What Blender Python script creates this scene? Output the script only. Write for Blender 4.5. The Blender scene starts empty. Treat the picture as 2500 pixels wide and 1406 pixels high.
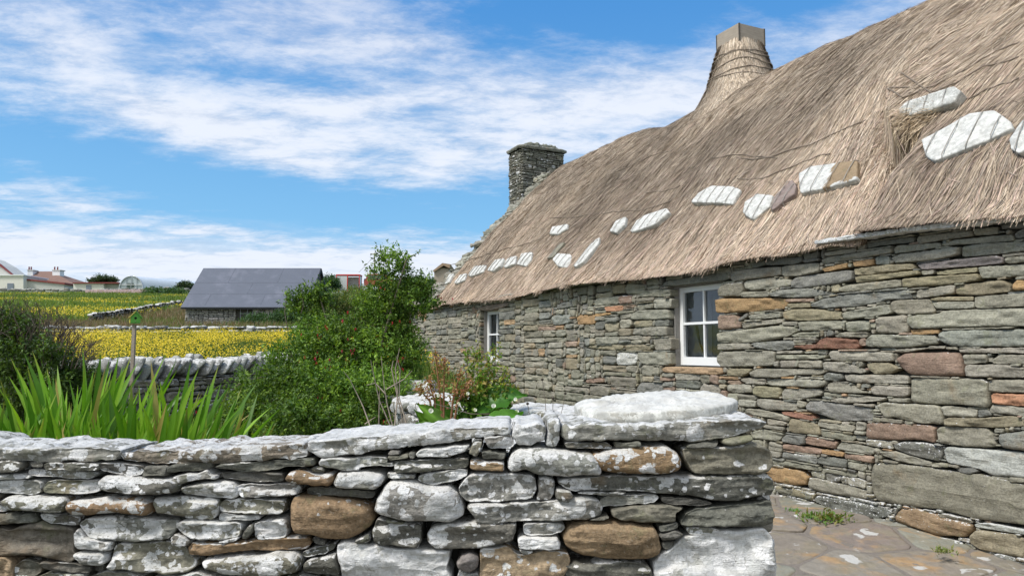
import bpy, math, random
import numpy as np
from mathutils import Vector, Matrix

random.seed(7)
RNG = np.random.default_rng(7)
S = bpy.context.scene
COL = S.collection
R = math.radians

# ------------------------------------------------------------------ camera
F_PX = 1800.0            # focal length in pixels of the 2500 px wide photograph
PITCH = math.atan(152 / F_PX)
EYE = np.array([0.0, 0.0, 1.5])
cam_d = bpy.data.cameras.new('camera')
cam = bpy.data.objects.new('camera', cam_d)
COL.objects.link(cam)
cam.location = EYE
cam.rotation_euler = (R(90) + PITCH, 0, 0)
cam_d.sensor_width = 36
cam_d.lens = 36 * F_PX / 2500
cam_d.clip_start = 0.05
cam_d.clip_end = 3000
S.camera = cam

# ------------------------------------------------------------------ sun, sky, exposure
SUN_EL, SUN_AZ = 54.0, -120.0          # azimuth measured from +Y towards +X (negative = left)
sun_d = bpy.data.lights.new('sun', 'SUN')
sun_d.energy = 2.3
sun_d.angle = R(14)
sun_d.color = (1.0, 0.955, 0.89)
sun = bpy.data.objects.new('sun', sun_d)
COL.objects.link(sun)
sd = Vector((math.sin(R(SUN_AZ)) * math.cos(R(SUN_EL)), math.cos(R(SUN_AZ)) * math.cos(R(SUN_EL)), math.sin(R(SUN_EL))))
sun.rotation_euler = sd.to_track_quat('Z', 'Y').to_euler()
S.view_settings.view_transform = 'Standard'
S.view_settings.look = 'None'
S.view_settings.exposure = 0.88
S.view_settings.gamma = 1
S.cycles.max_bounces = 6
S.cycles.transparent_max_bounces = 8


class NT:
    """tiny node-tree helper"""
    def __init__(s, tree):
        s.t = tree; s.n = tree.nodes; s.l = tree.links

    def node(s, typ, **kw):
        n = s.n.new(typ)
        for k, v in kw.items():
            setattr(n, k, v)
        return n

    def link(s, a, b):
        s.l.new(a, b)

    def put(s, sock, v):
        if isinstance(v, bpy.types.NodeSocket):
            s.l.new(v, sock)
        elif v is not None:
            sock.default_value = v

    def math(s, op, a, b=None, c=None, clamp=False):
        n = s.node('ShaderNodeMath', operation=op, use_clamp=clamp)
        s.put(n.inputs[0], a)
        if b is not None: s.put(n.inputs[1], b)
        if c is not None: s.put(n.inputs[2], c)
        return n.outputs[0]

    def vmath(s, op, a, b=None):
        n = s.node('ShaderNodeVectorMath', operation=op)
        s.put(n.inputs[0], a)
        if b is not None: s.put(n.inputs[1], b)
        return n.outputs[0]

    def ss(s, v, lo, hi, a=0.0, b=1.0):
        n = s.node('ShaderNodeMapRange', interpolation_type='SMOOTHSTEP')
        s.put(n.inputs[0], v)
        for i, q in enumerate((lo, hi, a, b)):
            s.put(n.inputs[i + 1], q)
        return n.outputs[0]

    def mix(s, f, a, b, blend='MIX'):
        n = s.node('ShaderNodeMix', data_type='RGBA', blend_type=blend)
        s.put(n.inputs[0], f)
        for i, q in ((6, a), (7, b)):
            if isinstance(q, tuple) and len(q) == 3: q = (*q, 1)
            s.put(n.inputs[i], q)
        return n.outputs[2]

    def noise(s, vec, scale, detail=4, rough=0.55, dist=0.0, out=0):
        n = s.node('ShaderNodeTexNoise')
        s.put(n.inputs['Vector'], vec)
        n.inputs['Scale'].default_value = scale
        n.inputs['Detail'].default_value = detail
        n.inputs['Roughness'].default_value = rough
        n.inputs['Distortion'].default_value = dist
        return n.outputs[out]

    def voro(s, vec, scale, feature='F1', rnd=1.0):
        n = s.node('ShaderNodeTexVoronoi', feature=feature)
        s.put(n.inputs['Vector'], vec)
        n.inputs['Scale'].default_value = scale
        n.inputs['Randomness'].default_value = rnd
        return n


world = bpy.data.worlds.new('World')
S.world = world
world.use_nodes = True
w = NT(world.node_tree)
w.n.clear()
sky = w.node('ShaderNodeTexSky', sky_type='NISHITA', sun_disc=False)
sky.sun_elevation = R(SUN_EL)
sky.sun_rotation = R(SUN_AZ)
sky.air_density = 1.1
sky.dust_density = 0.4
sky.ozone_density = 2.2
tc = w.node('ShaderNodeTexCoord')
nrm = w.vmath('NORMALIZE', tc.outputs['Generated'])
sep = w.node('ShaderNodeSeparateXYZ'); w.link(nrm, sep.inputs[0])
dx, dy, dz = sep.outputs
az = w.math('ARCTAN2', dx, dy)
el = w.math('ARCSINE', dz)


def dir_of(px, py):
    r = ray(px, py)
    r = r / np.linalg.norm(r)
    return math.atan2(r[0], r[1]), math.asin(r[2])


def ray(px, py):
    a = (px - 1250) / F_PX; b = -(py - 703) / F_PX
    return np.array([a, math.cos(PITCH) - math.sin(PITCH) * b, math.sin(PITCH) + math.cos(PITCH) * b])


# cloud cover: soft banks placed by compass direction and height, broken up by noise
zc = w.math('MAXIMUM', w.math('ADD', dz, 0.10), 0.04)
plane = w.node('ShaderNodeCombineXYZ')
w.put(plane.inputs[0], w.math('DIVIDE', dx, zc)); w.put(plane.inputs[1], w.math('DIVIDE', dy, zc)); plane.inputs[2].default_value = 3.3
pv = plane.outputs[0]
mpv = w.node('ShaderNodeMapping'); w.link(pv, mpv.inputs[0]); mpv.inputs['Rotation'].default_value = (0, 0, R(-32)); mpv.inputs['Scale'].default_value = (0.75, 1.15, 1)
n_big = w.noise(mpv.outputs[0], 1.7, 8, 0.6, 0.15)
n_fine = w.noise(mpv.outputs[0], 6.0, 9, 0.68, 0.15)
banks = [  # px, py, rx, ry, tilt(deg, + = right end lower), weight
    (330, 20, 560, 110, 3, 1.0), (300, 150, 420, 60, 8, 0.42), (300, 265, 460, 44, 7, 0.78), (620, 335, 300, 46, 12, 0.92),
    (930, 190, 260, 95, 12, 0.62), (800, 300, 200, 60, 10, 0.55), (1300, 190, 430, 74, 9, 0.66), (1560, 225, 260, 50, 6, 0.75),
    (1430, 310, 330, 62, 5, 0.60), (1080, 130, 200, 40, 20, 0.42), (1130, 395, 260, 32, -4, 0.52), (650, 385, 120, 20, 8, .45), (1000, 455, 90, 10, 0, .35),
    (65, 412, 55, 26, 5, 0.75), (170, 440, 60, 14, -5, 0.45), (200, 515, 300, 16, 6, 0.40), (480, 548, 330, 18, 8, 0.45), (420, 490, 90, 12, 0, .4),
    (200, 640, 1000, 62, 1, 1.6), (900, 665, 500, 50, 0, 1.1), (2150, 50, 280, 120, -30, 0.52), (1850, 110, 160, 60, 0, .3),
    (1560, 40, 420, 70, 5, -0.35), (420, 455, 600, 48, 4, -0.60), (1000, 510, 300, 50, 0, -0.25), (60, 170, 110, 34, 25, -0.30), (1050, 40, 130, 60, 0, -.2),
]
dens = w.math('ADD', w.math('MULTIPLY', n_big, 1.40), w.math('MULTIPLY', n_fine, 0.95))
for (px, py, rx, ry, tl, wt) in banks:
    a0, e0 = dir_of(px, py)
    ct, st = math.cos(R(tl)), math.sin(R(tl))
    da = w.math('SUBTRACT', az, a0); de = w.math('SUBTRACT', el, e0)
    kx = F_PX / rx * 0.92; ky = F_PX / ry * 0.92
    u = w.math('ADD', w.math('MULTIPLY', da, ct * kx), w.math('MULTIPLY', de, -st * kx))
    v = w.math('ADD', w.math('MULTIPLY', da, st * ky), w.math('MULTIPLY', de, ct * ky))
    q = w.math('ADD', w.math('MULTIPLY', u, u), w.math('MULTIPLY', v, v))
    g = w.math('EXPONENT', w.math('MULTIPLY', q, -0.8))
    dens = w.math('MULTIPLY_ADD', g, wt * 0.36, dens)
# bright cloud added in the unseen sky behind, to fill front faces with light
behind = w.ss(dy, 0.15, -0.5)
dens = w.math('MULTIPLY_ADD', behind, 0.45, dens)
alpha = w.math('MULTIPLY', w.ss(dens, 1.10, 1.82), 0.95)
lowb = w.math('MULTIPLY', w.math('MULTIPLY', w.ss(w.math('MULTIPLY_ADD', n_big, R(5), el), R(12.2), R(8.0)), w.ss(az, R(2), R(-14))), 0.80)
alpha = w.math('MAXIMUM', alpha, lowb)
shade = w.ss(w.math('ADD', w.math('MULTIPLY', n_fine, 0.9), w.math('MULTIPLY', dens, 0.25)), 0.62, 0.95)
skyc = w.node('ShaderNodeHueSaturation')
w.link(sky.outputs[0], skyc.inputs['Color'])
skyc.inputs['Saturation'].default_value = 1.25
skyc.inputs['Value'].default_value = 1.0
skyb = w.mix(0.8, skyc.outputs[0], w.mix(w.ss(el, R(2), R(30)), (1.5, 3.5, 5.5), (0.42, 1.85, 4.5)))
# the cloud deck is greyer high on the left and whiter lower down
grey_ = w.ss(el, R(17), R(30))
cloudc = w.mix(grey_, w.mix(shade, (3.9, 4.4, 5.3), (5.3, 5.6, 6.2)), w.mix(shade, (3.2, 3.7, 4.9), (4.2, 4.6, 5.5)))
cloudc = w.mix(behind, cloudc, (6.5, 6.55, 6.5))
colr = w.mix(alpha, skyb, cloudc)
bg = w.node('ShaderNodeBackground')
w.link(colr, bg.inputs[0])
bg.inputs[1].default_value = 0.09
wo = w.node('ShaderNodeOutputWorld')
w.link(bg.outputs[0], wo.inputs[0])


# ------------------------------------------------------------------ geometry helpers
def hit_plane(px, py, P0, N):
    r = ray(px, py)
    t = np.dot(np.asarray(P0, float) - EYE, N) / np.dot(r, N)
    return EYE + r * t


def W(px, py, Y):
    """world point seen at a pixel, Y metres ahead"""
    r = ray(px, py)
    return EYE + r * (Y / r[1])


def hash3(i, j, k):
    h = (i.astype(np.uint32) * np.uint32(374761393) + j.astype(np.uint32) * np.uint32(668265263) + k.astype(np.uint32) * np.uint32(2147483647 - 1234567)) & np.uint32(0xFFFFFFFF)
    h = (h ^ (h >> np.uint32(13))) * np.uint32(1274126177)
    h = h ^ (h >> np.uint32(16))
    return (h & np.uint32(0xFFFFFF)).astype(np.float64) / 0xFFFFFF


def vnoise(P):
    P = np.asarray(P, float) + 1000.0
    I = np.floor(P).astype(np.int64); f = P - I
    f = f * f * f * (f * (f * 6 - 15) + 10)
    out = 0
    for a in (0, 1):
        for b in (0, 1):
            for c in (0, 1):
                wgt = (f[:, 0] if a else 1 - f[:, 0]) * (f[:, 1] if b else 1 - f[:, 1]) * (f[:, 2] if c else 1 - f[:, 2])
                out = out + wgt * hash3(I[:, 0] + a, I[:, 1] + b, I[:, 2] + c)
    return out * 2 - 1


def fbm(P, octv=4, gain=0.5):
    P = np.asarray(P, float); o = 0; a = 1
    for i in range(octv):
        o = o + a * vnoise(P * (2 ** i) + i * 17.3); a *= gain
    return o


class Buf:
    """collects vertices, quads/tris and a colour + lichen value per vertex, then links ONE mesh object"""
    def __init__(s):
        s.V = []; s.F = []; s.C = []; s.L = []; s.n = 0

    def add(s, V, F, col=(0.5, 0.5, 0.5), lich=0.0):
        V = np.asarray(V, np.float32).reshape(-1, 3); F = np.asarray(F, np.int64)
        s.V.append(V); s.F.append(F + s.n)
        col = np.asarray(col, np.float32)
        if col.ndim == 1: col = np.tile(col[:3], (len(V), 1))
        s.C.append(col[:, :3])
        lich = np.asarray(lich, np.float32)
        if lich.ndim == 0: lich = np.full(len(V), lich, np.float32)
        s.L.append(lich)
        s.n += len(V)

    def build(s, name, mat, parent=None, smooth=True, base=(0, 0, 0), attrs=True):
        me = bpy.data.meshes.new(name)
        base = np.asarray(base, np.float32)
        V = np.concatenate(s.V) - base
        me.vertices.add(len(V)); me.vertices.foreach_set('co', V.astype(np.float32).ravel())
        loops = np.concatenate([f.ravel() for f in s.F])
        tot = np.concatenate([np.full(len(f), f.shape[1], np.int64) for f in s.F])
        start = np.concatenate([[0], np.cumsum(tot)[:-1]])
        me.loops.add(len(loops)); me.loops.foreach_set('vertex_index', loops.astype(np.int32))
        me.polygons.add(len(tot)); me.polygons.foreach_set('loop_start', start.astype(np.int32))
        try: me.polygons.foreach_set('loop_total', tot.astype(np.int32))
        except Exception: pass
        me.polygons.foreach_set('use_smooth', np.full(len(tot), smooth, bool))
        if attrs:
            a = me.attributes.new('col', 'FLOAT_COLOR', 'POINT')
            C4 = np.ones((len(V), 4), np.float32); C4[:, :3] = np.concatenate(s.C)
            a.data.foreach_set('color', C4.ravel())
            b = me.attributes.new('lich', 'FLOAT', 'POINT')
            b.data.foreach_set('value', np.concatenate(s.L).astype(np.float32))
        me.update(calc_edges=True)
        me.materials.append(mat)
        o = bpy.data.objects.new(name, me); COL.objects.link(o)
        if parent is not None:
            o.parent = parent
            pl = np.array(WORLD_OF.get(parent.name, (0, 0, 0)), np.float32)
            o.location = tuple((base - pl).tolist())
        else:
            o.location = tuple(base.tolist())
        WORLD_OF[o.name] = tuple(base.tolist())
        return o

    # ---- simple solids
    def hexa(s, P, col=(0.5, 0.5, 0.5), lich=0.0):
        """8 corners: bottom ring 0-3 (ccw from above), top ring 4-7"""
        s.add(P, [[0, 3, 2, 1], [4, 5, 6, 7], [0, 1, 5, 4], [1, 2, 6, 5], [2, 3, 7, 6], [3, 0, 4, 7]], col, lich)

    def box(s, c, size, ax=None, col=(0.5, 0.5, 0.5), lich=0.0):
        c = np.asarray(c, float); h = np.asarray(size, float) / 2
        ax = np.eye(3) if ax is None else np.asarray(ax, float)
        P = [c + ax[0] * a * h[0] + ax[1] * b * h[1] + ax[2] * d * h[2] for d in (-1, 1) for (a, b) in ((-1, -1), (1, -1), (1, 1), (-1, 1))]
        s.hexa(P, col, lich)

    def prism(s, poly, ext, col=(0.5, 0.5, 0.5)):
        """planar polygon (k,3) extruded by vector ext, fan capped"""
        poly = np.asarray(poly, float); k = len(poly); ext = np.asarray(ext, float)
        V = np.concatenate([poly, poly + ext, [poly.mean(0)], [poly.mean(0) + ext]])
        F3 = [[i, 2 * k, (i + 1) % k] for i in range(k)] + [[k + i, k + (i + 1) % k, 2 * k + 1] for i in range(k)]
        F3 += [[i, (i + 1) % k, k + (i + 1) % k] for i in range(k)] + [[i, k + (i + 1) % k, k + i] for i in range(k)]
        s.add(V, F3, col)

    def tube(s, pts, rad, col=(0.5, 0.5, 0.5), n=6, lich=0.0):
        pts = np.asarray(pts, float); m = len(pts)
        rad = np.full(m, rad) if np.isscalar(rad) else np.asarray(rad, float)
        T = np.gradient(pts, axis=0); T /= np.linalg.norm(T, axis=1)[:, None] + 1e-9
        up = np.array([0, 0, 1.0]) if abs(T[0, 2]) < 0.9 else np.array([1.0, 0, 0])
        A = np.cross(T, up); A /= np.linalg.norm(A, axis=1)[:, None] + 1e-9
        B = np.cross(T, A)
        th = np.linspace(0, 2 * np.pi, n, endpoint=False)
        V = pts[:, None] + rad[:, None, None] * (np.cos(th)[None, :, None] * A[:, None] + np.sin(th)[None, :, None] * B[:, None])
        V = V.reshape(-1, 3)
        F = [[i * n + j, i * n + (j + 1) % n, (i + 1) * n + (j + 1) % n, (i + 1) * n + j] for i in range(m - 1) for j in range(n)]
        s.add(V, F, col, lich)
        s.add(V[:n], [list(range(n))], col, lich); s.add(V[-n:], [list(range(n))[::-1]], col, lich)


WORLD_OF = {}


def empty(name, loc, label=None, cat=None, group=None, parent=None):
    o = bpy.data.objects.new(name, None); COL.objects.link(o)
    o.empty_display_size = 0.2
    o.location = tuple(float(q) for q in loc)
    WORLD_OF[o.name] = tuple(float(q) for q in loc)
    if label: tag(o, label, cat, group)
    return o


def tag(o, label=None, cat=None, group=None, kind=None):
    if label: o['label'] = label
    if cat: o['category'] = cat
    if group: o['group'] = group
    if kind: o['kind'] = kind
    return o


# ------------------------------------------------------------------ materials
def new_mat(name):
    m = bpy.data.materials.new(name); m.use_nodes = True
    t = NT(m.node_tree); t.n.clear()
    out = t.node('ShaderNodeOutputMaterial')
    p = t.node('ShaderNodeBsdfPrincipled')
    t.link(p.outputs[0], out.inputs[0])
    return m, t, p, out


def stone_mat(name, lich_scale=13.0, bump=0.5, strata=1.0, mottle=1.0, fine=70, dist=0.012, lichcol=(0.76, 0.77, 0.75)):
    m, t, p, out = new_mat(name)
    tc = t.node('ShaderNodeTexCoord'); co = tc.outputs['Object']
    a = t.node('ShaderNodeAttribute', attribute_name='col')
    li = t.node('ShaderNodeAttribute', attribute_name='lich').outputs['Fac']
    mp = t.node('ShaderNodeMapping'); t.link(co, mp.inputs[0]); mp.inputs['Scale'].default_value = (1, 1, 5.5)
    cs = mp.outputs[0]
    n1 = t.noise(co, 7, 5, 0.6)
    n2 = t.noise(co, fine, 4, 0.7)
    n3 = t.noise(cs, 9, 7, 0.62, 0.6)
    f = t.math('MULTIPLY_ADD', t.math('SUBTRACT', n1, 0.5), 1.2 * mottle, 1.0)
    f = t.math('MULTIPLY_ADD', t.math('SUBTRACT', n2, 0.5), 1.9 * mottle, f)
    f = t.math('MULTIPLY_ADD', t.math('SUBTRACT', n3, 0.5), 0.9 * strata, f)
    mul = t.node('ShaderNodeVectorMath', operation='SCALE')
    t.link(a.outputs['Color'], mul.inputs[0]); t.link(f, mul.inputs['Scale'])
    base = mul.outputs[0]
    speck = t.ss(t.noise(co, fine * 1.9, 3, 0.8), 0.60, 0.68)
    base = t.mix(t.math('MULTIPLY', speck, 0.45), base, (0.42, 0.41, 0.36))
    crack = t.ss(t.noise(cs, 22, 5, 0.7, 0.8), 0.36, 0.27)
    base = t.mix(t.math('MULTIPLY', crack, 0.55), base, (0.03, 0.03, 0.026))
    # ochre / rusty drift through each stone and grey-green algae
    base = t.mix(t.math('MULTIPLY', t.ss(t.noise(co, 3.1, 4, 0.6), 0.60, 0.74), 0.5), base, t.mix(0.65, base, (0.30, 0.19, 0.09)))
    base = t.mix(t.math('MULTIPLY', t.ss(t.noise(co, 11, 5, 0.7), 0.56, 0.68), 0.35), base, (0.17, 0.18, 0.09))
    # lichens
    wob = t.node('ShaderNodeVectorMath', operation='SCALE')
    nn = t.vmath('SUBTRACT', t.noise(co, 42, 4, 0.6, out=1), (0.5, 0.5, 0.5))
    t.link(nn, wob.inputs[0]); wob.inputs['Scale'].default_value = dist * 2.4
    cw = t.vmath('ADD', co, wob.outputs[0])
    masks = []
    geo = t.node('ShaderNodeNewGeometry')
    sz = t.node('ShaderNodeSeparateXYZ'); t.link(geo.outputs['Normal'], sz.inputs[0])
    upw = t.math('MULTIPLY', t.ss(sz.outputs[2], 0.35, 0.9), 0.45)
    lt = t.math('ADD', li, t.math('MULTIPLY', upw, t.ss(li, 0.02, 0.2)))
    for sc, lo, hi, k in ((lich_scale, 0.10, 0.95, 1.35), (lich_scale * 2.1, 0.25, 1.0, 1.3), (lich_scale * 4.2, 0.45, 1.0, 1.25)):
        v = t.voro(cw, sc)
        cc = t.node('ShaderNodeSeparateColor'); t.link(v.outputs['Color'], cc.inputs[0])
        r = t.math('MULTIPLY', t.ss(cc.outputs[0], lo, hi, 0.12, 1.0), t.math('MULTIPLY', lt, k))
        r = t.math('SUBTRACT', r, 0.06)
        masks.append(t.ss(t.math('SUBTRACT', r, v.outputs['Distance']), 0.0, 0.045))
    big = t.ss(t.math('ADD', t.noise(cw, 5.0, 6, 0.62), t.math('MULTIPLY', lt, 0.34)), 0.84, 0.87)
    mk = t.math('MAXIMUM', t.math('MAXIMUM', masks[0], masks[1]), t.math('MAXIMUM', masks[2], big))
    mk = t.math('MULTIPLY', mk, t.ss(li, 0.0, 0.03))
    # worn holes and grey freckles in the lichen crust
    crust = t.math('SUBTRACT', 1.0, t.math('MULTIPLY', t.ss(t.noise(co, 95, 4, 0.75), 0.52, 0.66), 0.8))
    mk2 = t.math('MULTIPLY', t.math('MULTIPLY', mk, crust), t.math('SUBTRACT', 1.0, t.math('MULTIPLY', t.ss(n3, 0.54, 0.68), 0.6)))
    lc = t.mix(t.ss(t.noise(co, 16, 5, 0.6), 0.35, 0.65), tuple(q * 0.76 for q in lichcol), tuple(min(0.8, q * 1.18) for q in lichcol))
    vt = t.voro(cw, lich_scale * 2.3); vs_ = t.node('ShaderNodeSeparateColor'); t.link(vt.outputs['Color'], vs_.inputs[0])
    tn = t.math('MULTIPLY_ADD', vs_.outputs[1], 0.36, 0.76)
    sv = t.node('ShaderNodeVectorMath', operation='SCALE'); t.link(lc, sv.inputs[0]); t.link(tn, sv.inputs['Scale']); lc = sv.outputs[0]
    lc = t.mix(t.math('MULTIPLY', t.ss(t.noise(co, fine * 1.6, 4, 0.75), 0.52, 0.7), 0.35), lc, (0.30, 0.31, 0.28))
    lc = t.mix(t.math('MULTIPLY', upw, 1.2), lc, (0.53, 0.515, 0.475))
    colr = t.mix(mk2, base, lc)
    t.link(colr, p.inputs['Base Color'])
    p.inputs['Roughness'].default_value = 0.93
    p.inputs['Specular IOR Level'].default_value = 0.18
    h = t.math('MULTIPLY_ADD', n3, 0.55 * strata, t.math('MULTIPLY', n2, 0.30))
    h = t.math('MULTIPLY_ADD', t.noise(co, fine * 2.7, 3, 0.7), 0.14, h)
    h = t.math('MULTIPLY_ADD', n1, 0.5, h)
    h = t.math('MULTIPLY_ADD', mk, 0.10, h)
    b = t.node('ShaderNodeBump'); b.inputs['Strength'].default_value = bump; b.inputs['Distance'].default_value = 0.03
    t.link(h, b.inputs['Height']); t.link(b.outputs[0], p.inputs['Normal'])
    return m


def leaf_mat(name, trans=0.35, rough=0.5, var=0.5, veins=False, spec=0.35):
    m, t, p, out = new_mat(name)
    a = t.node('ShaderNodeAttribute', attribute_name='col')
    tc = t.node('ShaderNodeTexCoord')
    f = t.math('MULTIPLY_ADD', t.math('SUBTRACT', t.noise(tc.outputs['Object'], 18, 3, 0.6), 0.5), var, 1.0)
    mul = t.node('ShaderNodeVectorMath', operation='SCALE')
    t.link(a.outputs['Color'], mul.inputs[0]); t.link(f, mul.inputs['Scale'])
    t.link(mul.outputs[0], p.inputs['Base Color'])
    p.inputs['Roughness'].default_value = rough
    p.inputs['Specular IOR Level'].default_value = spec
    tr = t.node('ShaderNodeBsdfTranslucent')
    tcol = t.node('ShaderNodeVectorMath', operation='MULTIPLY'); t.link(mul.outputs[0], tcol.inputs[0]); tcol.inputs[1].default_value = (1.7, 1.6, 0.6)
    t.link(tcol.outputs[0], tr.inputs[0])
    mx = t.node('ShaderNodeMixShader'); mx.inputs[0].default_value = trans
    t.link(p.outputs[0], mx.inputs[1]); t.link(tr.outputs[0], mx.inputs[2]); t.link(mx.outputs[0], out.inputs[0])
    return m


def plain_mat(name, col, rough=0.7, var=0.25, scale=8, bump=0.15, bscale=40, metal=0.0, streak=None, spec=0.3, stain=None):
    m, t, p, out = new_mat(name)
    tc = t.node('ShaderNodeTexCoord'); co = tc.outputs['Object']
    if streak:
        mp = t.node('ShaderNodeMapping'); t.link(co, mp.inputs[0]); mp.inputs['Scale'].default_value = streak; co = mp.outputs[0]
    n = t.noise(co, scale, 6, 0.62)
    f = t.math('MULTIPLY_ADD', t.math('SUBTRACT', n, 0.5), var * 2, 1.0)
    rgb = t.node('ShaderNodeRGB'); rgb.outputs[0].default_value = (*col, 1)
    mul = t.node('ShaderNodeVectorMath', operation='SCALE'); t.link(rgb.outputs[0], mul.inputs[0]); t.link(f, mul.inputs['Scale'])
    c = mul.outputs[0]
    if stain:
        c = t.mix(t.math('MULTIPLY', t.ss(t.noise(co, scale * 0.5, 6, 0.7), 0.5, 0.68), 0.7), c, stain)
    t.link(c, p.inputs['Base Color'])
    p.inputs['Roughness'].default_value = rough; p.inputs['Metallic'].default_value = metal
    p.inputs['Specular IOR Level'].default_value = spec
    b = t.node('ShaderNodeBump'); b.inputs['Strength'].default_value = bump; b.inputs['Distance'].default_value = 0.02
    t.link(t.noise(co, bscale, 4, 0.6), b.inputs['Height']); t.link(b.outputs[0], p.inputs['Normal'])
    return m


def attr_mat(name, rough=0.85, var=0.3, scale=20, bump=0.2, spec=0.2, streak=None):
    m, t, p, out = new_mat(name)
    a = t.node('ShaderNodeAttribute', attribute_name='col')
    tc = t.node('ShaderNodeTexCoord'); co = tc.outputs['Object']
    if streak:
        mp = t.node('ShaderNodeMapping'); t.link(co, mp.inputs[0]); mp.inputs['Scale'].default_value = streak; co = mp.outputs[0]
    n = t.noise(co, scale, 5, 0.65)
    f = t.math('MULTIPLY_ADD', t.math('SUBTRACT', n, 0.5), var * 2, 1.0)
    mul = t.node('ShaderNodeVectorMath', operation='SCALE'); t.link(a.outputs['Color'], mul.inputs[0]); t.link(f, mul.inputs['Scale'])
    t.link(mul.outputs[0], p.inputs['Base Color'])
    p.inputs['Roughness'].default_value = rough; p.inputs['Specular IOR Level'].default_value = spec
    b = t.node('ShaderNodeBump'); b.inputs['Strength'].default_value = bump; b.inputs['Distance'].default_value = 0.02
    t.link(n, b.inputs['Height']); t.link(b.outputs[0], p.inputs['Normal'])
    return m


def glass_mat(name, tint=(0.6, 0.68, 0.72), refl=0.12):
    m, t, p, out = new_mat(name)
    t.n.remove(p)
    tr = t.node('ShaderNodeBsdfTransparent'); tr.inputs[0].default_value = (*tint, 1)
    gl = t.node('ShaderNodeBsdfGlossy'); gl.inputs['Roughness'].default_value = 0.03; gl.inputs[0].default_value = (0.9, 0.95, 1, 1)
    fr = t.node('ShaderNodeFresnel'); fr.inputs[0].default_value = 1.45
    mx = t.node('ShaderNodeMixShader'); t.link(t.math('ADD', fr.outputs[0], refl * 0.5, clamp=True), mx.inputs[0])
    t.link(tr.outputs[0], mx.inputs[1]); t.link(gl.outputs[0], mx.inputs[2]); t.link(mx.outputs[0], out.inputs[0])
    return m


M = {}
M['garden_stone'] = stone_mat('garden_stone', 13.0, 0.75, 0.8)
M['cottage_stone'] = stone_mat('cottage_stone', 24.0, 0.6, 0.9, 0.8, 60)
M['far_stone'] = stone_mat('far_stone', 6.0, 0.7, 1.0, 1.2, 18, 0.03)
M['weight_stone'] = stone_mat('weight_stone', 20.0, 0.35, 0.4, 0.6, 60, lichcol=(0.60, 0.60, 0.56))
M['core'] = plain_mat('wall_core', (0.06, 0.06, 0.05), 0.95, 0.4)
M['leaf'] = leaf_mat('leaf', 0.30)
M['blade'] = leaf_mat('blade', 0.42, 0.42, 0.35, spec=0.4)
M['straw'] = attr_mat('straw', 0.8, 0.25, 30, 0.1, 0.15)
M['wood'] = plain_mat('weathered_wood', (0.36, 0.31, 0.25), 0.85, 0.35, 6, 0.3, 30, streak=(1, 1, 6))
M['white'] = plain_mat('white_paint', (0.80, 0.81, 0.80), 0.45, 0.05, 20, 0.08, 30)
M['rope'] = plain_mat('rope', (0.21, 0.17, 0.13), 0.9, 0.3, 60, 0.3, 200)
M['flower'] = leaf_mat('petal', 0.3, 0.5, 0.2)
M['bark'] = plain_mat('bark', (0.17, 0.14, 0.11), 0.9, 0.35, 20, 0.4, 50)
M['drystem'] = plain_mat('dry_stem', (0.36, 0.30, 0.24), 0.85, 0.2, 20)
M['glass'] = glass_mat('window_glass', (0.88, 0.92, 0.93), 0.10)

# ------------------------------------------------------------------ stone builder
def chaikin(P, it, k=0.25):
    P = np.asarray(P, float)
    for _ in range(it):
        Q = np.roll(P, -1, 0)
        P = np.stack([P * (1 - k) + Q * k, P * k + Q * (1 - k)], 1).reshape(-1, 2)
    return P


def resample(P, n):
    Q = np.vstack([P, P[:1]])
    d = np.r_[0, np.cumsum(np.linalg.norm(np.diff(Q, axis=0), axis=1))]
    t = np.linspace(0, d[-1], n, endpoint=False)
    return np.stack([np.interp(t, d, Q[:, i]) for i in (0, 1)], 1), d[-1]


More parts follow.
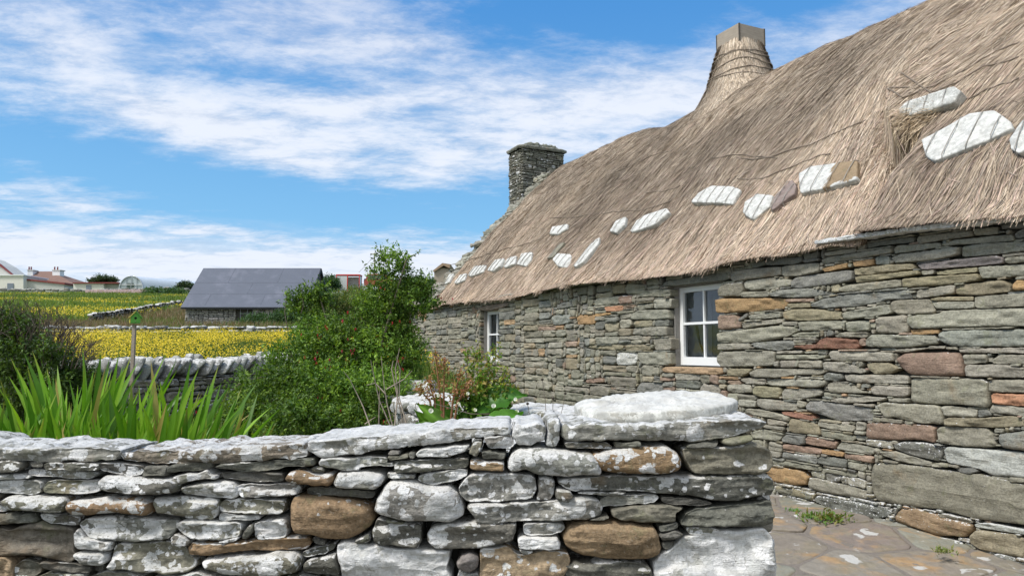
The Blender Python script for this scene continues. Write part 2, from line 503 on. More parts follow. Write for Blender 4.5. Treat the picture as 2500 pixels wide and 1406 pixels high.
def stone(buf, poly, O, U, Vv, N, front=0.04, back=0.12, e=3.5, res=0.008, rough=0.006, col=(0.2, 0.2, 0.18), lich=0.0,
          round_=1, seed=0, tilt=0.02, depth_rings=1, outn=0.004, rings=9, strat=2.5, grow=0.0):
    """one stone: outline poly in the (U,Vv) plane through O, bulging along N (outwards), running back along -N"""
    r = np.random.default_rng(seed)
    poly = np.asarray(poly, float)
    a2 = np.sum(poly[:, 0] * np.roll(poly[:, 1], -1) - np.roll(poly[:, 0], -1) * poly[:, 1])
    if a2 < 0: poly = poly[::-1]
    P = chaikin(poly, 1, 0.10) if round_ > 0 else chaikin(poly, 1, 0.05)
    if round_ > 1: P = chaikin(P, round_ - 1, 0.25)
    per = np.sum(np.linalg.norm(P - np.roll(P, 1, 0), axis=1))
    n = int(np.clip(per / res, 12, 260))
    P, _ = resample(P, n)
    c = P.mean(0); X = P - c
    w_, v_ = np.linalg.eigh(X.T @ X)
    ax = v_[:, 1]; a = np.abs(X @ ax).max(); b = np.abs(X @ v_[:, 0]).max()
    sp = max(0, a - b * 0.9)
    tgt = c + np.clip(X @ ax, -sp, sp)[:, None] * ax
    off = r.uniform(0, 100, 3)
    rr = 1 - np.linspace(0, 1, rings) ** 2.1      # many rings near the edge
    rr = rr[rr >= 0]
    size = b
    V = []
    tx, ty = r.uniform(-tilt, tilt, 2)
    # in-plane roughness of the outline
    o_n = outn * fbm(np.c_[P / max(0.03, size * 0.6), np.zeros(n)] + off, 3)
    d0 = P - tgt; d0 = d0 / (np.linalg.norm(d0, axis=1)[:, None] + 1e-6)
    Pn = P + d0 * (o_n + grow)[:, None]
    for k in range(depth_rings, 0, -1):
        z = -back * k / depth_rings
        sh = 0.94 if k == depth_rings else 1.0
        q = tgt + (Pn - tgt) * sh
        q = q + d0 * (outn * 1.6 * fbm(np.c_[P * 9, np.full(n, z * 14)] + off, 3))[:, None]
        V.append(np.c_[q, np.full(n, z)])
    fr = front * r.uniform(0.8, 1.2)
    for x in rr:
        q = tgt + (Pn - tgt) * x
        z = fr * (1 - x ** e) ** (1 / e)
        dn = rough * fbm(np.c_[q[:, 0] / 0.07, q[:, 1] / 0.07 * strat, np.zeros(n)] + off, 4, 0.55)
        led = rough * 1.3 * np.tanh(4 * vnoise(np.c_[q[:, 0] / 0.16, q[:, 1] / 0.05, np.full(n, 5.)] + off))
        wgt = min(1.0, (1 - x) * 5)
        zz = z + (dn + led) * wgt + ((q[:, 0] - c[0]) * tx + (q[:, 1] - c[1]) * ty) * (1.0 if x < 1 else 0.0)
        V.append(np.c_[q, zz])
    m = len(V); V = np.vstack(V)
    Wp = np.asarray(O) + V[:, :1] * U + V[:, 1:2] * Vv + V[:, 2:3] * N
    j = np.arange(n); j2 = (j + 1) % n
    F = np.concatenate([np.stack([i * n + j, i * n + j2, (i + 1) * n + j2, (i + 1) * n + j], 1) for i in range(m - 1)])
    if np.dot(np.cross(U, Vv), N) < 0: F = F[:, ::-1]
    buf.add(Wp, F, col, lich)


def jit_col(c, r, v=0.16):
    c = np.array(c) * r.uniform(1 - v, 1 + v)
    return c * (1 + r.uniform(-0.022, 0.022, 3))


def poly_mask(poly, S0, S1):
    """points (S0,S1 arrays) inside polygon"""
    x, y = S0, S1
    inside = np.zeros(x.shape, bool)
    px, py = np.asarray(poly)[:, 0], np.asarray(poly)[:, 1]
    j = len(px) - 1
    for i in range(len(px)):
        c = ((py[i] > y) != (py[j] > y)) & (x < (px[j] - px[i]) * (y - py[i]) / (py[j] - py[i] + 1e-12) + px[i])
        inside ^= c; j = i
    return inside


def pack(s0, s1, z0, z1, blocked=None, ztop=None, seed=1, wr=(0.12, 0.5), hr=(0.03, 0.13), cs=0.02, cz=0.01, hpow=1.6, skip=None, wsc=None):
    """fill the rectangle with interlocking rubble; returns (x0,x1,y0,y1) boxes"""
    r = np.random.default_rng(seed)
    ns = int((s1 - s0) / cs); nz = int((z1 - z0) / cz)
    SS, ZZ = np.meshgrid(s0 + (np.arange(ns) + 0.5) * cs, z0 + (np.arange(nz) + 0.5) * cz)
    occ = np.zeros((nz, ns), bool)
    if ztop is not None: occ |= ZZ > ztop(SS)
    if blocked:
        for pl in blocked: 
            pl = np.asarray(pl)
            i0 = max(0, int((pl[:, 0].min() - s0) / cs) - 1); i1 = min(ns, int((pl[:, 0].max() - s0) / cs) + 2)
            k0 = max(0, int((pl[:, 1].min() - z0) / cz) - 1); k1 = min(nz, int((pl[:, 1].max() - z0) / cz) + 2)
            if i1 <= i0 or k1 <= k0: continue
            occ[k0:k1, i0:i1] |= poly_mask(pl, SS[k0:k1, i0:i1], ZZ[k0:k1, i0:i1])
    out = []
    for k in range(nz):
        i = 0; last_top = None
        while True:
            f = np.flatnonzero(~occ[k, i:])
            if len(f) == 0: break
            i = i + f[0]
            g = np.flatnonzero(occ[k, i:]); run = (g[0] if len(g) else ns - i)
            ksc = wsc(s0 + i * cs) if wsc else (1, 1)
            wdt = int(r.uniform(*wr) * ksc[0] / cs * (1 if r.random() > .10 else 0.5)); wdt = max(2, wdt)
            if run - wdt < 3: wdt = run if run < wr[1] * ksc[0] / cs * 1.3 else max(2, run // 2)
            h = int((hr[0] + (hr[1] - hr[0]) * r.random() ** hpow) * ksc[1] / cz); h = max(2, h)
            if last_top is not None and r.random() < 0.8 and 2 <= last_top - k <= hr[1] * ksc[1] / cz * 1.15: h = last_top - k
            sub = occ[k:k + h + 3, i:i + wdt]
            bad = np.flatnonzero(sub.any(1)); free = bad[0] if len(bad) else h + 3
            if free < h + 3: h = free if free <= h + 1 else min(h, free)
            h = max(1, min(h, nz - k))
            occ[k:k + h, i:i + wdt] = True; last_top = k + h
            if h * cz >= 0.018 and wdt * cs >= 0.03:
                out.append((s0 + i * cs, s0 + (i + wdt) * cs, z0 + k * cz, z0 + (k + h) * cz))
            i += wdt
            if i >= ns: break
    return out


def rect_poly(b, r, joint=0.005, jit=0.006):
    x0, x1, y0, y1 = b
    x0 += joint; x1 -= joint; y0 += joint * 0.6; y1 -= joint * 0.6
    w_, h_ = x1 - x0, y1 - y0
    j = min(jit, h_ * 0.16)
    c = [min(w_ * 0.3, h_ * r.uniform(0.05, 0.55)) for _ in range(4)]
    d = [h_ * r.uniform(0.05, 0.42) for _ in range(4)]
    P = [(x0 + c[0], y0), (x0 + w_ * 0.5, y0 + j * r.uniform(-.5, 1)), (x1 - c[1], y0), (x1, y0 + d[1]), (x1, y1 - d[2]), (x1 - c[2], y1),
         (x0 + w_ * r.uniform(0.3, 0.7), y1 - j * r.uniform(-.5, 1)), (x0 + c[3], y1), (x0, y1 - d[3]), (x0, y0 + d[0])]
    return np.array(P) + r.uniform(-1, 1, (10, 2)) * [j, j * 0.6]


def dry_face(buf, A, B, zlo, zhi_fn, N, seed, wr, hr, cols, lich, front=0.03, back=0.14, res=0.02, rings=5, e=3.5, blocked=None, rough=0.004, joint=0.006):
    """rubble facing between ground points A,B"""
    A = np.asarray(A, float)[:2]; B = np.asarray(B, float)[:2]
    L = np.linalg.norm(B - A); U = np.r_[(B - A) / L, 0]; N = np.asarray(N, float)
    r = np.random.default_rng(seed)
    zmax = max(zhi_fn(np.linspace(0, L, 20)))
    for i, b in enumerate(pack(0, L, zlo, zmax, ztop=lambda s: zhi_fn(s), seed=seed, wr=wr, hr=hr, blocked=blocked)):
        c = cols[r.choice(len(cols))]
        stone(buf, rect_poly(b, r, joint, 0.012), np.r_[A, 0], U, np.array([0, 0, 1.]), N, front * r.uniform(.6, 1.3), back, e, res, rough,
              jit_col(c, r), float(np.clip(lich * r.uniform(0.1, 1.7), 0, 1)), 1, seed * 7919 + i, 0.06, 1, 0.003, rings)


GREY = [(0.18, 0.175, 0.15), (0.14, 0.138, 0.118), (0.21, 0.20, 0.165), (0.16, 0.16, 0.135)]

# ------------------------------------------------------------------ foreground garden wall
CROPS = {'A': (0, 1046, 3.905), 'B': (400, 1046, 3.905), 'C': (700, 1006, 3.515), 'D': (1100, 1006, 3.515), 'E': (1500, 1006, 3.515),
         'F': (1740, 560, 3.905), 'G': (2120, 520, 3.905), 'H': (1780, 860, 3.905), 'I': (2120, 860, 3.905), 'J': (1860, 1130, 3.906),
         'K': (1340, 660, 4.136), 'P': (0, 0, 1.0)}
TONE = {'g': (0.142, 0.138, 0.118), 'o': (0.21, 0.202, 0.155), 'w': (0.26, 0.255, 0.225), 'b': (0.27, 0.19, 0.115), 't': (0.36, 0.27, 0.18),
        'd': (0.155, 0.14, 0.115), 'p': (0.23, 0.20, 0.185),
        's': (0.255, 0.242, 0.192), 'S': (0.22, 0.208, 0.162), 'y': (0.27, 0.24, 0.16), 'T': (0.36, 0.235, 0.12), 'r': (0.27, 0.195, 0.145), 'R': (0.23, 0.125, 0.085),
        'n': (0.195, 0.196, 0.17), 'l': (0.42, 0.42, 0.39), 'k': (0.15, 0.15, 0.13), 'O': (0.40, 0.22, 0.13), 'W': (0.48, 0.475, 0.44)}


def parse(txt):
    out = []
    for ln in txt.strip().splitlines():
        ln = ln.split('#')[0].strip()
        if not ln: continue
        head, pts = ln.split(':')
        cr, tone, li = head.split()[:3]
        rnd = int(head.split()[3]) if len(head.split()) > 3 else 1
        x0, y0, k = CROPS[cr]
        q = [tuple(map(float, p.split(','))) for p in pts.split()]
        out.append((tone, float(li), rnd, [(x0 + x / k, y0 + y / k) for x, y in q]))
    return out


WALL_Y = 2.5
COPING = """
P w .42: -120,1098 0,1091 120,1089 230,1090 308,1095 300,1108 292,1122 140,1124 0,1122 -120,1122
P w .50: 299,1104 340,1100 480,1094 620,1086 745,1080 753,1095 755,1114 660,1122 560,1128 460,1130 380,1128 310,1120
P w .80: 757,1074 842,1069 956,1060 1100,1046 1185,1040 1243,1038 1247,1050 1243,1057 1200,1061 1148,1067 1100,1078 1013,1088 950,1094 905,1103 848,1112 790,1112 757,1098
P w .95: 1253,1034 1290,1030 1334,1032 1335,1058 1330,1073 1305,1083 1298,1089 1270,1087 1257,1080 1251,1060
P w .45: 1337,1030 1348,1019 1364,1020 1367,1040 1364,1068 1356,1089 1333,1085 1336,1058
P w .40: 1369,1048 1376,1035 1420,1032 1500,1032 1590,1030 1700,1024 1780,1019 1840,1019 1867,1030 1850,1044 1800,1058 1750,1066 1690,1077 1610,1073 1500,1074 1410,1076 1380,1072 1368,1060
"""
FACE = """
A g .5: -60,295 130,290 250,310 270,350 210,410 90,415 -60,415
A g .2: 310,305 450,310 455,360 400,370 350,360
A g .35: 460,330 520,310 980,310 1000,350 970,395 700,390 470,375
A w .6: 300,375 560,385 930,400 960,430 890,470 720,465 560,450 400,445 290,430
A w .5: -60,425 130,420 270,430 330,440 330,470 100,475 -60,475
A g .5: 990,310 1180,320 1390,345 1405,380 1370,440 1240,445 1090,415 1000,385 975,350
A g .15: 1410,350 1562,340 1645,345 1640,440 1562,445 1385,445
A w .6: -60,480 370,480 430,500 430,600 360,625 150,610 -60,590
A o .45: 440,560 480,490 560,475 960,485 1000,530 990,580 860,620 520,610 450,600
A g .5 2: 985,470 1040,425 1200,440 1562,450 1680,455 1760,520 1740,590 1560,620 1200,610 1050,585 1000,540
A g .0: -60,600 0,600 50,610 30,670 -60,680
A g .0: 20,690 60,665 95,670 100,700 20,700
A w .9: -60,705 90,705 125,745 110,775 -60,775
A o .6 2: 95,660 130,620 300,620 640,635 690,670 680,740 660,785 400,780 150,765 110,710
A b .55 2: 665,730 700,680 850,660 1100,630 1400,640 1490,680 1490,740 1470,800 1380,820 1200,790 1050,790 900,810 750,810 680,780
A g .1: -60,795 330,785 400,840 390,880 250,890 0,905 -60,905
A g .35: 410,795 790,815 795,905 700,915 520,900 430,855
A d .0: -60,930 30,930 140,945 250,900 440,860 500,890 690,930 735,950 745,1060 735,1150 770,1210 700,1260 560,1230 430,1200 0,1195 -60,1195
A w .7: 745,990 790,920 830,960 860,1020 1120,1050 1110,1140 980,1140 770,1125
A w .65: 790,890 860,835 1120,815 1300,820 1562,850 1700,860 1740,900 1690,980 1640,1030 1562,1045 1380,1065 1120,1048 900,1030 830,955
A w .6: 745,1160 1050,1150 1075,1180 1060,1250 1000,1285 860,1280 770,1220
A t .0: -60,1205 110,1205 165,1260 165,1420 -60,1420
A g .3: 170,1290 240,1230 400,1255 435,1290 430,1350 350,1410 170,1410
A g .1: 440,1240 640,1245 880,1290 905,1320 880,1355 700,1340 470,1325
A g .1: 930,1290 1010,1290 1020,1330 970,1350 930,1330
A o .2: 360,1400 500,1350 830,1362 870,1420 870,1500 360,1500
A o .2: 890,1390 1050,1345 1300,1350 1400,1400 1400,1500 890,1500
A o .45: 1050,1310 1110,1220 1120,1110 1180,1072 1400,1070 1562,1060 1780,1090 1830,1190 1900,1240 1905,1290 1830,1350 1700,1380 1500,1360 1380,1360 1250,1325 1100,1330
A w .5: 1460,1405 1900,1350 2000,1390 2150,1430 2150,1500 1460,1500
B g .1: 85,355 110,325 480,310 500,345 480,375 80,410
B g .1: 510,355 580,320 1100,290 1440,275 1455,340 1240,350 940,400 700,395 620,375
B w .7: 115,440 170,420 390,400 440,375 470,420 550,430 540,465 420,475 280,490 190,525 130,490
B g .1: 555,410 640,400 1155,405 1165,500 800,490 590,465
B w .6: 200,540 400,500 600,485 690,500 735,540 735,630 690,655 560,650 230,620 200,590
B w .65: 700,550 760,520 1100,510 1300,510 1330,560 1310,610 1240,630 980,630 880,655 780,645
B o .5: 0,640 250,635 540,655 560,690 550,770 520,820 480,850 380,850 220,835 80,810 -40,790 -60,650
B o .55: 560,700 600,660 900,655 1150,670 1170,690 1160,800 980,803 700,795 570,770
B w .85: 550,830 570,785 700,803 935,808 945,850 880,860 560,860
B w .78: 140,890 260,845 420,855 760,880 770,920 750,1000 620,1040 420,1050 290,1035 220,990 160,930
B g .1: 780,980 840,900 880,895 880,960 820,1030 775,1025
B w .85: 885,890 930,860 1170,840 1200,880 1200,960 1180,1025 930,1045 895,1010
B w .8: 550,1045 620,1030 760,1010 700,1055 640,1075
B g .45: 100,1020 140,975 230,1000 300,1055 270,1100 200,1110 120,1090
B b .15: 260,1110 300,1065 600,1070 900,1040 1200,1015 1390,1020 1420,1080 1380,1135 1150,1145 850,1150 600,1175 400,1195 270,1185
B o .6 2: 380,1250 440,1215 700,1190 960,1180 1110,1145 1260,1150 1330,1200 1335,1270 1300,1340 1150,1380 960,1390 800,1395 600,1370 480,1330 400,1300
C b .35 2: 5,540 40,500 120,485 240,510 415,515 420,580 380,630 280,620 90,600 10,580
C b .12 2: 50,760 80,705 180,700 400,710 640,750 740,800 765,900 730,970 650,1030 540,1080 330,1070 230,1045 80,1020 50,950
C g .3: 150,1190 250,1150 435,1110 420,1160 330,1200 190,1230 150,1215
C g .25: 150,1280 220,1245 435,1190 450,1250 470,1340 460,1390 330,1375 190,1360 150,1340
C g .2: 225,1065 340,1078 345,1130 260,1115
C g .15: 235,470 290,460 345,500 310,515 240,500
C w .6: 280,420 310,375 500,380 650,375 870,372 875,415 780,430 930,430 935,455 640,460 630,490 500,495 320,465 285,450
C g .12: 185,640 220,622 640,660 760,670 770,690 750,735 560,715 380,705 190,690
C w .78 2: 425,570 460,500 700,500 820,515 855,550 830,620 760,655 600,645 440,635 420,600
C g .1: 875,345 900,310 980,320 990,350 880,362
C o .1: 880,370 1050,350 1060,380 900,405
C g .0: 1060,335 1110,335 1110,385 1062,385
C w .85: 1115,350 1150,310 1280,295 1571,270 1576,300 1540,335 1406,375 1180,385 1120,375
C g .3: 935,420 960,400 1250,395 1560,385 1570,440 1540,470 1380,480 1100,510 950,510 935,480
C w .5: 870,505 960,505 1110,520 1110,560 1000,565 880,555
C w .5: 1130,530 1260,505 1500,478 1560,480 1560,535 1480,580 1300,605 1220,605 1130,570
C w .58 2: 755,820 780,720 850,610 920,570 1080,565 1200,605 1406,625 1480,680 1535,820 1525,880 1420,930 1150,925 1000,915 850,875 760,840
C o .1: 865,895 1020,930 1000,942 880,915
C g .3: 745,1000 790,900 860,910 900,935 1160,945 1165,1100 1130,1155 960,1140 760,1105 750,1050
C W 1.0: 440,1110 500,1095 700,1110 950,1155 1406,1165 1400,1250 1380,1330 1420,1400 1420,1500 490,1500 470,1300 445,1200
C g .5: 600,1085 720,1020 735,1060 725,1090 640,1110
C g .38: 1200,1030 1260,965 1406,935 1600,925 1975,940 1965,1010 1940,1085 1860,1115 1650,1150 1406,1162 1280,1155 1210,1090
D o .4: 150,335 205,225 270,230 270,290 225,380 155,350
D w .6: 285,212 510,182 545,275 530,295 330,310
D g .05: 265,315 480,340 470,400 270,395
D b .35: 165,390 310,402 465,415 465,500 300,495 165,480
D g .35: 975,260 1010,250 1330,247 1385,290 1370,308 1100,305 990,298
D w .62 2: 485,420 520,350 600,300 780,298 1000,315 1200,345 1270,400 1290,480 1280,520 1000,545 760,525 640,490 520,505 490,470
E b .42 2: -215,390 -190,345 -100,320 0,305 150,285 420,280 530,330 565,400 550,470 490,510 360,528 150,520 -30,510 -150,490 -205,440
E o .25: 570,300 900,295 1160,240 1270,280 1330,330 1345,440 1310,500 1190,530 960,520 680,520 640,480 590,400
E g .0: 600,290 640,265 860,220 880,250 830,300 650,310
E o .0 2: 900,250 930,220 1140,178 1170,200 1150,240 1000,285 920,275
E g .0: -10,248 215,245 210,280 120,300 0,300 -10,270
D w .6: 65,640 110,570 180,515 400,510 690,525 730,560 740,650 700,730 580,745 330,755 150,755 90,700
D w .5: 750,560 830,548 890,580 885,680 860,745 735,745 750,650
D g .25: 890,680 910,640 1020,655 1055,715 960,755 900,735
E g .42: -500,590 -440,560 0,530 300,545 700,545 1290,520 1350,570 1365,640 1330,700 1220,720 1000,755 850,745 640,710 400,690 150,665 -200,655 -340,662 -430,640
E g .2: -340,678 -200,664 100,670 90,692 -150,697
D w .45: 140,800 180,765 700,760 900,740 1180,705 1260,730 1310,800 1290,860 1180,905 980,915 600,920 300,945 230,930 190,860
E w .35: -130,750 -80,712 0,700 340,700 375,710 365,740 330,770 180,775 0,790 -130,800
E g .0: 390,715 560,718 740,748 830,770 700,795 500,780 395,755
E o .05: -40,820 0,802 170,782 440,775 590,800 520,830 500,880 510,930 420,940 200,930 20,910 -30,880
E g .08: 550,920 600,850 700,810 1000,785 1330,745 1350,850 1345,960 1150,975 600,965 550,950
D g .0: 1170,905 1340,865 1360,885 1300,912
E b .06 2: -450,1060 -400,960 -250,925 0,918 150,938 320,970 370,1040 395,1140 370,1200 280,1245 0,1250 -120,1245 -330,1200 -420,1145
E g .0: 365,950 530,930 530,970 450,1000 370,1005
E g .0: 360,1030 500,990 585,1030 500,1075 400,1090
E g .0: 390,1105 500,1085 500,1130 440,1155 395,1145
E w .6: 605,975 720,965 880,985 880,1010 800,1030 640,1040 610,1010
E W .93: 330,1290 380,1200 500,1120 600,1055 900,1005 1100,990 1270,985 1340,1060 1370,1180 1375,1300 1360,1500 330,1500
E g .15: -440,1310 -350,1275 -80,1262 230,1265 310,1330 325,1400 320,1480 -350,1500 -420,1400
D t .35: 250,1290 260,1160 480,1135 580,1200 700,1200 760,1180 900,1180 1010,1200 1035,1260 1010,1330 960,1400 960,1500 260,1500 245,1380
D w .5: 620,960 650,935 940,935 975,970 950,1010 860,1038 680,1042 630,1020
D W .85: 575,1060 620,1045 910,1048 950,1110 940,1160 750,1162 580,1155
D w .8: 585,1163 710,1166 670,1195 620,1195
D p .0 2: 50,1270 90,1210 160,1190 250,1230 240,1320 170,1360 70,1330
D w .8: 60,1380 80,1340 160,1370 250,1360 250,1500 50,1500
C o .2: 295,1395 480,1400 485,1500 295,1500
C o .3: 0,1405 125,1375 240,1395 280,1420 280,1500 0,1500
"""

gw = empty('garden_wall', (-1.0, 2.7, 0), 'lichen spotted drystone garden wall across the foreground with flat coping slabs', 'stone wall')
X_R = W(1884, 1200, WALL_Y)[0]
X_L = -3.6
ex, ez = np.array([1., 0, 0]), np.array([0, 0, 1.])
b_face = Buf(); polys = []
for i, (tone, li, rnd, px) in enumerate(parse(FACE)):
    pts = [hit_plane(x, y, (0, WALL_Y, 0), np.array([0, 1., 0])) for x, y in px]
    pl = [(p[0], p[2]) for p in pts]
    polys.append(pl)
    rr_ = np.random.default_rng(500 + i)
    boulder = rnd == 2
    stone(b_face, pl, (0, WALL_Y, 0), ex, ez, np.array([0, -1., 0]), 0.055 if boulder else 0.028, 0.20, 2.8 if boulder else 8.0,
          0.0062, 0.0055 if boulder else 0.009, jit_col(TONE[tone], rr_, 0.1), li, rnd, 900 + i, 0.05, 3, 0.003, 12 if boulder else 12, grow=-0.0008)
cop_px = parse(COPING)
cop_polys = []
for tone, li, rnd, px in cop_px:
    cop_polys.append([(p[0], p[2]) for p in (hit_plane(x, y, (0, WALL_Y, 0), np.array([0, 1., 0])) for x, y in px)])
ztop_front = lambda s: np.interp(s + X_L, [-4, -1.8, -0.5, -0.2, 0.1, 0.9], [1.10, 1.12, 1.13, 1.16, 1.17, 1.16])
rf = np.random.default_rng(11)
frame_lo = hit_plane(1250, 1420, (0, WALL_Y, 0), np.array([0, 1., 0]))[2]
wall_blocks = [[(x - X_L, z) for x, z in p] for p in polys + cop_polys]
# inside the framed area every stone was placed above; only the part of the wall beyond the frame is filled here
x_fl = hit_plane(-10, 1200, (0, WALL_Y, 0), np.array([0, 1., 0]))[0]
wall_blocks.append([(x_fl - X_L, frame_lo), (5, frame_lo), (5, 2), (x_fl - X_L, 2)])
for i, b in enumerate(pack(0, X_R - X_L, -0.02, 1.16, blocked=wall_blocks, ztop=ztop_front, seed=21, wr=(0.14, 0.42), hr=(0.04, 0.16))):
    stone(b_face, rect_poly(b, rf), (X_L, WALL_Y, 0), ex, ez, np.array([0, -1., 0]), 0.03, 0.18, 3.6, 0.022, 0.005,
          jit_col(GREY[rf.integers(4)], rf), rf.uniform(0.1, 0.8), 1, 3000 + i, 0.05, 1, 0.003, 6)
# end face at the right and the garden side
dry_face(b_face, (X_R + 0.0, WALL_Y + 0.06), (X_R, 3.9), 0, lambda s: np.full(np.shape(s), 1.13), (1, 0, 0), 31, (0.15, 0.4), (0.05, 0.16), GREY, 0.4)
dry_face(b_face, (X_L, WALL_Y + 0.45), (0.08, WALL_Y + 0.45), 0, lambda s: np.full(np.shape(s), 1.02), (0, 1, 0), 33, (0.15, 0.45), (0.05, 0.16), GREY, 0.4)
b_face.build('stonework', M['garden_stone'], gw, base=(-1.0, 2.7, 0))
bc = Buf()
bc.box(((X_L + X_R) / 2, WALL_Y + 0.27, 0.54), (X_R - X_L - 0.12, 0.28, 1.08), col=(0.05, 0.05, 0.045))
bc.box((-1.7, WALL_Y + 0.19, 0.57), (3.6, 0.14, 1.11))
bc.box((0.49, WALL_Y + 0.22, 0.6), (0.70, 0.16, 1.16))
bc.build('rubble_core', M['core'], gw, smooth=False, base=(-1.0, 2.7, 0))
cop_depth = [0.24, 0.30, 0.36, 0.36, 0.36, 0.46]
cop_label = ['grey coping slab with round white lichen spots', 'long brown and grey coping slab with an ochre corner', 'long white crusted coping slab',
             'blocky white coping stone', 'narrow upright grey coping stone', 'dark green grey coping slab dotted with white lichen']
for i, ((tone, li, rnd, px), pl) in enumerate(zip(cop_px, cop_polys)):
    bf = Buf()
    stone(bf, pl, (0, WALL_Y, 0), ex, ez, np.array([0, -1., 0]), 0.03, cop_depth[i], 5, 0.0062, 0.006, TONE[tone] if i != 1 else (0.22, 0.19, 0.15), li, 1, 70 + i, 0.03, 9, 0.005, 12)
    c = bf.build('coping_stone', M['garden_stone'], gw, base=(pl[0][0], WALL_Y, pl[0][1]))
    c['label'] = cop_label[i]
bf = Buf()
stone(bf, [(-3.6, 1.10), (-2.0, 1.13), (-1.86, 1.15), (-1.9, 1.19), (-2.8, 1.2), (-3.6, 1.19)], (0, WALL_Y, 0), ex, ez, np.array([0, -1., 0]), 0.03, 0.4, 5, 0.02, 0.006, TONE['w'], .4, 1, 91, 0.03, 4, 0.005, 7)
bf.build('coping_stone', M['garden_stone'], gw, base=(-3, WALL_Y, 1.1))
# low rear course behind the coping slabs
for i, (x0, x1) in enumerate(((-1.9, -1.2), (-1.15, -0.75), (-0.7, -0.2), (-0.15, 0.05))):
    bf = Buf(); z = 1.01
    stone(bf, [(x0, z), (x1, z), (x1, z + .08), (x0, z + .09)], (0, WALL_Y + 0.46, 0), ex, ez, np.array([0, 1., 0]), 0.02, 0.2, 4, 0.02, 0.005, TONE['o'], .5, 1, 120 + i, 0.03, 3, 0.004, 6)
    bf.build('coping_stone', M['garden_stone'], gw, base=(x0, 2.9, z))

# the round white stone lying on the wall end
cs_ = Buf()
c0 = W(1590, 1000, 2.84); zb = hit_plane(1590, 1031, (0, WALL_Y, 0), np.array([0, 1., 0]))[2] + 0.004
th = np.linspace(0, 2 * np.pi, 40, endpoint=False)
outl = [(0.305 * math.cos(a) * (1 + 0.05 * math.sin(3 * a + 1)), 0.285 * math.sin(a) * (1 + 0.05 * math.cos(2 * a))) for a in th]
n_ = np.array([0.0, -0.03, 1.0]); n_ /= np.linalg.norm(n_)
u_ = np.array([1.0, 0, 0.045]); v_ = np.cross(n_, u_)
stone(cs_, outl, (c0[0], 2.81, zb + 0.03), u_, v_, n_, 0.026, 0.035, 3.0, 0.01, 0.008, (0.40, 0.39, 0.35), 0.85, 2, 77, 0.0, 3, 0.003, 14)
o = cs_.build('round_flat_stone', M['weight_stone'], None, base=(c0[0], 2.81, zb))
tag(o, 'large round whitened flat stone lying on the right end of the garden wall', 'stone')

# return wall running back towards the cottage garden corner
rw = empty('return_wall', (0.1, 4.6, 0), 'low white topped drystone wall running back from the garden corner beside the path', 'stone wall')
Ledge = [(0.05, 2.96), (-0.1, 3.6), (-0.57, 5.14), (-1.15, 6.75)]
Redge = [(X_R, 2.96), (0.80, 3.9), (0.486, 4.6), (0.087, 5.24), (-0.80, 6.75)]
brw = Buf()
for k in range(3):
    a, b = Ledge[k], Ledge[k + 1]
    d = np.array(b) - a; nn = np.array([-d[1], d[0], 0]); nn /= np.linalg.norm(nn)
    dry_face(brw, a, b, 0, lambda s: np.full(np.shape(s), 1.1), nn, 41 + k, (0.15, 0.45), (0.06, 0.17), GREY, 0.6, 0.04, 0.18, res=0.015, rings=6, e=3)
for k in range(1, 4):
    a, b = Redge[k], Redge[k + 1]
    d = np.array(b) - a; nn = np.array([d[1], -d[0], 0]); nn /= np.linalg.norm(nn)
    dry_face(brw, a, b, 0, lambda s: np.full(np.shape(s), 1.1), nn, 51 + k, (0.15, 0.45), (0.06, 0.17), GREY, 0.5)
a, b = Ledge[-1], Redge[-1]
dry_face(brw, a, b, 0, lambda s: np.full(np.shape(s), 1.1), (0.3, 0.95, 0), 57, (0.12, 0.3), (0.06, 0.17), GREY, 0.5)
brw.build('stonework', M['garden_stone'], rw, base=(0.1, 4.6, 0))
brc = Buf()
ring = [(x + 0.10, y) for x, y in Ledge] + [(x - 0.10, y) for x, y in Redge[::-1]]
brc.prism([(x, y, 0.0) for x, y in ring], (0, 0, 1.03), (0.05, 0.05, 0.045))
brc.build('rubble_core', M['core'], rw, smooth=False, base=(0.1, 4.6, 0))
rr_ = np.random.default_rng(5)
caps = [  # centre x,y, half length along wall, half width, z, yaw, lichen
    (0.22, 3.35, 0.28, 0.26, 1.07, 1.9, 0.95), (0.62, 3.30, 0.26, 0.22, 1.08, 1.7, 0.9), (0.08, 3.95, 0.30, 0.22, 1.09, 2.0, 0.95), (0.50, 4.0, 0.32, 0.24, 1.11, 2.1, 1.0),
    (-0.12, 4.55, 0.26, 0.2, 1.08, 2.1, 0.8), (0.22, 4.65, 0.38, 0.26, 1.12, 2.15, 1.0), (-0.16, 5.15, 0.30, 0.30, 1.10, 2.2, 0.95), (-0.48, 5.6, 0.3, 0.3, 1.12, 2.1, 0.9), (-0.72, 6.05, 0.26, 0.3, 1.10, 2.1, 0.7)]
for i, (x, y, a, b, z, yaw, li) in enumerate(caps):
    bf = Buf(); n_ = np.array([rr_.uniform(-.08, .08), rr_.uniform(-.08, .08), 1.]); n_ /= np.linalg.norm(n_)
    u_ = np.array([math.cos(yaw), math.sin(yaw), 0]); u_ -= n_ * np.dot(u_, n_); u_ /= np.linalg.norm(u_); v_ = np.cross(n_, u_)
    k = 9; outl = [(a * math.cos(t) * rr_.uniform(.85, 1.12), b * math.sin(t) * rr_.uniform(.85, 1.12)) for t in np.linspace(0, 2 * np.pi, k, endpoint=False) + rr_.uniform(-.15, .15, k)]
    stone(bf, outl, (x, y, z), u_, v_, n_, 0.025, 0.07, 5, 0.014, 0.006, TONE['o'], li * .8, 1, 140 + i, 0.02, 2, 0.01, 10)
    bf.build('coping_stone', M['garden_stone'], rw, base=(x, y, z))
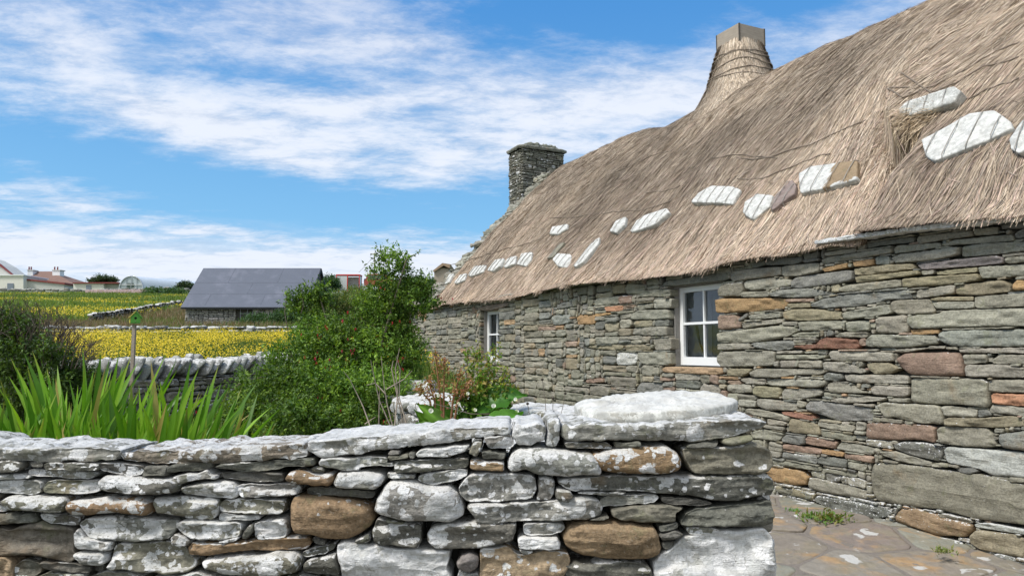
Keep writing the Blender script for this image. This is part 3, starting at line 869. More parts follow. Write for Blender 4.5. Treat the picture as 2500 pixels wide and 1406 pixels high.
# the end block seen behind the dock plant
bf = Buf()
p = W(1018, 952, 6.7)
stone(bf, [(-.16, -.09), (.13, -.10), (.17, 0.0), (.13, .08), (-.12, .08), (-.19, 0)], p, ex, ez, np.array([0, -1., 0]), 0.06, 0.35, 2.6, 0.01, 0.005, (0.3, 0.3, 0.29), .75, 2, 151, 0.02, 5, 0.006, 10)
bf.build('coping_stone', M['garden_stone'], rw, base=p)

# ------------------------------------------------------------------ cottage
VP = ray(400, 855); DV = np.array([VP[0], VP[1], 0]); DV /= np.linalg.norm(DV)
D = -DV                                   # along the wall towards the camera
Mv = np.array([-DV[0] * 0 + DV[1], -DV[0], 0.0])   # into the house (to the right, away)
NW = -Mv                                  # outward normal of the long wall
rb = ray(2000, 1235); G0 = EYE + rb * (1.5 / -rb[2])      # wall foot
CORNER = hit_plane(1000, 855, G0, NW); CORNER[2] = 0
O_S = float(np.dot(CORNER, D))


def wl(px, py, depth=0.0):
    """(s, z) on the long wall plane (or a plane 'depth' behind it)"""
    p = hit_plane(px, py, G0 + Mv * depth, NW)
    return float(np.dot(p - CORNER, D)), float(p[2])


def P3(s, t, z):
    return CORNER + D * s + Mv * t + ez * z


S_END = 19.4
HALF = 3.65
cot = empty('thatched_cottage', P3(9, HALF, 0), 'long grey stone cottage with shaggy straw thatched roof and two chimneys', 'cottage')
CB = P3(9, HALF, 0)

# openings
s2a, zt2 = wl(1637, 703); s2b, _ = wl(1757, 700); _, zb2 = wl(1690, 893)
REC = 0.0
for d in np.arange(0.1, 0.6, 0.01):
    if wl(1661, 800, d)[0] >= s2a: REC = d; break
REC = max(0.16, REC)
zt2 = wl(1700, 694)[1]
s1a, _ = wl(1175, 800); s1b, _ = wl(1221, 800); zt1 = wl(1200, 757)[1]; zb1 = wl(1200, 882)[1]
print('window', s2a, s2b, zb2, zt2, REC, 'w1', s1a, s1b, zb1, zt1)

# eave height along the wall read from the photograph's sagging eave
epx = [(1000, 752), (1070, 748), (1200, 732), (1330, 712), (1460, 694), (1600, 676), (1700, 660), (1800, 640), (1870, 628), (1990, 604), (2110, 585), (2230, 571), (2360, 556), (2500, 543)]
ev = sorted(wl(*q) for q in epx)
eave = lambda s: np.interp(s, [e[0] for e in ev], [e[1] for e in ev])
WTOP = lambda s: eave(s) - 0.005

STONES = """
F k .05: 525,290 560,270 860,260 855,310 800,335 525,345
F k .05: 875,290 1030,272 1030,300 880,320
F k .05: 370,330 510,295 510,340 400,370
F S .05: 190,420 240,390 660,350 665,440 420,470 230,495 190,480
F S .05: 668,350 1030,315 1030,410 850,445 675,450
F S .03: 1045,290 1100,265 1480,205 1484,270 1250,305 1060,335
F T .03: 1050,375 1300,320 1300,370 1080,405
F T .03: 1355,310 1484,290 1484,350 1360,360
F S .15: 60,580 110,515 290,505 300,580 270,640 70,645
F s .05: 305,510 330,490 590,460 755,480 760,540 560,570 380,585 320,560
F n .05: 755,500 800,455 1340,385 1350,480 1250,515 850,565 760,555
F y .03: 1355,375 1484,360 1484,430 1360,440
F y .03: 1360,450 1484,435 1484,505 1380,510
F s .1: 270,620 300,595 560,590 560,640 290,645
F n .03: 565,610 660,575 960,560 1130,600 1220,620 1100,630 900,650 720,650 570,635
F s .03: 1225,560 1300,530 1484,510 1484,595 1300,605 1230,590
F T .0: 45,660 700,655 720,720 700,750 450,780 200,795 50,795
F r .0: 710,665 980,658 975,690 720,695
F y .0: 725,705 940,700 940,745 730,750
F n .03: 950,710 1060,665 1240,625 1484,605 1484,680 1400,735 1150,750 1060,755 960,740
F r .03: 60,820 240,815 290,890 280,940 70,960
F k .03: 265,850 340,795 345,830 270,890
F s .03: 355,820 660,775 670,840 480,855 365,862
F s .03: 290,890 680,850 690,890 480,920 300,945
F y .03: 685,790 760,762 960,758 1230,780 1235,860 830,870 700,860
F s .05: 1235,790 1484,740 1484,860 1260,865
F s .03: 680,880 820,878 820,915 690,918
F S .0: 830,880 1250,870 1255,960 850,968
F s .03: 1280,880 1484,870 1484,970 1290,972
F s .03: 60,985 400,945 640,915 830,935 830,970 720,1020 600,1050 380,1080 70,1080
F s .03: 60,1090 360,1080 370,1140 130,1150 60,1145
F n .03: 380,1085 560,1065 780,1060 800,1100 760,1140 620,1155 420,1130
F s .03: 765,1010 850,980 1030,985 1030,1025 800,1028
F s .03: 785,1045 1010,1040 1000,1080 800,1085
F R .02: 800,1110 1020,1095 1040,1050 1110,1025 1390,1045 1410,1135 1000,1140 820,1135
F s .1: 1180,1010 1250,980 1484,980 1484,1030 1200,1030
F s .05: 55,1210 90,1165 560,1155 605,1170 600,1300 100,1315 60,1270
F s .0: 625,1160 870,1155 870,1180 630,1185
F s .0: 890,1165 1080,1145 1115,1170 910,1185
F s .0: 620,1195 1110,1195 1100,1225 1000,1235 625,1240
F s .05: 1115,1190 1140,1155 1484,1150 1484,1260 1150,1255
F s .0: 595,1265 645,1250 645,1310 600,1310
F s .0: 655,1250 810,1245 810,1315 660,1320
F s .0: 830,1250 1050,1245 1055,1325 830,1315
H s .05: 910,90 1100,90 1290,150 1350,185 1280,200 1000,185 920,165
H y .0: 0,155 220,155 220,190 130,235 0,225
H s .0: 225,190 290,155 900,160 915,190 850,215 640,215 470,245 240,235
H T .0: 510,230 640,228 640,250 520,252
H s .0: 660,235 790,232 780,258 665,258
H k .1: 915,225 950,195 1080,205 1100,250 1050,275 930,265
H s .12: 1100,210 1406,212 1406,298 1180,290 1120,260
H s .0: 110,260 150,245 370,250 360,310 180,300
H s .0: 365,270 420,252 940,260 945,310 850,338 700,330 400,320
H s .0: 0,305 220,305 235,385 100,385 0,370
H y .0: 240,350 270,318 500,335 515,390 500,440 300,425 250,400
H s .0: 520,380 550,350 860,345 900,380 880,410 690,455 530,450
H s .03: 950,310 980,285 1160,300 1260,350 1350,380 1340,392 980,385
H s .0: 1000,445 1180,410 1400,400 1406,490 1380,508 1100,490 990,465
H s .0: 915,380 1120,400 1040,420 920,420
H s .0: 0,390 105,390 95,495 0,490
H s .0: 105,445 275,460 270,520 120,520 100,480
H s .0: 285,440 500,455 660,480 650,555 380,550 290,510
H n .05: 735,510 780,460 900,460 1100,490 1406,530 1406,650 1060,655 900,600 750,555
H s .0: 165,560 190,530 350,550 590,610 590,660 450,630 180,590
H R .0: 510,570 560,565 780,590 825,620 820,650 700,635 560,600
H r .0: 0,570 130,575 260,615 0,600
H y .0: 590,670 610,630 850,680 880,740 890,790 590,760
H S .05: 865,660 1190,690 1215,730 1200,758 1000,735 865,700
H S .05: 900,740 1200,790 1225,820 1180,845 905,800
H s .0: 375,630 580,665 560,700 380,690
H s .0: 340,690 545,710 545,745 350,720
H s .0: 200,760 330,730 540,770 510,820 480,845 230,820
H n .1: 510,820 560,780 730,800 740,870 680,880 520,850
H r .1: 745,820 770,795 1050,850 1030,920 880,895 750,870
H s .05: 1040,900 1090,850 1406,905 1406,975 1200,950 1050,925
H r .05: 535,870 900,920 890,975 700,950 540,920
H T .05: 905,920 1115,950 1105,995 900,960
H r .05: 1115,960 1380,990 1360,1055 1120,1010
H n .15: 525,945 850,990 860,1060 650,1030 525,1010
H k .12: 850,1020 900,990 1140,1020 1140,1105 870,1060
H s .05: 1150,1035 1370,1070 1350,1140 1150,1100
H S .05: 410,1015 880,1085 900,1130 600,1095 410,1060
H T .12: 350,1130 420,1080 720,1130 770,1190 760,1260 640,1265 430,1230
H S .12: 790,1180 1330,1310 1330,1400 900,1330 780,1290
H S .1: 910,1100 1240,1150 1220,1195 920,1140
H S .2: 430,1265 820,1340 810,1400 500,1350
H S .05: 400,845 525,880 520,950 390,930
G k .0: 0,290 450,225 455,280 150,310 0,340
G S .0: 480,260 500,220 1010,165 1015,225 700,265 500,295
G S .1: 1035,150 1260,130 1260,205 1035,218
G k .0: 1280,110 1484,95 1484,160 1290,165
G s .0: 715,300 850,255 1380,205 1410,235 1400,270 850,305 730,320
G s .0: 255,350 300,310 700,285 715,325 430,370 270,388
G n .0: 0,355 245,330 245,385 0,425
G s .1: 905,320 1100,290 1350,278 1484,305 1484,370 1150,405 905,420
G s .05: 230,430 330,390 560,365 890,318 880,400 700,440 560,460 280,480
G n .0: 80,420 215,410 220,490 90,495
G T .0: 0,440 75,435 70,500 0,505
G y .0: 0,515 220,490 440,485 465,530 300,560 0,585
G p .1: 470,490 900,440 1240,405 1315,430 1310,480 1000,510 520,545
G S .0: 1320,430 1484,410 1484,480 1330,485
G y .0: 0,595 500,548 515,590 0,655
G s .0: 520,550 640,545 640,580 530,590
G y .0: 655,560 1050,518 1060,565 800,585 660,590
G s .05: 1065,515 1484,490 1484,600 1110,625 1080,590
G s .05: 0,665 330,630 335,710 0,740
G y .05: 340,630 420,620 1050,575 1080,620 1060,650 700,690 345,715
G s .05: 0,760 460,720 470,810 200,830 50,825 0,800
G s .05: 475,740 840,680 845,770 600,800 485,815
G y .0: 850,690 1290,640 1370,690 1370,750 1100,785 850,780
G T .0: 1390,680 1440,640 1484,640 1484,745 1400,740
G S .1: 220,860 260,830 590,820 625,870 660,930 640,960 300,970 240,930
G y .0: 605,820 700,800 1010,795 1010,838 640,840
G s .0: 630,860 700,845 1025,845 1025,910 680,920
G S .05: 1030,795 1484,765 1484,895 1060,912 1030,890
G s .0: 0,880 215,865 240,960 0,1005
G s .05: 395,1000 450,975 690,960 730,930 1000,920 1484,905 1484,1090 1100,1080 450,1105 400,1060
G s .0: 85,995 380,970 400,1050 395,1145 90,1145
G T .0: 415,1110 690,1107 690,1150 430,1160
G n .05: 690,1150 740,1118 1484,1110 1484,1270 840,1275 710,1220
G s .1: 0,1210 60,1155 640,1165 680,1200 680,1250 300,1290 0,1270
G S .0: 275,1300 640,1280 400,1330 290,1330
G s .0: 865,1295 1484,1280 1484,1335 890,1335
I r .08 2: 295,60 380,5 870,-5 905,60 925,190 920,225 640,228 420,210 330,130
I s .03: 0,5 260,0 270,90 0,95
I y .0: 0,110 60,98 220,100 320,150 230,205 80,210 20,160
I s .0: 0,214 400,215 405,300 0,300
I s .0: 920,20 1140,20 1150,95 930,115
I s .0: 1190,80 1260,25 1484,20 1484,115 1210,110
I s .03: 935,150 950,120 1300,115 1484,150 1484,240 950,235
I s .12: 410,240 700,245 1150,255 1175,530 900,495 680,495 410,475
I s .0: 1155,260 1484,258 1484,380 1170,378
I O .05: 1185,410 1210,390 1484,395 1484,515 1200,490
I s .05: 1170,550 1200,495 1484,525 1484,600 1180,580
I s .1: 30,340 80,312 400,325 400,400 350,430 60,405
I s .0: 210,437 395,435 395,480 215,470
I n .0: 0,440 190,430 160,460 0,510
I s .12: 95,500 170,475 690,505 730,600 730,685 500,675 260,615 180,625
I s .0: 700,530 740,505 1050,540 1050,620 750,610
I k .0: 1060,545 1160,545 1200,600 1060,618
I y .1: 740,640 790,620 1100,625 1380,600 1480,640 1484,700 1200,715 750,700
I r .12: 0,672 150,665 650,700 655,860 500,830 200,835 0,815
I s .05: 665,740 700,705 1130,715 1200,780 1250,890 1150,905 900,895 690,860
I n .1: 1255,780 1484,730 1484,935 1300,910 1260,850
I k .25: 260,880 350,850 540,855 740,900 720,1010 680,1040 400,970 280,920
I s .3: 0,825 250,850 255,925 0,885
I l .1: 745,930 780,897 1484,940 1484,1185 1200,1170 1070,1110 780,1050
I s .05: 130,940 290,940 610,1045 600,1085 350,1050 140,975
I s .0: 610,1050 760,1050 780,1090 620,1090
I k .05: 850,1105 1000,1085 1070,1130 1000,1160 900,1145
J S .12: 1055,100 1075,5 1200,-10 1640,50 2060,100 2300,150 2560,215 2560,590 2300,560 2020,520 1700,440 1540,425 1230,380 1110,360 1060,260
J b .15 2: 1280,500 1340,430 1500,430 1700,490 2020,580 2020,640 1960,700 1680,690 1550,640 1380,590 1290,560
J l .2: 2040,580 2150,560 2500,620 2500,670 2200,630 2060,610
J S .2: 1690,480 1760,475 2010,530 2030,570 1900,560 1720,510
J y .1: 2000,690 2060,630 2400,670 2500,720 2500,900 2400,880 2100,820 2010,760
J y .35: 1130,580 1250,600 1660,720 1640,770 1400,720 1190,660
J y .3: 1660,740 1760,760 2020,820 2020,880 1850,830 1680,780
J r .8: 2060,860 2100,840 2500,970 2500,1100 2350,1070 2060,920
J k .3: 750,560 830,510 1090,560 1190,690 1180,720 900,650 770,620
J k .3: 520,330 560,300 1180,410 1270,470 1230,510 1080,530 860,490 740,460 600,400 530,370
J k .2: 390,450 500,440 720,490 730,515 500,495
J k .2: 220,330 500,370 530,410 380,415 230,380
J k .45: 1200,700 1230,680 1900,850 2010,900 1980,960 1600,860 1220,730
J k .4: 100,380 200,370 260,420 360,480 200,500 100,440
J y .15: 130,210 350,240 530,290 500,360 330,310 170,270
K T .0: 285,480 330,445 480,450 480,545 300,550
K T .0: 480,440 640,425 650,440 560,460 490,465
K O .0: 570,370 760,355 765,410 600,420
K r .2: 722,260 850,250 855,335 725,345
K W .3: 695,830 900,830 905,900 880,955 700,955
K s .0: 915,825 1240,820 1245,960 960,945 910,880
K s .0: 855,440 920,400 1220,395 1230,495 850,500
K s .0: 845,650 880,575 1220,565 1220,665
K s .0: 1055,680 1250,675 1250,800 1080,805
K s .0: 930,230 990,200 1240,185 1240,265 930,270
K s .0: 1070,310 1090,290 1250,285 1240,380 1080,390
K y .0: 370,770 480,755 780,755 770,810 480,795
K y .0: 785,755 1045,750 1040,805 790,810
K s .0: 480,670 720,670 725,740 490,745
K S .0: 780,200 810,125 990,150 980,200 940,245 800,240
K y .0: 660,170 680,150 780,140 770,230 665,240
K n .0: 900,1200 940,1130 1160,1130 1160,1240 900,1240
K r .0: 1165,1175 1290,1175 1280,1225 1165,1230
K r .0: 1135,1080 1285,1080 1285,1115 1140,1115
K n .0: 30,470 60,450 230,445 235,530 60,560
K n .0: 90,350 160,320 245,315 260,370 100,395
K s .0: 470,310 500,285 720,255 718,340 480,360
K r .0: 380,1100 560,1085 570,1130 385,1140
K s .0: 205,1110 220,1095 370,1100 350,1170 210,1165
K y .0: 185,885 305,885 300,1000 190,1000
"""
items = parse(STONES)
# stones that continue from one traced strip into the next become one stone
Ls = [k for k, it in enumerate(items) if 2117 < max(p[0] for p in it[3]) < 2142]
Rs = [k for k, it in enumerate(items) if 2114 < min(p[0] for p in it[3]) < 2126]
gone = set(); extra = []
def edge(pts, side):
    x = [p[0] for p in pts]; m_ = max(x) if side > 0 else min(x)
    y = [p[1] for p in pts if abs(p[0] - m_) < 14]; return min(y), max(y)
for a in Ls:
    if a in gone: continue
    for b in Rs:
        if b in gone or b == a: continue
        ya, yb = edge(items[a][3], 1), edge(items[b][3], -1)
        ov = min(ya[1], yb[1]) - max(ya[0], yb[0])
        if ov > 0.5 * max(3, min(ya[1] - ya[0], yb[1] - yb[0])):
            pa, pb = items[a][3], items[b][3]
            q = np.array([p for p in pa if p[0] < max(u[0] for u in pa) - 8] + [p for p in pb if p[0] > min(u[0] for u in pb) + 8])
            if len(q) < 4: continue
            c = q.mean(0); sc = np.ptp(q, 0) + 1e-6; ang = np.arctan2((q[:, 1] - c[1]) / sc[1], (q[:, 0] - c[0]) / sc[0]); q = q[np.argsort(ang)]
            big = items[a] if np.ptp([p[0] for p in pa]) > np.ptp([p[0] for p in pb]) else items[b]
            extra.append((big[0], big[1], 1, [tuple(p) for p in q])); gone |= {a, b}; break
re_ = np.random.default_rng(77); fin = []
for k, it in enumerate(items):
    if k in gone: continue
    px = it[3]
    if max(p[0] for p in px) > 2498: sh_ = re_.uniform(5, 75); px = [(x + sh_ if x > 2498 else x, y + (sh_ * (y - 855) / 2100 if x > 2498 else 0)) for x, y in px]
    if k in Ls: sh_ = re_.uniform(-10, 12); px = [(x + sh_ if x > 2112 else x, y) for x, y in px]
    fin.append((it[0], it[1], it[2], px))
print('merged', len(extra))
cw = Buf(); blocked = []
for i, (tone, li, rnd, px) in enumerate(fin + extra):
    pl = [wl(x, y) for x, y in px]
    c = np.mean(pl, 0)
    pl = [(c[0] + (s - c[0]) * 1.0, c[1] + (z - c[1]) * 1.0) for s, z in pl]
    blocked.append(pl)
    rr_ = np.random.default_rng(1500 + i)
    cc = np.array(TONE[tone]) * (1.0 if tone in 'TrROyWlb' else 1.12)
    stone(cw, pl, P3(0, 0, 0), D, ez, NW, 0.03 if rnd == 1 else 0.05, 0.10, 5.0 if rnd == 1 else 3, 0.010, 0.0055, jit_col(cc, rr_, 0.12), li, 1, 5000 + i, 0.05, 2, 0.003, 8)

# openings, lintels and sills are parts of their own
lint2 = [wl(1340 + x / 4.136, 660 + y / 4.136) for x, y in ((1158, 145), (1200, 108), (1500, 60), (1820, 20), (1830, 95), (1500, 132), (1170, 168))]
sill2 = [wl(1340 + x / 4.136, 660 + y / 4.136) for x, y in ((1160, 1000), (1200, 970), (1770, 982), (1780, 1040), (1700, 1056), (1190, 1032))]
lint1 = [wl(980 + x / 4.134, 720 + y / 4.134) for x, y in ((755, 140), (900, 100), (1090, 75), (1085, 115), (900, 158), (780, 155))]
blocked += [lint2, sill2, lint1]
blocked.append([(s2a, zb2 - .0), (s2b, zb2 - .0), (s2b, zt2), (s2a, zt2)])
blocked.append([(s1a, zb1), (s1b, zb1), (s1b, zt1), (s1a, zt1)])
rr_ = np.random.default_rng(3)
mixc = [TONE['s']] * 14 + [TONE['S']] * 7 + [TONE['n']] * 3 + [TONE['k']] * 3 + [(.27, .24, .17)] * 3 + [(.27, .20, .15)] + [(0.32, 0.22, 0.13)]
boxes = pack(-0.1, S_END, -0.45, 2.75, blocked=blocked, ztop=WTOP, seed=4, wr=(0.14, 0.52), hr=(0.045, 0.14), hpow=1.1, wsc=lambda s: (float(np.interp(s, [9, 12, 15], [1.7, 1.3, 1.0])), float(np.interp(s, [9, 12, 15], [1.15, 1.0, 1.0]))))
print('cottage packed stones', len(boxes))
for i, b in enumerate(boxes):
    s_mid = (b[0] + b[1]) / 2
    res = 0.016 if s_mid > 6 else 0.024
    li = rr_.uniform(0, .12) + (0.25 if b[3] < 0.35 else 0)
    # courses rise and fall a little along the wall
    pl = rect_poly(b, rr_, 0.004, 0.010)
    stone(cw, pl, P3(0, 0, 0), D, ez, NW, rr_.uniform(0.018, 0.042), 0.10, 5.5, res, 0.006, jit_col(mixc[rr_.integers(len(mixc))], rr_, 0.2) * 1.08, li, 1, 9000 + i, 0.07, 1, 0.003, 6)
wall_o = cw.build('long_wall', M['cottage_stone'], cot, base=CB)

# solid wall behind the stones (with the two window openings left free) and the other three walls
core = Buf(); T0 = 0.06
def slab(s0, s1, z0, z1, t0=T0, t1=0.7, col=(0.12, 0.12, 0.105)):
    P = [P3(s, t, z) for z in (z0, z1) for (s, t) in ((s0, t0), (s1, t0), (s1, t1), (s0, t1))]
    core.hexa([P[k] for k in (0, 1, 2, 3, 4, 5, 6, 7)], col)
slab(0.6, s1a - .01, -0.5, 2.38); slab(s1b + .01, s2a - .01, -0.5, 2.38); slab(s2b + .01, S_END, -0.5, 2.38)
slab(s1a - .01, s1b + .01, -0.5, zb1 - 0.01); slab(s1a - .01, s1b + .01, zt1 + 0.01, 2.38)
slab(s2a - .01, s2b + .01, -0.5, zb2 - 0.01); slab(s2a - .01, s2b + .01, zt2 + 0.01, 2.38)
slab(S_END - .6, S_END, -.5, 2.38, 0.7, 2 * HALF - .7); slab(0.6, S_END, -.5, 2.38, 2 * HALF - .7, 2 * HALF)
core.build('inner_wall', M['core'], cot, smooth=False, base=CB)

# gable wall at the far end, with its stone skew rising past the thatch
gb = Buf()
SK1 = wl(1062, 745)[0] + 0.02
gpoly = [P3(SK1 - .8, 0.06, -.5), P3(SK1 - .8, 2 * HALF, -.5), P3(SK1 - .8, 2 * HALF, 2.5), P3(SK1 - .8, HALF, 6.05), P3(SK1 - .8, 0.06, 2.5)]
gb.prism(gpoly, D * 0.75, (0.16, 0.16, 0.14))
gb.build('gable_wall', M['far_stone'], cot, smooth=False, base=CB)
sk = Buf(); r5 = np.random.default_rng(55)
for side in (0, 1):
    for i in range(46):
        q = i / 45
        t = 0.02 + q * (HALF - 0.45); z = 2.55 + q * 3.45
        if side: t = 2 * HALF - t
        h = 0.085 * r5.uniform(.5, 1.7)
        L = r5.uniform(.30, .48)
        u0 = r5.uniform(-.06, .06)
        pl = [(-L / 2, -h / 2), (L / 2, -h / 2), (L / 2 * r5.uniform(.8, 1), h / 2), (-L / 2 * r5.uniform(.7, 1), h / 2)]
        stone(sk, pl, P3(SK1, t + u0 + 0.06, z + .10), Mv, ez, D, 0.02, r5.uniform(.7, 1.0) * (1 - .25 * q) + (.45 if q < .14 else 0), 4, 0.05, 0.01, jit_col((0.27, 0.26, 0.215), r5, .25), r5.uniform(.0, .12), 1, 600 + i, 0.1, 5, 0.03, 4)
sk.build('gable_skew', M['far_stone'], cot, base=CB)

# window frames, reveals, glass
def window(sa, sb, zb, zt, bars_v, bars_h, depth):
    wo_ = empty('window', P3((sa + sb) / 2, depth, zb), parent=None)
    wo_.parent = cot; wo_.location = tuple((P3((sa + sb) / 2, depth, zb) - CB).tolist())
    wb = P3((sa + sb) / 2, depth, zb); WORLD_OF[wo_.name] = tuple(wb.tolist())
    ax = (D, Mv, ez)
    rv = Buf()
    for s in (sa - .004, sb + .004):
        rv.box(P3(s, (T0 + depth + .1) / 2, (zb + zt) / 2), (0.02, depth + .1 - T0, zt - zb + .05), ax, (0.20, 0.19, 0.17))
    rv.box(P3((sa + sb) / 2, (T0 + depth + .1) / 2, zt + .012), (sb - sa + .04, depth + .1 - T0, 0.02), ax, (0.2, 0.19, 0.17))
    rv.build('reveal', M['mortar'], wo_, smooth=False, base=wb)
    f = Buf(); W_ = sb - sa - .02; c = (sa + sb) / 2; fw = 0.065
    H = zt - zb - .01; zc = (zt + zb) / 2
    f.box(P3(c - W_ / 2 + fw / 2, depth, zc), (fw, 0.06, H), ax); f.box(P3(c + W_ / 2 - fw / 2, depth, zc), (fw, 0.06, H), ax)
    f.box(P3(c, depth, zt - fw / 2 - .005), (W_ - 2 * fw - .002, 0.058, fw), ax); f.box(P3(c, depth - .012, zb + 0.055), (W_ - 2 * fw - .002, 0.082, 0.10), ax)
    f.build('frame', M['white'], wo_, smooth=False, base=wb)
    g = Buf()
    for v in bars_v: g.box(P3(c + v * W_, depth - .004, zc + .02), (0.024, 0.034, H - .16), ax)
    for h in bars_h:
        g.box(P3(c, depth - .006, zb + h * (zt - zb)), (W_ - 2 * fw - .004, 0.044, 0.03), ax)
    g.build('glazing_bars', M['white'], wo_, smooth=False, base=wb)
    p = Buf(); a = P3(c - W_ / 2 + fw, depth + .005, zb + .1); b = P3(c + W_ / 2 - fw, depth + .005, zb + .1); u = ez * (H - .16)
    p.add([a, b, b + u, a + u], [[0, 1, 2, 3]])
    p.build('pane', M['glass'], wo_, smooth=False, base=wb)
    return wo_


M['mortar'] = plain_mat('rough_mortar', (0.27, 0.26, 0.24), 0.95, 0.25, 14, 0.6, 40, stain=(0.13, 0.12, 0.11))
M['plaster'] = plain_mat('white_plaster', (0.80, 0.82, 0.84), 0.9, 0.15, 4, 0.1)
M['room'] = plain_mat('dim_room', (0.30, 0.32, 0.32), 0.9, 0.3, 3)
w2 = window(s2a, s2b, zb2, zt2, (0.0,), (0.53,), REC)
w1 = window(s1a, s1b, zb1, zt1, (0.0,), (0.53,), REC)
for (sa, sb, zb, zt) in ((s2a, s2b, zb2, zt2), (s1a, s1b, zb1, zt1)):
    e_ = Buf(); ax = (D, Mv, ez); c = (sa + sb) / 2; d0 = REC + .07
    # whitewashed splayed embrasure inside the thick wall, dim room behind
    e_.hexa([P3(sa + .004, d0, zb - .02), P3(sa + .004, d0 + .42, zb - .02), P3(sa - .007, d0 + .42, zb - .02), P3(sa - .007, d0, zb - .02),
             P3(sa + .004, d0, zt + .02), P3(sa + .004, d0 + .42, zt + .02), P3(sa - .007, d0 + .42, zt + .02), P3(sa - .007, d0, zt + .02)], (.7, .7, .7))
    e_.box(P3(c, d0 + .2, zb - .02), (sb - sa + .1, .5, .03), ax)
    e_.build('embrasure', M['plaster'], cot, smooth=False, base=CB)
    e_ = Buf(); e_.box(P3(c + .1, d0 + .45, (zb + zt) / 2), (1.6, .03, 1.4), ax); e_.build('room_back', M['room'], cot, smooth=False, base=CB)
bl = Buf(); stone(bl, lint2, P3(0, 0, 0), D, ez, NW, 0.03, 0.22, 5, 0.01, 0.006, (0.17, 0.17, 0.14), .1, 1, 41, 0.0, 3, 0.003, 8); bl.build('lintel', M['cottage_stone'], cot, base=CB)
bl = Buf(); stone(bl, lint1, P3(0, 0, 0), D, ez, NW, 0.03, 0.22, 5, 0.015, 0.006, (0.25, 0.20, 0.16), .05, 1, 42, 0.0, 2, 0.003, 7); bl.build('lintel', M['cottage_stone'], cot, base=CB)
bl = Buf(); stone(bl, sill2, P3(0, 0, 0), D, ez, NW, 0.045, REC + .04, 5, 0.01, 0.004, (0.37, 0.26, 0.16), .02, 1, 43, 0.0, 4, 0.002, 8); bl.build('sill', M['cottage_stone'], cot, base=CB)
bl = Buf(); s1w = [(s1a - .1, zb1 - .07), (s1b + .1, zb1 - .07), (s1b + .1, zb1 - .005), (s1a - .1, zb1 - .005)]
stone(bl, s1w, P3(0, 0, 0), D, ez, NW, 0.045, REC + .04, 5, 0.02, 0.004, (0.25, 0.24, 0.2), .02, 1, 44, 0.0, 3, 0.002, 6); bl.build('sill', M['cottage_stone'], cot, base=CB)
# dark stick and pot plant behind the glass
stk = Buf(); stk.tube([P3(s2a + .17, REC + .10, zb2 + .50), P3(s2a + .21, REC + .11, zb2 + .3), P3(s2a + .30, REC + .13, zb2 + .08)], [0.016, 0.014, 0.01], n=6)
tag(stk.build('walking_stick', plain_mat('dark_wood', (0.03, 0.03, 0.03), .6), None, base=P3(s2a + .3, REC + .13, zb2 + .08)), 'dark stick leaning behind the lower left pane of the larger cottage window', 'stick')

# ------------------------------------------------------------------ thatched roof
NRIDGE = NW
def on_plane_t(px, py, t):
    p = hit_plane(px, py, CORNER + Mv * t, NW)
    return float(np.dot(p - CORNER, D)), float(p[2])

rpx = [(1380, 412), (1440, 378), (1500, 350), (1570, 329), (1640, 312), (1720, 268), (1815, 228), (1900, 186), (1960, 155), (2050, 112), (2120, 85), (2200, 46), (2290, 2)]
rv_ = sorted(on_plane_t(x, y, HALF) for x, y in rpx)
print('ridge z', [round(z, 2) for s, z in rv_])
ridge_z = lambda s: np.interp(s, [a[0] for a in rv_], [a[1] for a in rv_])
eave_s = lambda s: eave(s) + 0.05
T_E = -0.10
S_TH = wl(1062, 745)[0]
print('thatch starts', S_TH, 'px1035', wl(1035, 700)[0])


def prof(q):
    q = np.asarray(q, float)
    x = np.abs(1 - q)
    f = (1 - np.sqrt(x ** 2 + 0.075 ** 2)) / (1 - 0.075) + 0.0028 + 0.035 * np.sin(np.pi * np.clip(np.where(q > 1, 2 - q, q), 0, 1))
    return f


FOLD = []
def disp(s, q):
    s = np.asarray(s, float); q = np.asarray(q, float)
    z = np.zeros(s.shape).ravel()
    d = 0.055 * fbm(np.c_[s.ravel() * 0.55, q.ravel() * 2.2, z], 3) + 0.018 * fbm(np.c_[s.ravel() * 3, q.ravel() * 9, z + 4], 2)
    d = d.reshape(s.shape)
    if FOLD:
        fs = np.interp(q, FOLD[0], FOLD[1]); ds = s - fs
        fade = np.clip((0.62 - q) / 0.25, 0, 1)
        low_ = np.clip(q / 0.10, 0.3, 1)
        d = d + fade * low_ * np.where(ds > 0, 0.07 + 0.16 * np.exp(-ds / 0.45), 0) * np.clip(np.abs(ds) / 0.05, 0, 1)
        d = d - fade * 0.14 * np.exp(-((ds + .05) / 0.09) ** 2) * np.clip(q / .08, .2, 1) - 0.09 * fade * np.exp(-np.abs(ds) / 0.40) * (ds < 0)
        d = d - 0.42 * np.exp(-((s - HOLE[0]) / 0.12) ** 2 - ((q - HOLE[1]) / 0.06) ** 2)
    return d


def roof(s, q, lift=0.0):
    s = np.asarray(s, float); q = np.asarray(q, float)
    t = T_E + q * (HALF - T_E)
    ze = eave_s(s); zr = ridge_z(s)
    z = ze + (zr - ze) * prof(q)
    dq = 1e-3
    slope = (prof(q + dq) - prof(q - dq)) / (2 * dq) * (zr - ze) / (HALF - T_E)
    k = 1 / np.sqrt(1 + slope ** 2)
    d = disp(s, q) + lift
    t2 = t - slope * k * d; z2 = z + k * d
    return CORNER + s[..., None] * D + t2[..., None] * Mv + z2[..., None] * ez


def roof_n(s, q):
    e = 0.01
    a = roof(s + e, q) - roof(s - e, q); b = roof(s, q + e) - roof(s, q - e)
    n = np.cross(b, a); n /= np.linalg.norm(n, axis=-1)[..., None] + 1e-9
    return np.where((n[..., 2] < 0)[..., None], -n, n)


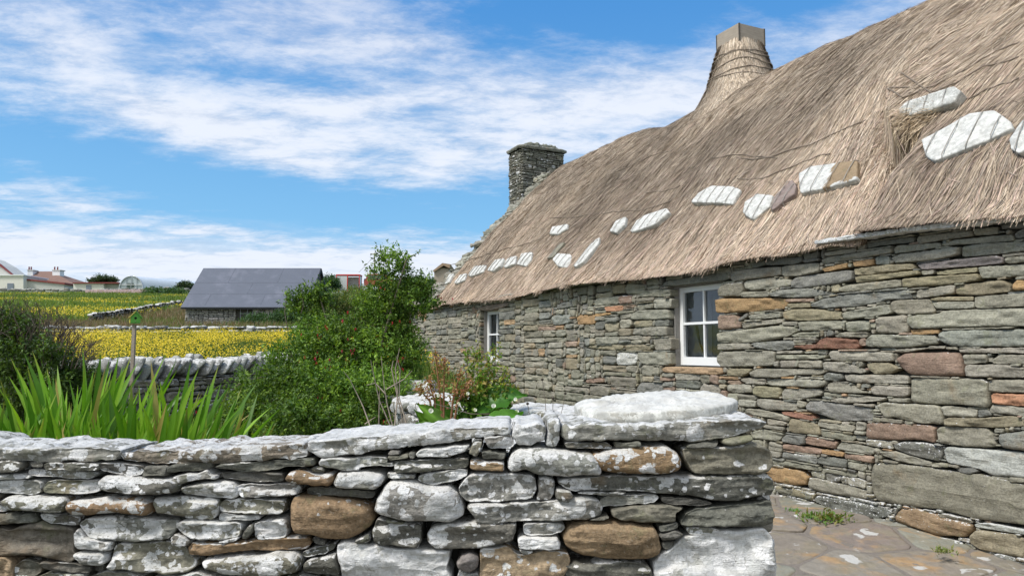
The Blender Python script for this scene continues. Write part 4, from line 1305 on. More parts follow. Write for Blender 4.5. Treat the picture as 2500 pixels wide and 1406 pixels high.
def px_roof(px, py, lift=0.0):
    """solve (s,q) of the roof surface seen at a pixel"""
    s0, z0 = 0, 0
    P0 = CORNER + ez * 2.5; n = -Mv * 0.70 + ez * 0.714
    for _ in range(8):
        p = hit_plane(px, py, P0, n)
        s = float(np.dot(p - CORNER, D)); t = float(np.dot(p - CORNER, Mv)); q = float(np.clip((t - T_E) / (HALF - T_E), -0.05, 0.97))
        P0 = roof(np.array([s]), np.array([q]), lift)[0]
    return s, q


fpts = [px_roof(*p) for p in ((2085, 578), (2140, 515), (2178, 450), (2196, 385), (2178, 300), (2185, 235))]
HOLE = px_roof(2200, 408)
fpts.sort(key=lambda a: a[1])
FOLD = [[a[1] for a in fpts], [a[0] for a in fpts]]
print('fold', [(round(a, 2), round(b, 2)) for a, b in fpts], 'hole', HOLE)

rb_ = Buf()
ss_, qq_ = np.meshgrid(np.linspace(S_TH, S_END + 0.15, 480), np.r_[np.linspace(0.0, 1.08, 95), np.linspace(1.12, 2.0, 22)])
V = roof(ss_, qq_); nq, ns_ = ss_.shape
idx = np.arange(nq * ns_).reshape(nq, ns_)
F = np.stack([idx[:-1, :-1], idx[:-1, 1:], idx[1:, 1:], idx[1:, :-1]], -1).reshape(-1, 4)
holem = np.exp(-((ss_ - HOLE[0]) / 0.10) ** 2 - ((qq_ - HOLE[1]) / 0.05) ** 2).ravel()[:, None]  # shade of the hole painted in: base straw colour darkens towards its middle
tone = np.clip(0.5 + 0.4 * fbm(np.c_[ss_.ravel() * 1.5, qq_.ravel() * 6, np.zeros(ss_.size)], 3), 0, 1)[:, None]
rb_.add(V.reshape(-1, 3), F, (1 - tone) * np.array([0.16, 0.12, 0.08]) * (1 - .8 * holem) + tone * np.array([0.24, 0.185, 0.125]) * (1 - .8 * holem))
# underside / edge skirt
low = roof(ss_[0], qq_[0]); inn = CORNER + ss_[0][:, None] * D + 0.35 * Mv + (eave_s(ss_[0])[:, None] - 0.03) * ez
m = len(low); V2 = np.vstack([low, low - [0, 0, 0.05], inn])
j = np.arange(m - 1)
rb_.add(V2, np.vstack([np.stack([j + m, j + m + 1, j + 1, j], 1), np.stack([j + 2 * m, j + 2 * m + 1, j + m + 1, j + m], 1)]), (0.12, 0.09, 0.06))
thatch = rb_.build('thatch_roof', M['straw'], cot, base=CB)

PAL = np.array([(0.45, 0.36, 0.265), (0.55, 0.45, 0.34), (0.29, 0.23, 0.17), (0.37, 0.31, 0.25), (0.54, 0.405, 0.33), (0.68, 0.575, 0.45), (0.16, 0.125, 0.09)])


def strands(buf, s0, q0, length, width, lean, lift1, cols, rng, droop=None):
    n = len(s0)
    slen = np.sqrt((ridge_z(s0) - eave_s(s0)) ** 2 + (HALF - T_E) ** 2)
    st = []
    for k in range(4):
        f = k / 3
        q = q0 - f * length * np.cos(lean) / slen
        s = s0 + f * length * np.sin(lean)
        lf = 0.008 + lift1 * f ** 2
        p = roof(s, q, lf)
        if droop is not None: p[:, 2] -= droop * f ** 2
        st.append(p)
    nn = roof_n(s0, q0)
    T = st[3] - st[0]; T /= np.linalg.norm(T, axis=1)[:, None] + 1e-9
    Wd = np.cross(T, nn); Wd /= np.linalg.norm(Wd, axis=1)[:, None] + 1e-9
    a = rng.uniform(-0.9, 0.9, n)[:, None]
    Wd = Wd * np.cos(a) + nn * np.sin(a)
    V = []
    for k, wf in enumerate((0.9, 1.0, 0.9, 0.35)):
        V += [st[k] - Wd * (width * wf / 2)[:, None], st[k] + Wd * (width * wf / 2)[:, None]]
    V = np.stack(V, 1).reshape(-1, 3)
    b = (np.arange(n) * 8)[:, None]
    F = np.concatenate([b + np.array([[0, 1, 3, 2]]), b + np.array([[2, 3, 5, 4]]), b + np.array([[4, 5, 7, 6]])])
    buf.add(V, F, np.repeat(cols, 8, 0))


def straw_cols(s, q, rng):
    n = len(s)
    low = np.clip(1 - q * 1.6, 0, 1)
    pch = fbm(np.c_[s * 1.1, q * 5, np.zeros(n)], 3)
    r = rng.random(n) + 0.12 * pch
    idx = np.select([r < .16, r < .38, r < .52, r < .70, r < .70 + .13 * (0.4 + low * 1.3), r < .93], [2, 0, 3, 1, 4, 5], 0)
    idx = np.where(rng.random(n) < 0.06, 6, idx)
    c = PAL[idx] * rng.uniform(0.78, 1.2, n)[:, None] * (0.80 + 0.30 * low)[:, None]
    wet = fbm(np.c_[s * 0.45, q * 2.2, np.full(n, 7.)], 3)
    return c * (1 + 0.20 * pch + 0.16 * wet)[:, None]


sb_ = Buf(); g9 = np.random.default_rng(9)
NS = 190000
# denser near the eave and near the camera
s0 = g9.uniform(S_TH, S_END, NS); keep = g9.random(NS) < np.clip(0.45 + 0.55 * (s0 / 14), 0, 1); s0 = s0[keep]
NS = len(s0); q0 = g9.random(NS) ** 1.05 * 1.03 + 0.01
lean = 0.16 * fbm(np.c_[s0 * 0.7, q0 * 2.4, np.zeros(NS)], 2) + g9.normal(0, 0.065, NS) - 0.02
messy = g9.random(NS) < 0.07
lean = np.where(messy, lean + g9.normal(0, 0.55, NS), lean)
# strands bend towards the fold from the left
fs = np.interp(q0, FOLD[0], FOLD[1]); ds = fs - s0
lean += np.where((ds > 0) & (ds < 1.4) & (q0 < 0.6), 0.35 * (1 - ds / 1.4), 0) + np.where((ds < 0) & (ds > -1) & (q0 < .5), -0.15, 0)
kh = ~((np.abs(s0 - HOLE[0] - .02) < .13) & (q0 > HOLE[1] - .05) & (q0 < HOLE[1] + .10)); s0, q0, lean, messy = s0[kh], q0[kh], lean[kh], messy[kh]; NS = len(s0)
ln = g9.uniform(0.22, 0.75, NS) * np.where(messy, 0.7, 1)
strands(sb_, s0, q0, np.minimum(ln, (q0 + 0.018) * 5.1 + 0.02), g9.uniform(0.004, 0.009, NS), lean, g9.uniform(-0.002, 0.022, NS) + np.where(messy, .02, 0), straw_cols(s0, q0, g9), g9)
# ragged eave fringe
NE = 15000
s0 = g9.uniform(S_TH, S_END, NE); q0 = g9.uniform(0.005, 0.05, NE)
reach = 0.05 + 0.07 * np.clip(fbm(np.c_[s0 * 2.2, np.zeros(NE), np.zeros(NE)], 3), -0.3, 1)
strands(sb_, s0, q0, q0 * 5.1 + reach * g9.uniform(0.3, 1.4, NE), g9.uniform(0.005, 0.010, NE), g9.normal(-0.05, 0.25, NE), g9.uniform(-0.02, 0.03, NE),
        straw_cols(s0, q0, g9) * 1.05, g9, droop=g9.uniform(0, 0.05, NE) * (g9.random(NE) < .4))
# tuft hanging over the hole
NH = 330
s0 = HOLE[0] + g9.normal(0.03, 0.10, NH); q0 = HOLE[1] + 0.085 + g9.uniform(0, 0.06, NH)
strands(sb_, s0, q0, g9.uniform(0.12, 0.36, NH), g9.uniform(0.005, 0.009, NH), g9.normal(-0.1, 0.3, NH), g9.uniform(0.05, 0.16, NH), PAL[g9.choice([1, 5, 0, 0], NH)] * g9.uniform(.8, 1.15, NH)[:, None] * [1.0, .97, .88], g9)
sb_.build('straw', M['straw'], thatch, base=CB, smooth=False)

# straw ropes lying on the roof
for k, pts in enumerate([[(2163, 236), (2230, 215), (2300, 192), (2370, 160), (2440, 122), (2500, 100)], [(2175, 236), (2300, 208), (2420, 152), (2500, 132)],
                         [(1800, 388), (1870, 392), (1950, 365), (2040, 330), (2115, 300)], [(1345, 532), (1430, 530), (1500, 520), (1560, 515), (1640, 495)],
                         [(1573, 476), (1620, 470), (1662, 458)], [(1741, 388), (1820, 384), (1900, 390)], [(1800, 442), (1880, 432), (1960, 402), (2030, 380)],
                         [(1100, 648), (1180, 628), (1260, 600), (1345, 575)], [(2230, 262), (2330, 250), (2420, 210), (2500, 185)], [(1480, 430), (1560, 400), (1640, 372)]]):
    sq = np.array([px_roof(*p) for p in pts]); n = 40
    tt = np.linspace(0, len(pts) - 1, n)
    s = np.interp(tt, range(len(pts)), sq[:, 0]); q = np.interp(tt, range(len(pts)), sq[:, 1]) + 0.003 * vnoise(np.c_[tt * 3, tt * 0 + k, tt * 0])
    P = roof(s, q, 0.024 + 0.008 * vnoise(np.c_[tt * 4, tt * 0 + k, tt * 0 + 3]))
    b = Buf(); b.tube(P, 0.0065 + 0.003 * np.abs(vnoise(np.c_[tt * 6, tt * 0, tt * 0 + k])), n=6)
    b.build('straw_rope', M['rope'], thatch, base=P[0])

# stone slabs along the eave, under the thatch
r6 = np.random.default_rng(66)
s = 0.3
bright = [wl(2060, 600)[0], wl(2280, 565)[0], wl(2475, 540)[0], wl(1170, 735)[0]]
while s < S_END:
    L = r6.uniform(0.5, 1.1)
    if any(abs(s + L / 2 - q) < 0.45 for q in bright): col, li, pr = (0.46, 0.45, 0.40), 0.8, 0.15
    else: col, li, pr = (0.19, 0.185, 0.155), 0.15, 0.07
    b = Buf(); z = float(eave(s + L / 2)); sl = float(eave(s + L) - eave(s)) / L
    stone(b, [(0, 0), (L - .012, 0), (L - .012, .036), (L / 2, .044), (0, .038)], P3(s, -pr, float(eave(s)) - 0.0), D + ez * sl, ez, NW, 0.012, 0.3, 5, 0.016, 0.005, jit_col(col, r6), li, 1, int(s * 100), 0.02, 3, 0.005, 6)
    b.build('eave_slab', M['cottage_stone'], cot, base=P3(s, 0, z))
    s += L

# ------------------------------------------------------------------ weight stones roped to the thatch
WST = [
    ('l', .62, 'long rounded mottled weight stone highest on the thatch at the right', [(2185, 280), (2215, 250), (2330, 213), (2350, 225), (2330, 255), (2250, 280), (2190, 292)], 3),
    ('W', .97, 'largest white slab on the thatch with an angular peak', [(2250, 345), (2290, 325), (2370, 280), (2430, 272), (2470, 300), (2475, 315), (2400, 350), (2280, 395), (2262, 385)], 4),
    ('W', .97, 'white weight stone cut by the right edge of the photo', [(2465, 345), (2498, 297), (2540, 280), (2560, 330), (2490, 378), (2470, 365)], 2),
    ('y', .58, 'white rectangular weight stone with a brown bare patch', [(1951, 425), (1980, 408), (2095, 393), (2095, 440), (2030, 458), (1955, 473)], 4),
    ('W', .95, 'white rounded weight stone touching a pinkish brown slab', [(1815, 520), (1820, 495), (1850, 475), (1888, 478), (1880, 505), (1842, 537), (1825, 530)], 2),
    ('p', .12, 'pinkish brown weight slab tilted between two white stones', [(1882, 510), (1892, 482), (1935, 440), (1945, 455), (1940, 475), (1887, 515)], 2),
    ('W', .95, 'white arched weight stone right of the roof middle with four straps', [(1688, 495), (1705, 475), (1740, 455), (1790, 457), (1810, 465), (1790, 500), (1760, 497)], 4),
    ('W', .9, 'narrow white weight stone pointing up to the right in the middle of the roof', [(1540, 565), (1555, 540), (1580, 525), (1630, 510), (1637, 520), (1600, 550), (1545, 568)], 4),
    ('l', .5, 'small greyish white weight stone left of the narrow white one', [(1490, 565), (1505, 540), (1530, 530), (1525, 550), (1505, 570)], 1),
    ('W', .8, 'small lone box shaped weight stone highest on the left half of the thatch', [(1343, 573), (1350, 555), (1387, 548), (1385, 560), (1365, 573)], 2),
    ('W', .75, 'grey and white weight stone at the lower end of a slanting pair', [(1350, 635), (1365, 620), (1395, 622), (1396, 645), (1385, 655), (1362, 650)], 3),
    ('W', .85, 'thin slanting white weight slab beside the grey and white stone', [(1400, 650), (1440, 600), (1465, 580), (1462, 595), (1425, 640), (1407, 652)], 2),
    ('S', .1, 'thin grey weight slab slanting above the grey and white stone', [(1335, 632), (1370, 595), (1380, 592), (1350, 630)], 1),
    ('W', .92, 'rightmost white stone of the row low on the far end of the thatch', [(1262, 645), (1275, 620), (1300, 616), (1297, 635), (1285, 650)], 3),
    ('l', .6, 'greyish stone second from the right in the low far row on the thatch', [(1228, 650), (1240, 632), (1262, 625), (1258, 645), (1235, 655)], 2),
    ('W', .9, 'white stone in the middle of the low far row on the thatch', [(1190, 660), (1210, 635), (1232, 632), (1222, 650), (1205, 663)], 2),
    ('W', .95, 'broad white stone third from the left in the low far row on the thatch', [(1143, 672), (1160, 650), (1188, 648), (1180, 665), (1150, 675)], 4),
    ('W', .9, 'white stone second from the left in the low far row on the thatch', [(1110, 692), (1125, 672), (1140, 668), (1135, 685), (1115, 693)], 2),
    ('W', .9, 'leftmost white stone of the low far row on the thatch', [(1085, 695), (1098, 670), (1108, 668), (1098, 690)], 1),
]
M['strap'] = plain_mat('grey_cord', (0.30, 0.28, 0.25), 0.9, 0.3, 50, 0.3, 160)
for k, (tone, li, lab, px, nr) in enumerate(WST):
    c = np.mean(px, 0); s, q = px_roof(*c, 0.03)
    q = max(q, 0.02)
    P0 = roof(np.array([s]), np.array([q]), 0.048)[0]
    a = roof(np.array([s]), np.array([min(.98, q + .06)]))[0] - roof(np.array([s]), np.array([max(0, q - .06)]))[0]
    a = a - D * np.dot(a, D); a /= np.linalg.norm(a); n_ = np.cross(a, D); n_ = n_ if n_[2] > 0 else -n_
    pl = []
    for p in px:
        h = hit_plane(*p, P0, n_); pl.append((float(np.dot(h - P0, D)), float(np.dot(h - P0, a))))
    pl = np.array(pl)
    wt = empty('weight_stone', P0, lab, 'roof weight stone', 'weight stones roped to the thatch')
    b = Buf(); far = s < 7
    thk = 0.085
    stone(b, pl, P0, D, a, n_, 0.022, thk, 5, 0.014 if not far else 0.03, 0.004, TONE[tone], li, 0, 800 + k, 0.02, 2, 0.004, 8)
    if k in (3, 5):      # one is half bare brown stone, one pink with a white tip
        VV = b.V[0]; uu = (VV - P0) @ D; cu = (pl[:, 0].min() + pl[:, 0].max()) / 2; wob_ = .06 * fbm(VV * 9, 3)
        bare = (uu + wob_ > cu + .02) & ((VV - P0) @ a > pl[:, 1].min() + .04 + wob_) if k == 3 else (uu + wob_ < cu + .25)
        b.C[0] = np.where(bare[:, None], np.float32((0.27, 0.20, 0.125) if k == 3 else (0.24, 0.19, 0.17)), np.float32((.48, .47, .44))); b.L[0] = np.where(bare, 0.05, 0.97).astype(np.float32)
    b.build('slab', M['weight_stone'], wt, base=P0)
    u0, u1 = pl[:, 0].min(), pl[:, 0].max()
    for i in range(nr):
        u = u0 + (u1 - u0) * (i + 0.8) / (nr + 0.6)
        vs = []
        for i1 in range(len(pl)):
            A_, B_ = pl[i1], pl[(i1 + 1) % len(pl)]
            if (A_[0] - u) * (B_[0] - u) < 0: vs.append(A_[1] + (B_[1] - A_[1]) * (u - A_[0]) / (B_[0] - A_[0]))
        if len(vs) < 2: continue
        v0, v1 = min(vs), max(vs); lift = 0.030
        prof_ = [(v0 - .03, -thk - .01), (v0 - .008, lift * .2), (v0 + .02, lift), ((v0 + v1) / 2, lift + .006), (v1 - .02, lift), (v1 + .01, lift * .2), (v1 + .07, -thk - 0.01)]
        pts = [P0 + D * (u + (v - v0) * -0.04) + a * v + n_ * h for v, h in prof_]
        b = Buf(); b.tube(pts, 0.0045 if not far else 0.008, n=5)
        b.build('rope', M['strap'], wt, base=P0)

# ------------------------------------------------------------------ thatched chimney (louver) on the ridge
def s_at(px, t):
    p = hit_plane(px, 300, CORNER + Mv * t, NW); return float(np.dot(p - CORNER, D))

SCH = s_at(1813, HALF)
cc = lambda z: P3(SCH, HALF, z)
rings_ = [(7.11, .31, .30), (7.04, .33, .32), (6.86, .37, .365), (6.67, .42, .43), (6.38, .50, .53), (6.15, .59, .66), (5.95, .69, .82), (5.72, .83, 1.05), (5.45, 1.0, 1.35)]
tch = empty('thatched_chimney', cc(5.6)); tch.parent = cot; tch.location = tuple((cc(5.6) - CB).tolist()); WORLD_OF[tch.name] = tuple(cc(5.6).tolist())


def ring_pt(th, z, off=0.0):
    h1 = np.interp(-z, [-r[0] for r in rings_], [r[1] for r in rings_]) + off   # across
    h2 = np.interp(-z, [-r[0] for r in rings_], [r[2] for r in rings_]) + off   # along the ridge
    p = np.interp(-z, [-7.05, -6.4, -5.5], [6, 3.2, 2.4])
    c, s = np.cos(th), np.sin(th)
    rr = (np.abs(c) ** p + np.abs(s) ** p) ** (-1 / p)
    along = np.where(s * rr > 0, s * rr * h2 * 0.98, s * rr * h2 * 1.06)
    return CORNER + (SCH + along)[..., None] * D + (HALF + c * rr * h1)[..., None] * Mv + np.asarray(z)[..., None] * ez


tb = Buf()
TH, ZZ = np.meshgrid(np.linspace(0, 2 * np.pi, 65)[:-1], np.linspace(7.11, 5.4, 26))
V = ring_pt(TH, ZZ, 0.012 * vnoise(np.c_[TH.ravel() * 4, ZZ.ravel() * 3, TH.ravel() * 0]).reshape(TH.shape)).reshape(-1, 3)
idx = np.arange(TH.size).reshape(TH.shape); nx = np.roll(idx, -1, 1)
tb.add(V, np.stack([idx[:-1], nx[:-1], nx[1:], idx[1:]], -1).reshape(-1, 4)[:, ::-1], (0.17, 0.135, 0.10))
NT_ = 16000
th0 = g9.uniform(0, 2 * np.pi, NT_); z0 = 7.13 - g9.random(NT_) ** 0.9 * 1.6; L_ = g9.uniform(.12, .32, NT_)
st = [ring_pt(th0 + f * g9.normal(0, .05, NT_), z0 - f * L_, 0.006 + f * f * g9.uniform(0, .03, NT_)) for f in (0, .5, 1)]
nn = ring_pt(th0, z0, 0.1) - ring_pt(th0, z0, 0)
T = st[2] - st[0]; Wd = np.cross(T, nn); Wd /= np.linalg.norm(Wd, axis=1)[:, None] + 1e-9
wd = g9.uniform(.004, .009, NT_)[:, None]
V = np.stack([st[0] - Wd * wd, st[0] + Wd * wd, st[1] - Wd * wd, st[1] + Wd * wd, st[2] - Wd * wd * .4, st[2] + Wd * wd * .4], 1).reshape(-1, 3)
b6 = (np.arange(NT_) * 6)[:, None]
tb.add(V, np.concatenate([b6 + [[0, 1, 3, 2]], b6 + [[2, 3, 5, 4]]]), np.repeat(PAL[g9.choice([0, 1, 3, 5, 1, 2], NT_)] * g9.uniform(.85, 1.25, NT_)[:, None], 6, 0))
tb.build('thatch', M['straw'], tch, base=cc(5.6), smooth=False)
wb = Buf(); ax = (D, Mv, ez); h = 0.285
for sgn in (-1, 1):
    wb.box(P3(SCH + sgn * h, HALF, 7.18), (0.03, 2 * h - 0.034, 0.34), ax); wb.box(P3(SCH, HALF + sgn * h, 7.184), (2 * h + .03, 0.03, 0.35), ax)
wb.build('wooden_top', M['wood'], tch, smooth=False, base=cc(5.6))
wb = Buf()
odw = plain_mat('old_dark_wood', (0.10, 0.09, 0.075), .9, .3, 10)
for a_, b_ in ((1, -1), (-1, -1), (1, 1), (-1, 1)):
    wb = Buf(); wb.box(P3(SCH + a_ * (h + .012), HALF + b_ * (h + .012), 7.19), (0.022, 0.022, 0.33), ax); wb.build('corner_post', odw, tch, smooth=False, base=cc(5.6))
th = np.linspace(0, 2 * np.pi, 61)
for i, z in enumerate((6.87, 6.82, 6.66, 6.50, 6.40)):
    zz = z + 0.025 * np.sin(th * 2 + i * 1.7) + 0.015 * vnoise(np.c_[th * 3, th * 0 + i, th * 0])
    b = Buf(); b.tube(ring_pt(th, zz, np.full(61, 0.022)), 0.013, n=5); b.build('straw_rope', M['rope'], tch, base=cc(5.6))
for t0_ in (3.5, 4.35):
    zz = np.linspace(6.88, 6.3, 14); b = Buf(); b.tube(ring_pt(t0_ + 0.05 * np.sin(zz * 9), zz, np.full(14, .024)), .010, n=5); b.build('straw_rope', M['rope'], tch, base=cc(5.6))
b = Buf(); b.tube([ring_pt(np.array(4.4), np.array(6.42), .02), P3(7.0, HALF - .15, 6.0), P3(6.75, HALF - .3, 5.86)], .008, n=5); b.build('straw_rope', M['rope'], tch, base=cc(5.6))

# ------------------------------------------------------------------ stone chimney on the far gable
def t_at(px, s):
    r = ray(px, 450); lo, hi = -2, 8
    for _ in range(60):
        m_ = (lo + hi) / 2; p = P3(s, m_, 0)
        if p[0] / p[1] < r[0] / r[1]: lo = m_
        else: hi = m_
    return m_
s_c1 = 0.60; tA, tB = t_at(1273, s_c1), t_at(1376, s_c1)
s_c0 = s_c1 - 0.78
print('chimney t', tA, tB)
stc = empty('stone_chimney', P3(0.2, (tA + tB) / 2, 4.8)); stc.parent = cot
cbp = P3(0.2, (tA + tB) / 2, 4.8); stc.location = tuple((cbp - CB).tolist()); WORLD_OF[stc.name] = tuple(cbp.tolist())
cbuf = Buf(); ccol = [(0.16, 0.155, 0.125), (0.125, 0.12, 0.10), (0.19, 0.185, 0.15), (0.145, 0.145, 0.12)]
def cface(sA, tA_, sB, tB_, N, seed):
    A = P3(sA, tA_, 0); B = P3(sB, tB_, 0); L = np.linalg.norm(B - A); U = (B - A) / L; rr = np.random.default_rng(seed)
    for i, b in enumerate(pack(0, L, 4.7, 7.06, seed=seed, wr=(.2, .55), hr=(.04, .12))):
        stone(cbuf, rect_poly(b, rr, .006, .012), A, U, ez, N, .03, .14, 4, .03, .008, jit_col(ccol[rr.integers(4)], rr), rr.uniform(0, .45), 1, seed * 99 + i, .06, 1, .005, 5)
cface(s_c1, tA, s_c1, tB, D, 71); cface(s_c0, tA, s_c1, tA, NW, 72); cface(s_c0, tA, s_c0, tB, -D, 73); cface(s_c0, tB, s_c1, tB, Mv, 74)
cbuf.build('stonework', M['far_stone'], stc, base=cbp)
b = Buf(); b.box(P3((s_c0 + s_c1) / 2, (tA + tB) / 2, 5.9), (s_c1 - s_c0 - .1, tB - tA - .1, 2.36), ax, (.06, .06, .05)); b.build('rubble_core', M['core'], stc, smooth=False, base=cbp)
b = Buf(); hm, hs = (tB - tA) / 2 + .1, (s_c1 - s_c0) / 2 + .1
stone(b, [(-hs, -hm), (hs, -hm), (hs, hm), (-hs, hm)], P3((s_c0 + s_c1) / 2, (tA + tB) / 2, 7.14), D, Mv, ez, .02, .08, 6, .04, .015, (.2, .2, .17), .12, 1, 75, .0, 2, .02, 7)
for i in range(7):
    stone(b, [(-.32, -.2), (.3, -.22), (.33, .2), (-.3, .22)], P3((s_c0 + s_c1) / 2 + (i % 2) * .12 - .06, tA + .25 + i * (tB - tA - .5) / 6, 7.19 + .03 * (i % 2)), D, Mv, ez, .06, .05, 2.5, .04, .015, (.18, .185, .15), .12, 2, 300 + i, .05, 1, .02, 6)
b.build('cap', M['far_stone'], stc, base=cbp)

# ------------------------------------------------------------------ terrain
ZN = [(-60, -.4), (-10, -.1), (0, 0), (2.6, 0), (3.0, 0.34), (7, 0.40), (9, 0.50), (10.4, 0.62), (11.4, 0.98), (12.8, 1.16), (16, 1.42), (22, 1.80), (30, 2.30), (40, 2.78), (50, 3.95), (60, 5.1), (80, 7.2), (105, 9.5), (120, 10.9), (135, 11.6), (160, 11.0), (220, 6), (700, -30), (1500, -80)]


def terr(x, y):
    x = np.asarray(x, float); y = np.asarray(y, float)
    z = np.interp(y, [a[0] for a in ZN], [a[1] for a in ZN])
    z = z + np.clip((y - 12) / 20, 0, 1) * 0.10 * vnoise(np.c_[x.ravel() / 7, y.ravel() / 7, x.ravel() * 0]).reshape(x.shape)
    # the court and the cottage stand on the level: the slope only starts left of the return wall
    xb = np.interp(y, [2.6, 3.9, 5.24, 6.75, 9, 12, 19, 30], [.55, .5, -.25, -.95, .9, -.3, -3.6, -8.8])
    side = np.clip((xb - x) / 0.8, 0, 1); side = side * side * (3 - 2 * side)
    court = -0.085 * np.clip(6.5 - y, -0, 8)
    far = np.clip((y - 27) / 12, 0, 1)
    k = np.maximum(side, far)
    return court * (1 - k) + z * k


def grid_obj(name, xs, ys, colfn, mat, zoff=0.0, kind='structure', zfn=terr):
    X, Y = np.meshgrid(xs, ys); Z = zfn(X, Y) + zoff
    idx = np.arange(X.size).reshape(X.shape)
    b = Buf(); b.add(np.stack([X, Y, Z], -1).reshape(-1, 3), np.stack([idx[:-1, :-1], idx[:-1, 1:], idx[1:, 1:], idx[1:, :-1]], -1).reshape(-1, 4), colfn(X.ravel(), Y.ravel()))
    return tag(b.build(name, mat, None), kind=kind)


DIAG = [W(213, 794, 42.5)[:2], W(330, 772, 49)[:2], W(443, 748, 60)[:2]]
def left_of_diag(x, y):
    yy = np.interp(x, [DIAG[0][0] - 40, DIAG[0][0], DIAG[1][0], DIAG[2][0], DIAG[2][0] + 40], [DIAG[0][1] - 8, DIAG[0][1], DIAG[1][1], DIAG[2][1], DIAG[2][1] + 3])
    return y > yy


def ground_col(x, y):
    n = fbm(np.c_[x / 3, y / 3, x * 0], 4)[:, None]; n2 = fbm(np.c_[x / 11, y / 11, x * 0 + 9], 3)[:, None]
    green = np.array([0.075, 0.115, 0.022]); soil = np.array([0.05, 0.05, 0.025]); brown = np.array([0.17, 0.13, 0.07]); olive = np.array([0.12, 0.14, 0.035]); yel = np.array([0.30, 0.27, 0.03])
    c = np.tile(soil, (len(x), 1))
    k = lambda m: np.clip(m, 0, 1)[:, None]
    c = c + (green - c) * k((y - 7) / 4)
    f1 = k((y - 11.5) * 1.0) * k((22.8 - y) * 2); c = c + (olive * 1.1 - c) * f1
    f2 = k((y - 22.6) * 2); c = c + ((brown * 0.5 + green * 0.5 + (green - brown) * 0.5 * np.clip(n2, -.4, 1)) - c) * f2
    f3 = k(left_of_diag(x, y) * 1.0) * k((y - 38) / 2); c = c + ((olive * (1 - .35) + yel * .35) - c) * f3
    f4 = k((y - 95) / 8); c = c + ((green * 1.2) - c) * f4
    return np.clip(c * (1 + 0.35 * n), 0.01, 1)


M['ground'] = attr_mat('ground', 0.95, 0.35, 3.0, 0.5)
xs = np.unique(np.r_[np.linspace(-900, -60, 25), np.linspace(-60, 25, 330), np.linspace(25, 900, 25)])
ys = np.unique(np.r_[np.linspace(-60, -4, 10), np.linspace(-4, 30, 130), np.linspace(30, 160, 160), np.linspace(165, 1500, 30)])
grid_obj('ground', xs, ys, ground_col, M['ground'])

# flagstone court between the walls
m, t, p, out = new_mat('flagstones'); M['flag'] = m
tc_ = t.node('ShaderNodeTexCoord'); co = tc_.outputs['Object']
at_ = t.node('ShaderNodeAttribute', attribute_name='col')
n1 = t.noise(co, 2.2, 6, 0.65, 0.5); n2 = t.noise(co, 14, 6, 0.7)
base = t.mix(t.ss(n1, 0.5, 0.68), at_.outputs['Color'], (0.36, 0.24, 0.13))
base = t.mix(t.math('MULTIPLY', t.ss(t.noise(co, 3.7, 5, 0.7), 0.48, 0.62), .7), base, (0.24, 0.21, 0.15))
f = t.math('MULTIPLY_ADD', t.math('SUBTRACT', n2, 0.5), 0.8, 1.0)
sc_ = t.node('ShaderNodeVectorMath', operation='SCALE'); t.link(base, sc_.inputs[0]); t.link(f, sc_.inputs['Scale'])
vv = t.voro(t.vmath('ADD', co, t.vmath('MULTIPLY', t.noise(co, 30, 4, .6, out=1), (0.03, .03, .03))), 7)
c3 = t.node('ShaderNodeSeparateColor'); t.link(vv.outputs['Color'], c3.inputs[0])
spot = t.ss(t.math('SUBTRACT', t.math('MULTIPLY', t.ss(c3.outputs[0], .6, 1.0), .6), vv.outputs['Distance']), 0.0, 0.05)
spot = t.math('MAXIMUM', t.math('MULTIPLY', spot, t.ss(t.noise(co, 3, 4, .6), .5, .56)), t.math('MULTIPLY', t.ss(t.noise(co, 7, 8, .75), 0.64, 0.68), .7))
t.link(t.mix(spot, sc_.outputs[0], (0.50, 0.49, 0.46)), p.inputs['Base Color'])
p.inputs['Roughness'].default_value = .85; p.inputs['Specular IOR Level'].default_value = .25
b_ = t.node('ShaderNodeBump'); b_.inputs['Strength'].default_value = .7; b_.inputs['Distance'].default_value = .02
t.link(t.math('ADD', n2, n1), b_.inputs['Height']); t.link(b_.outputs[0], p.inputs['Normal'])

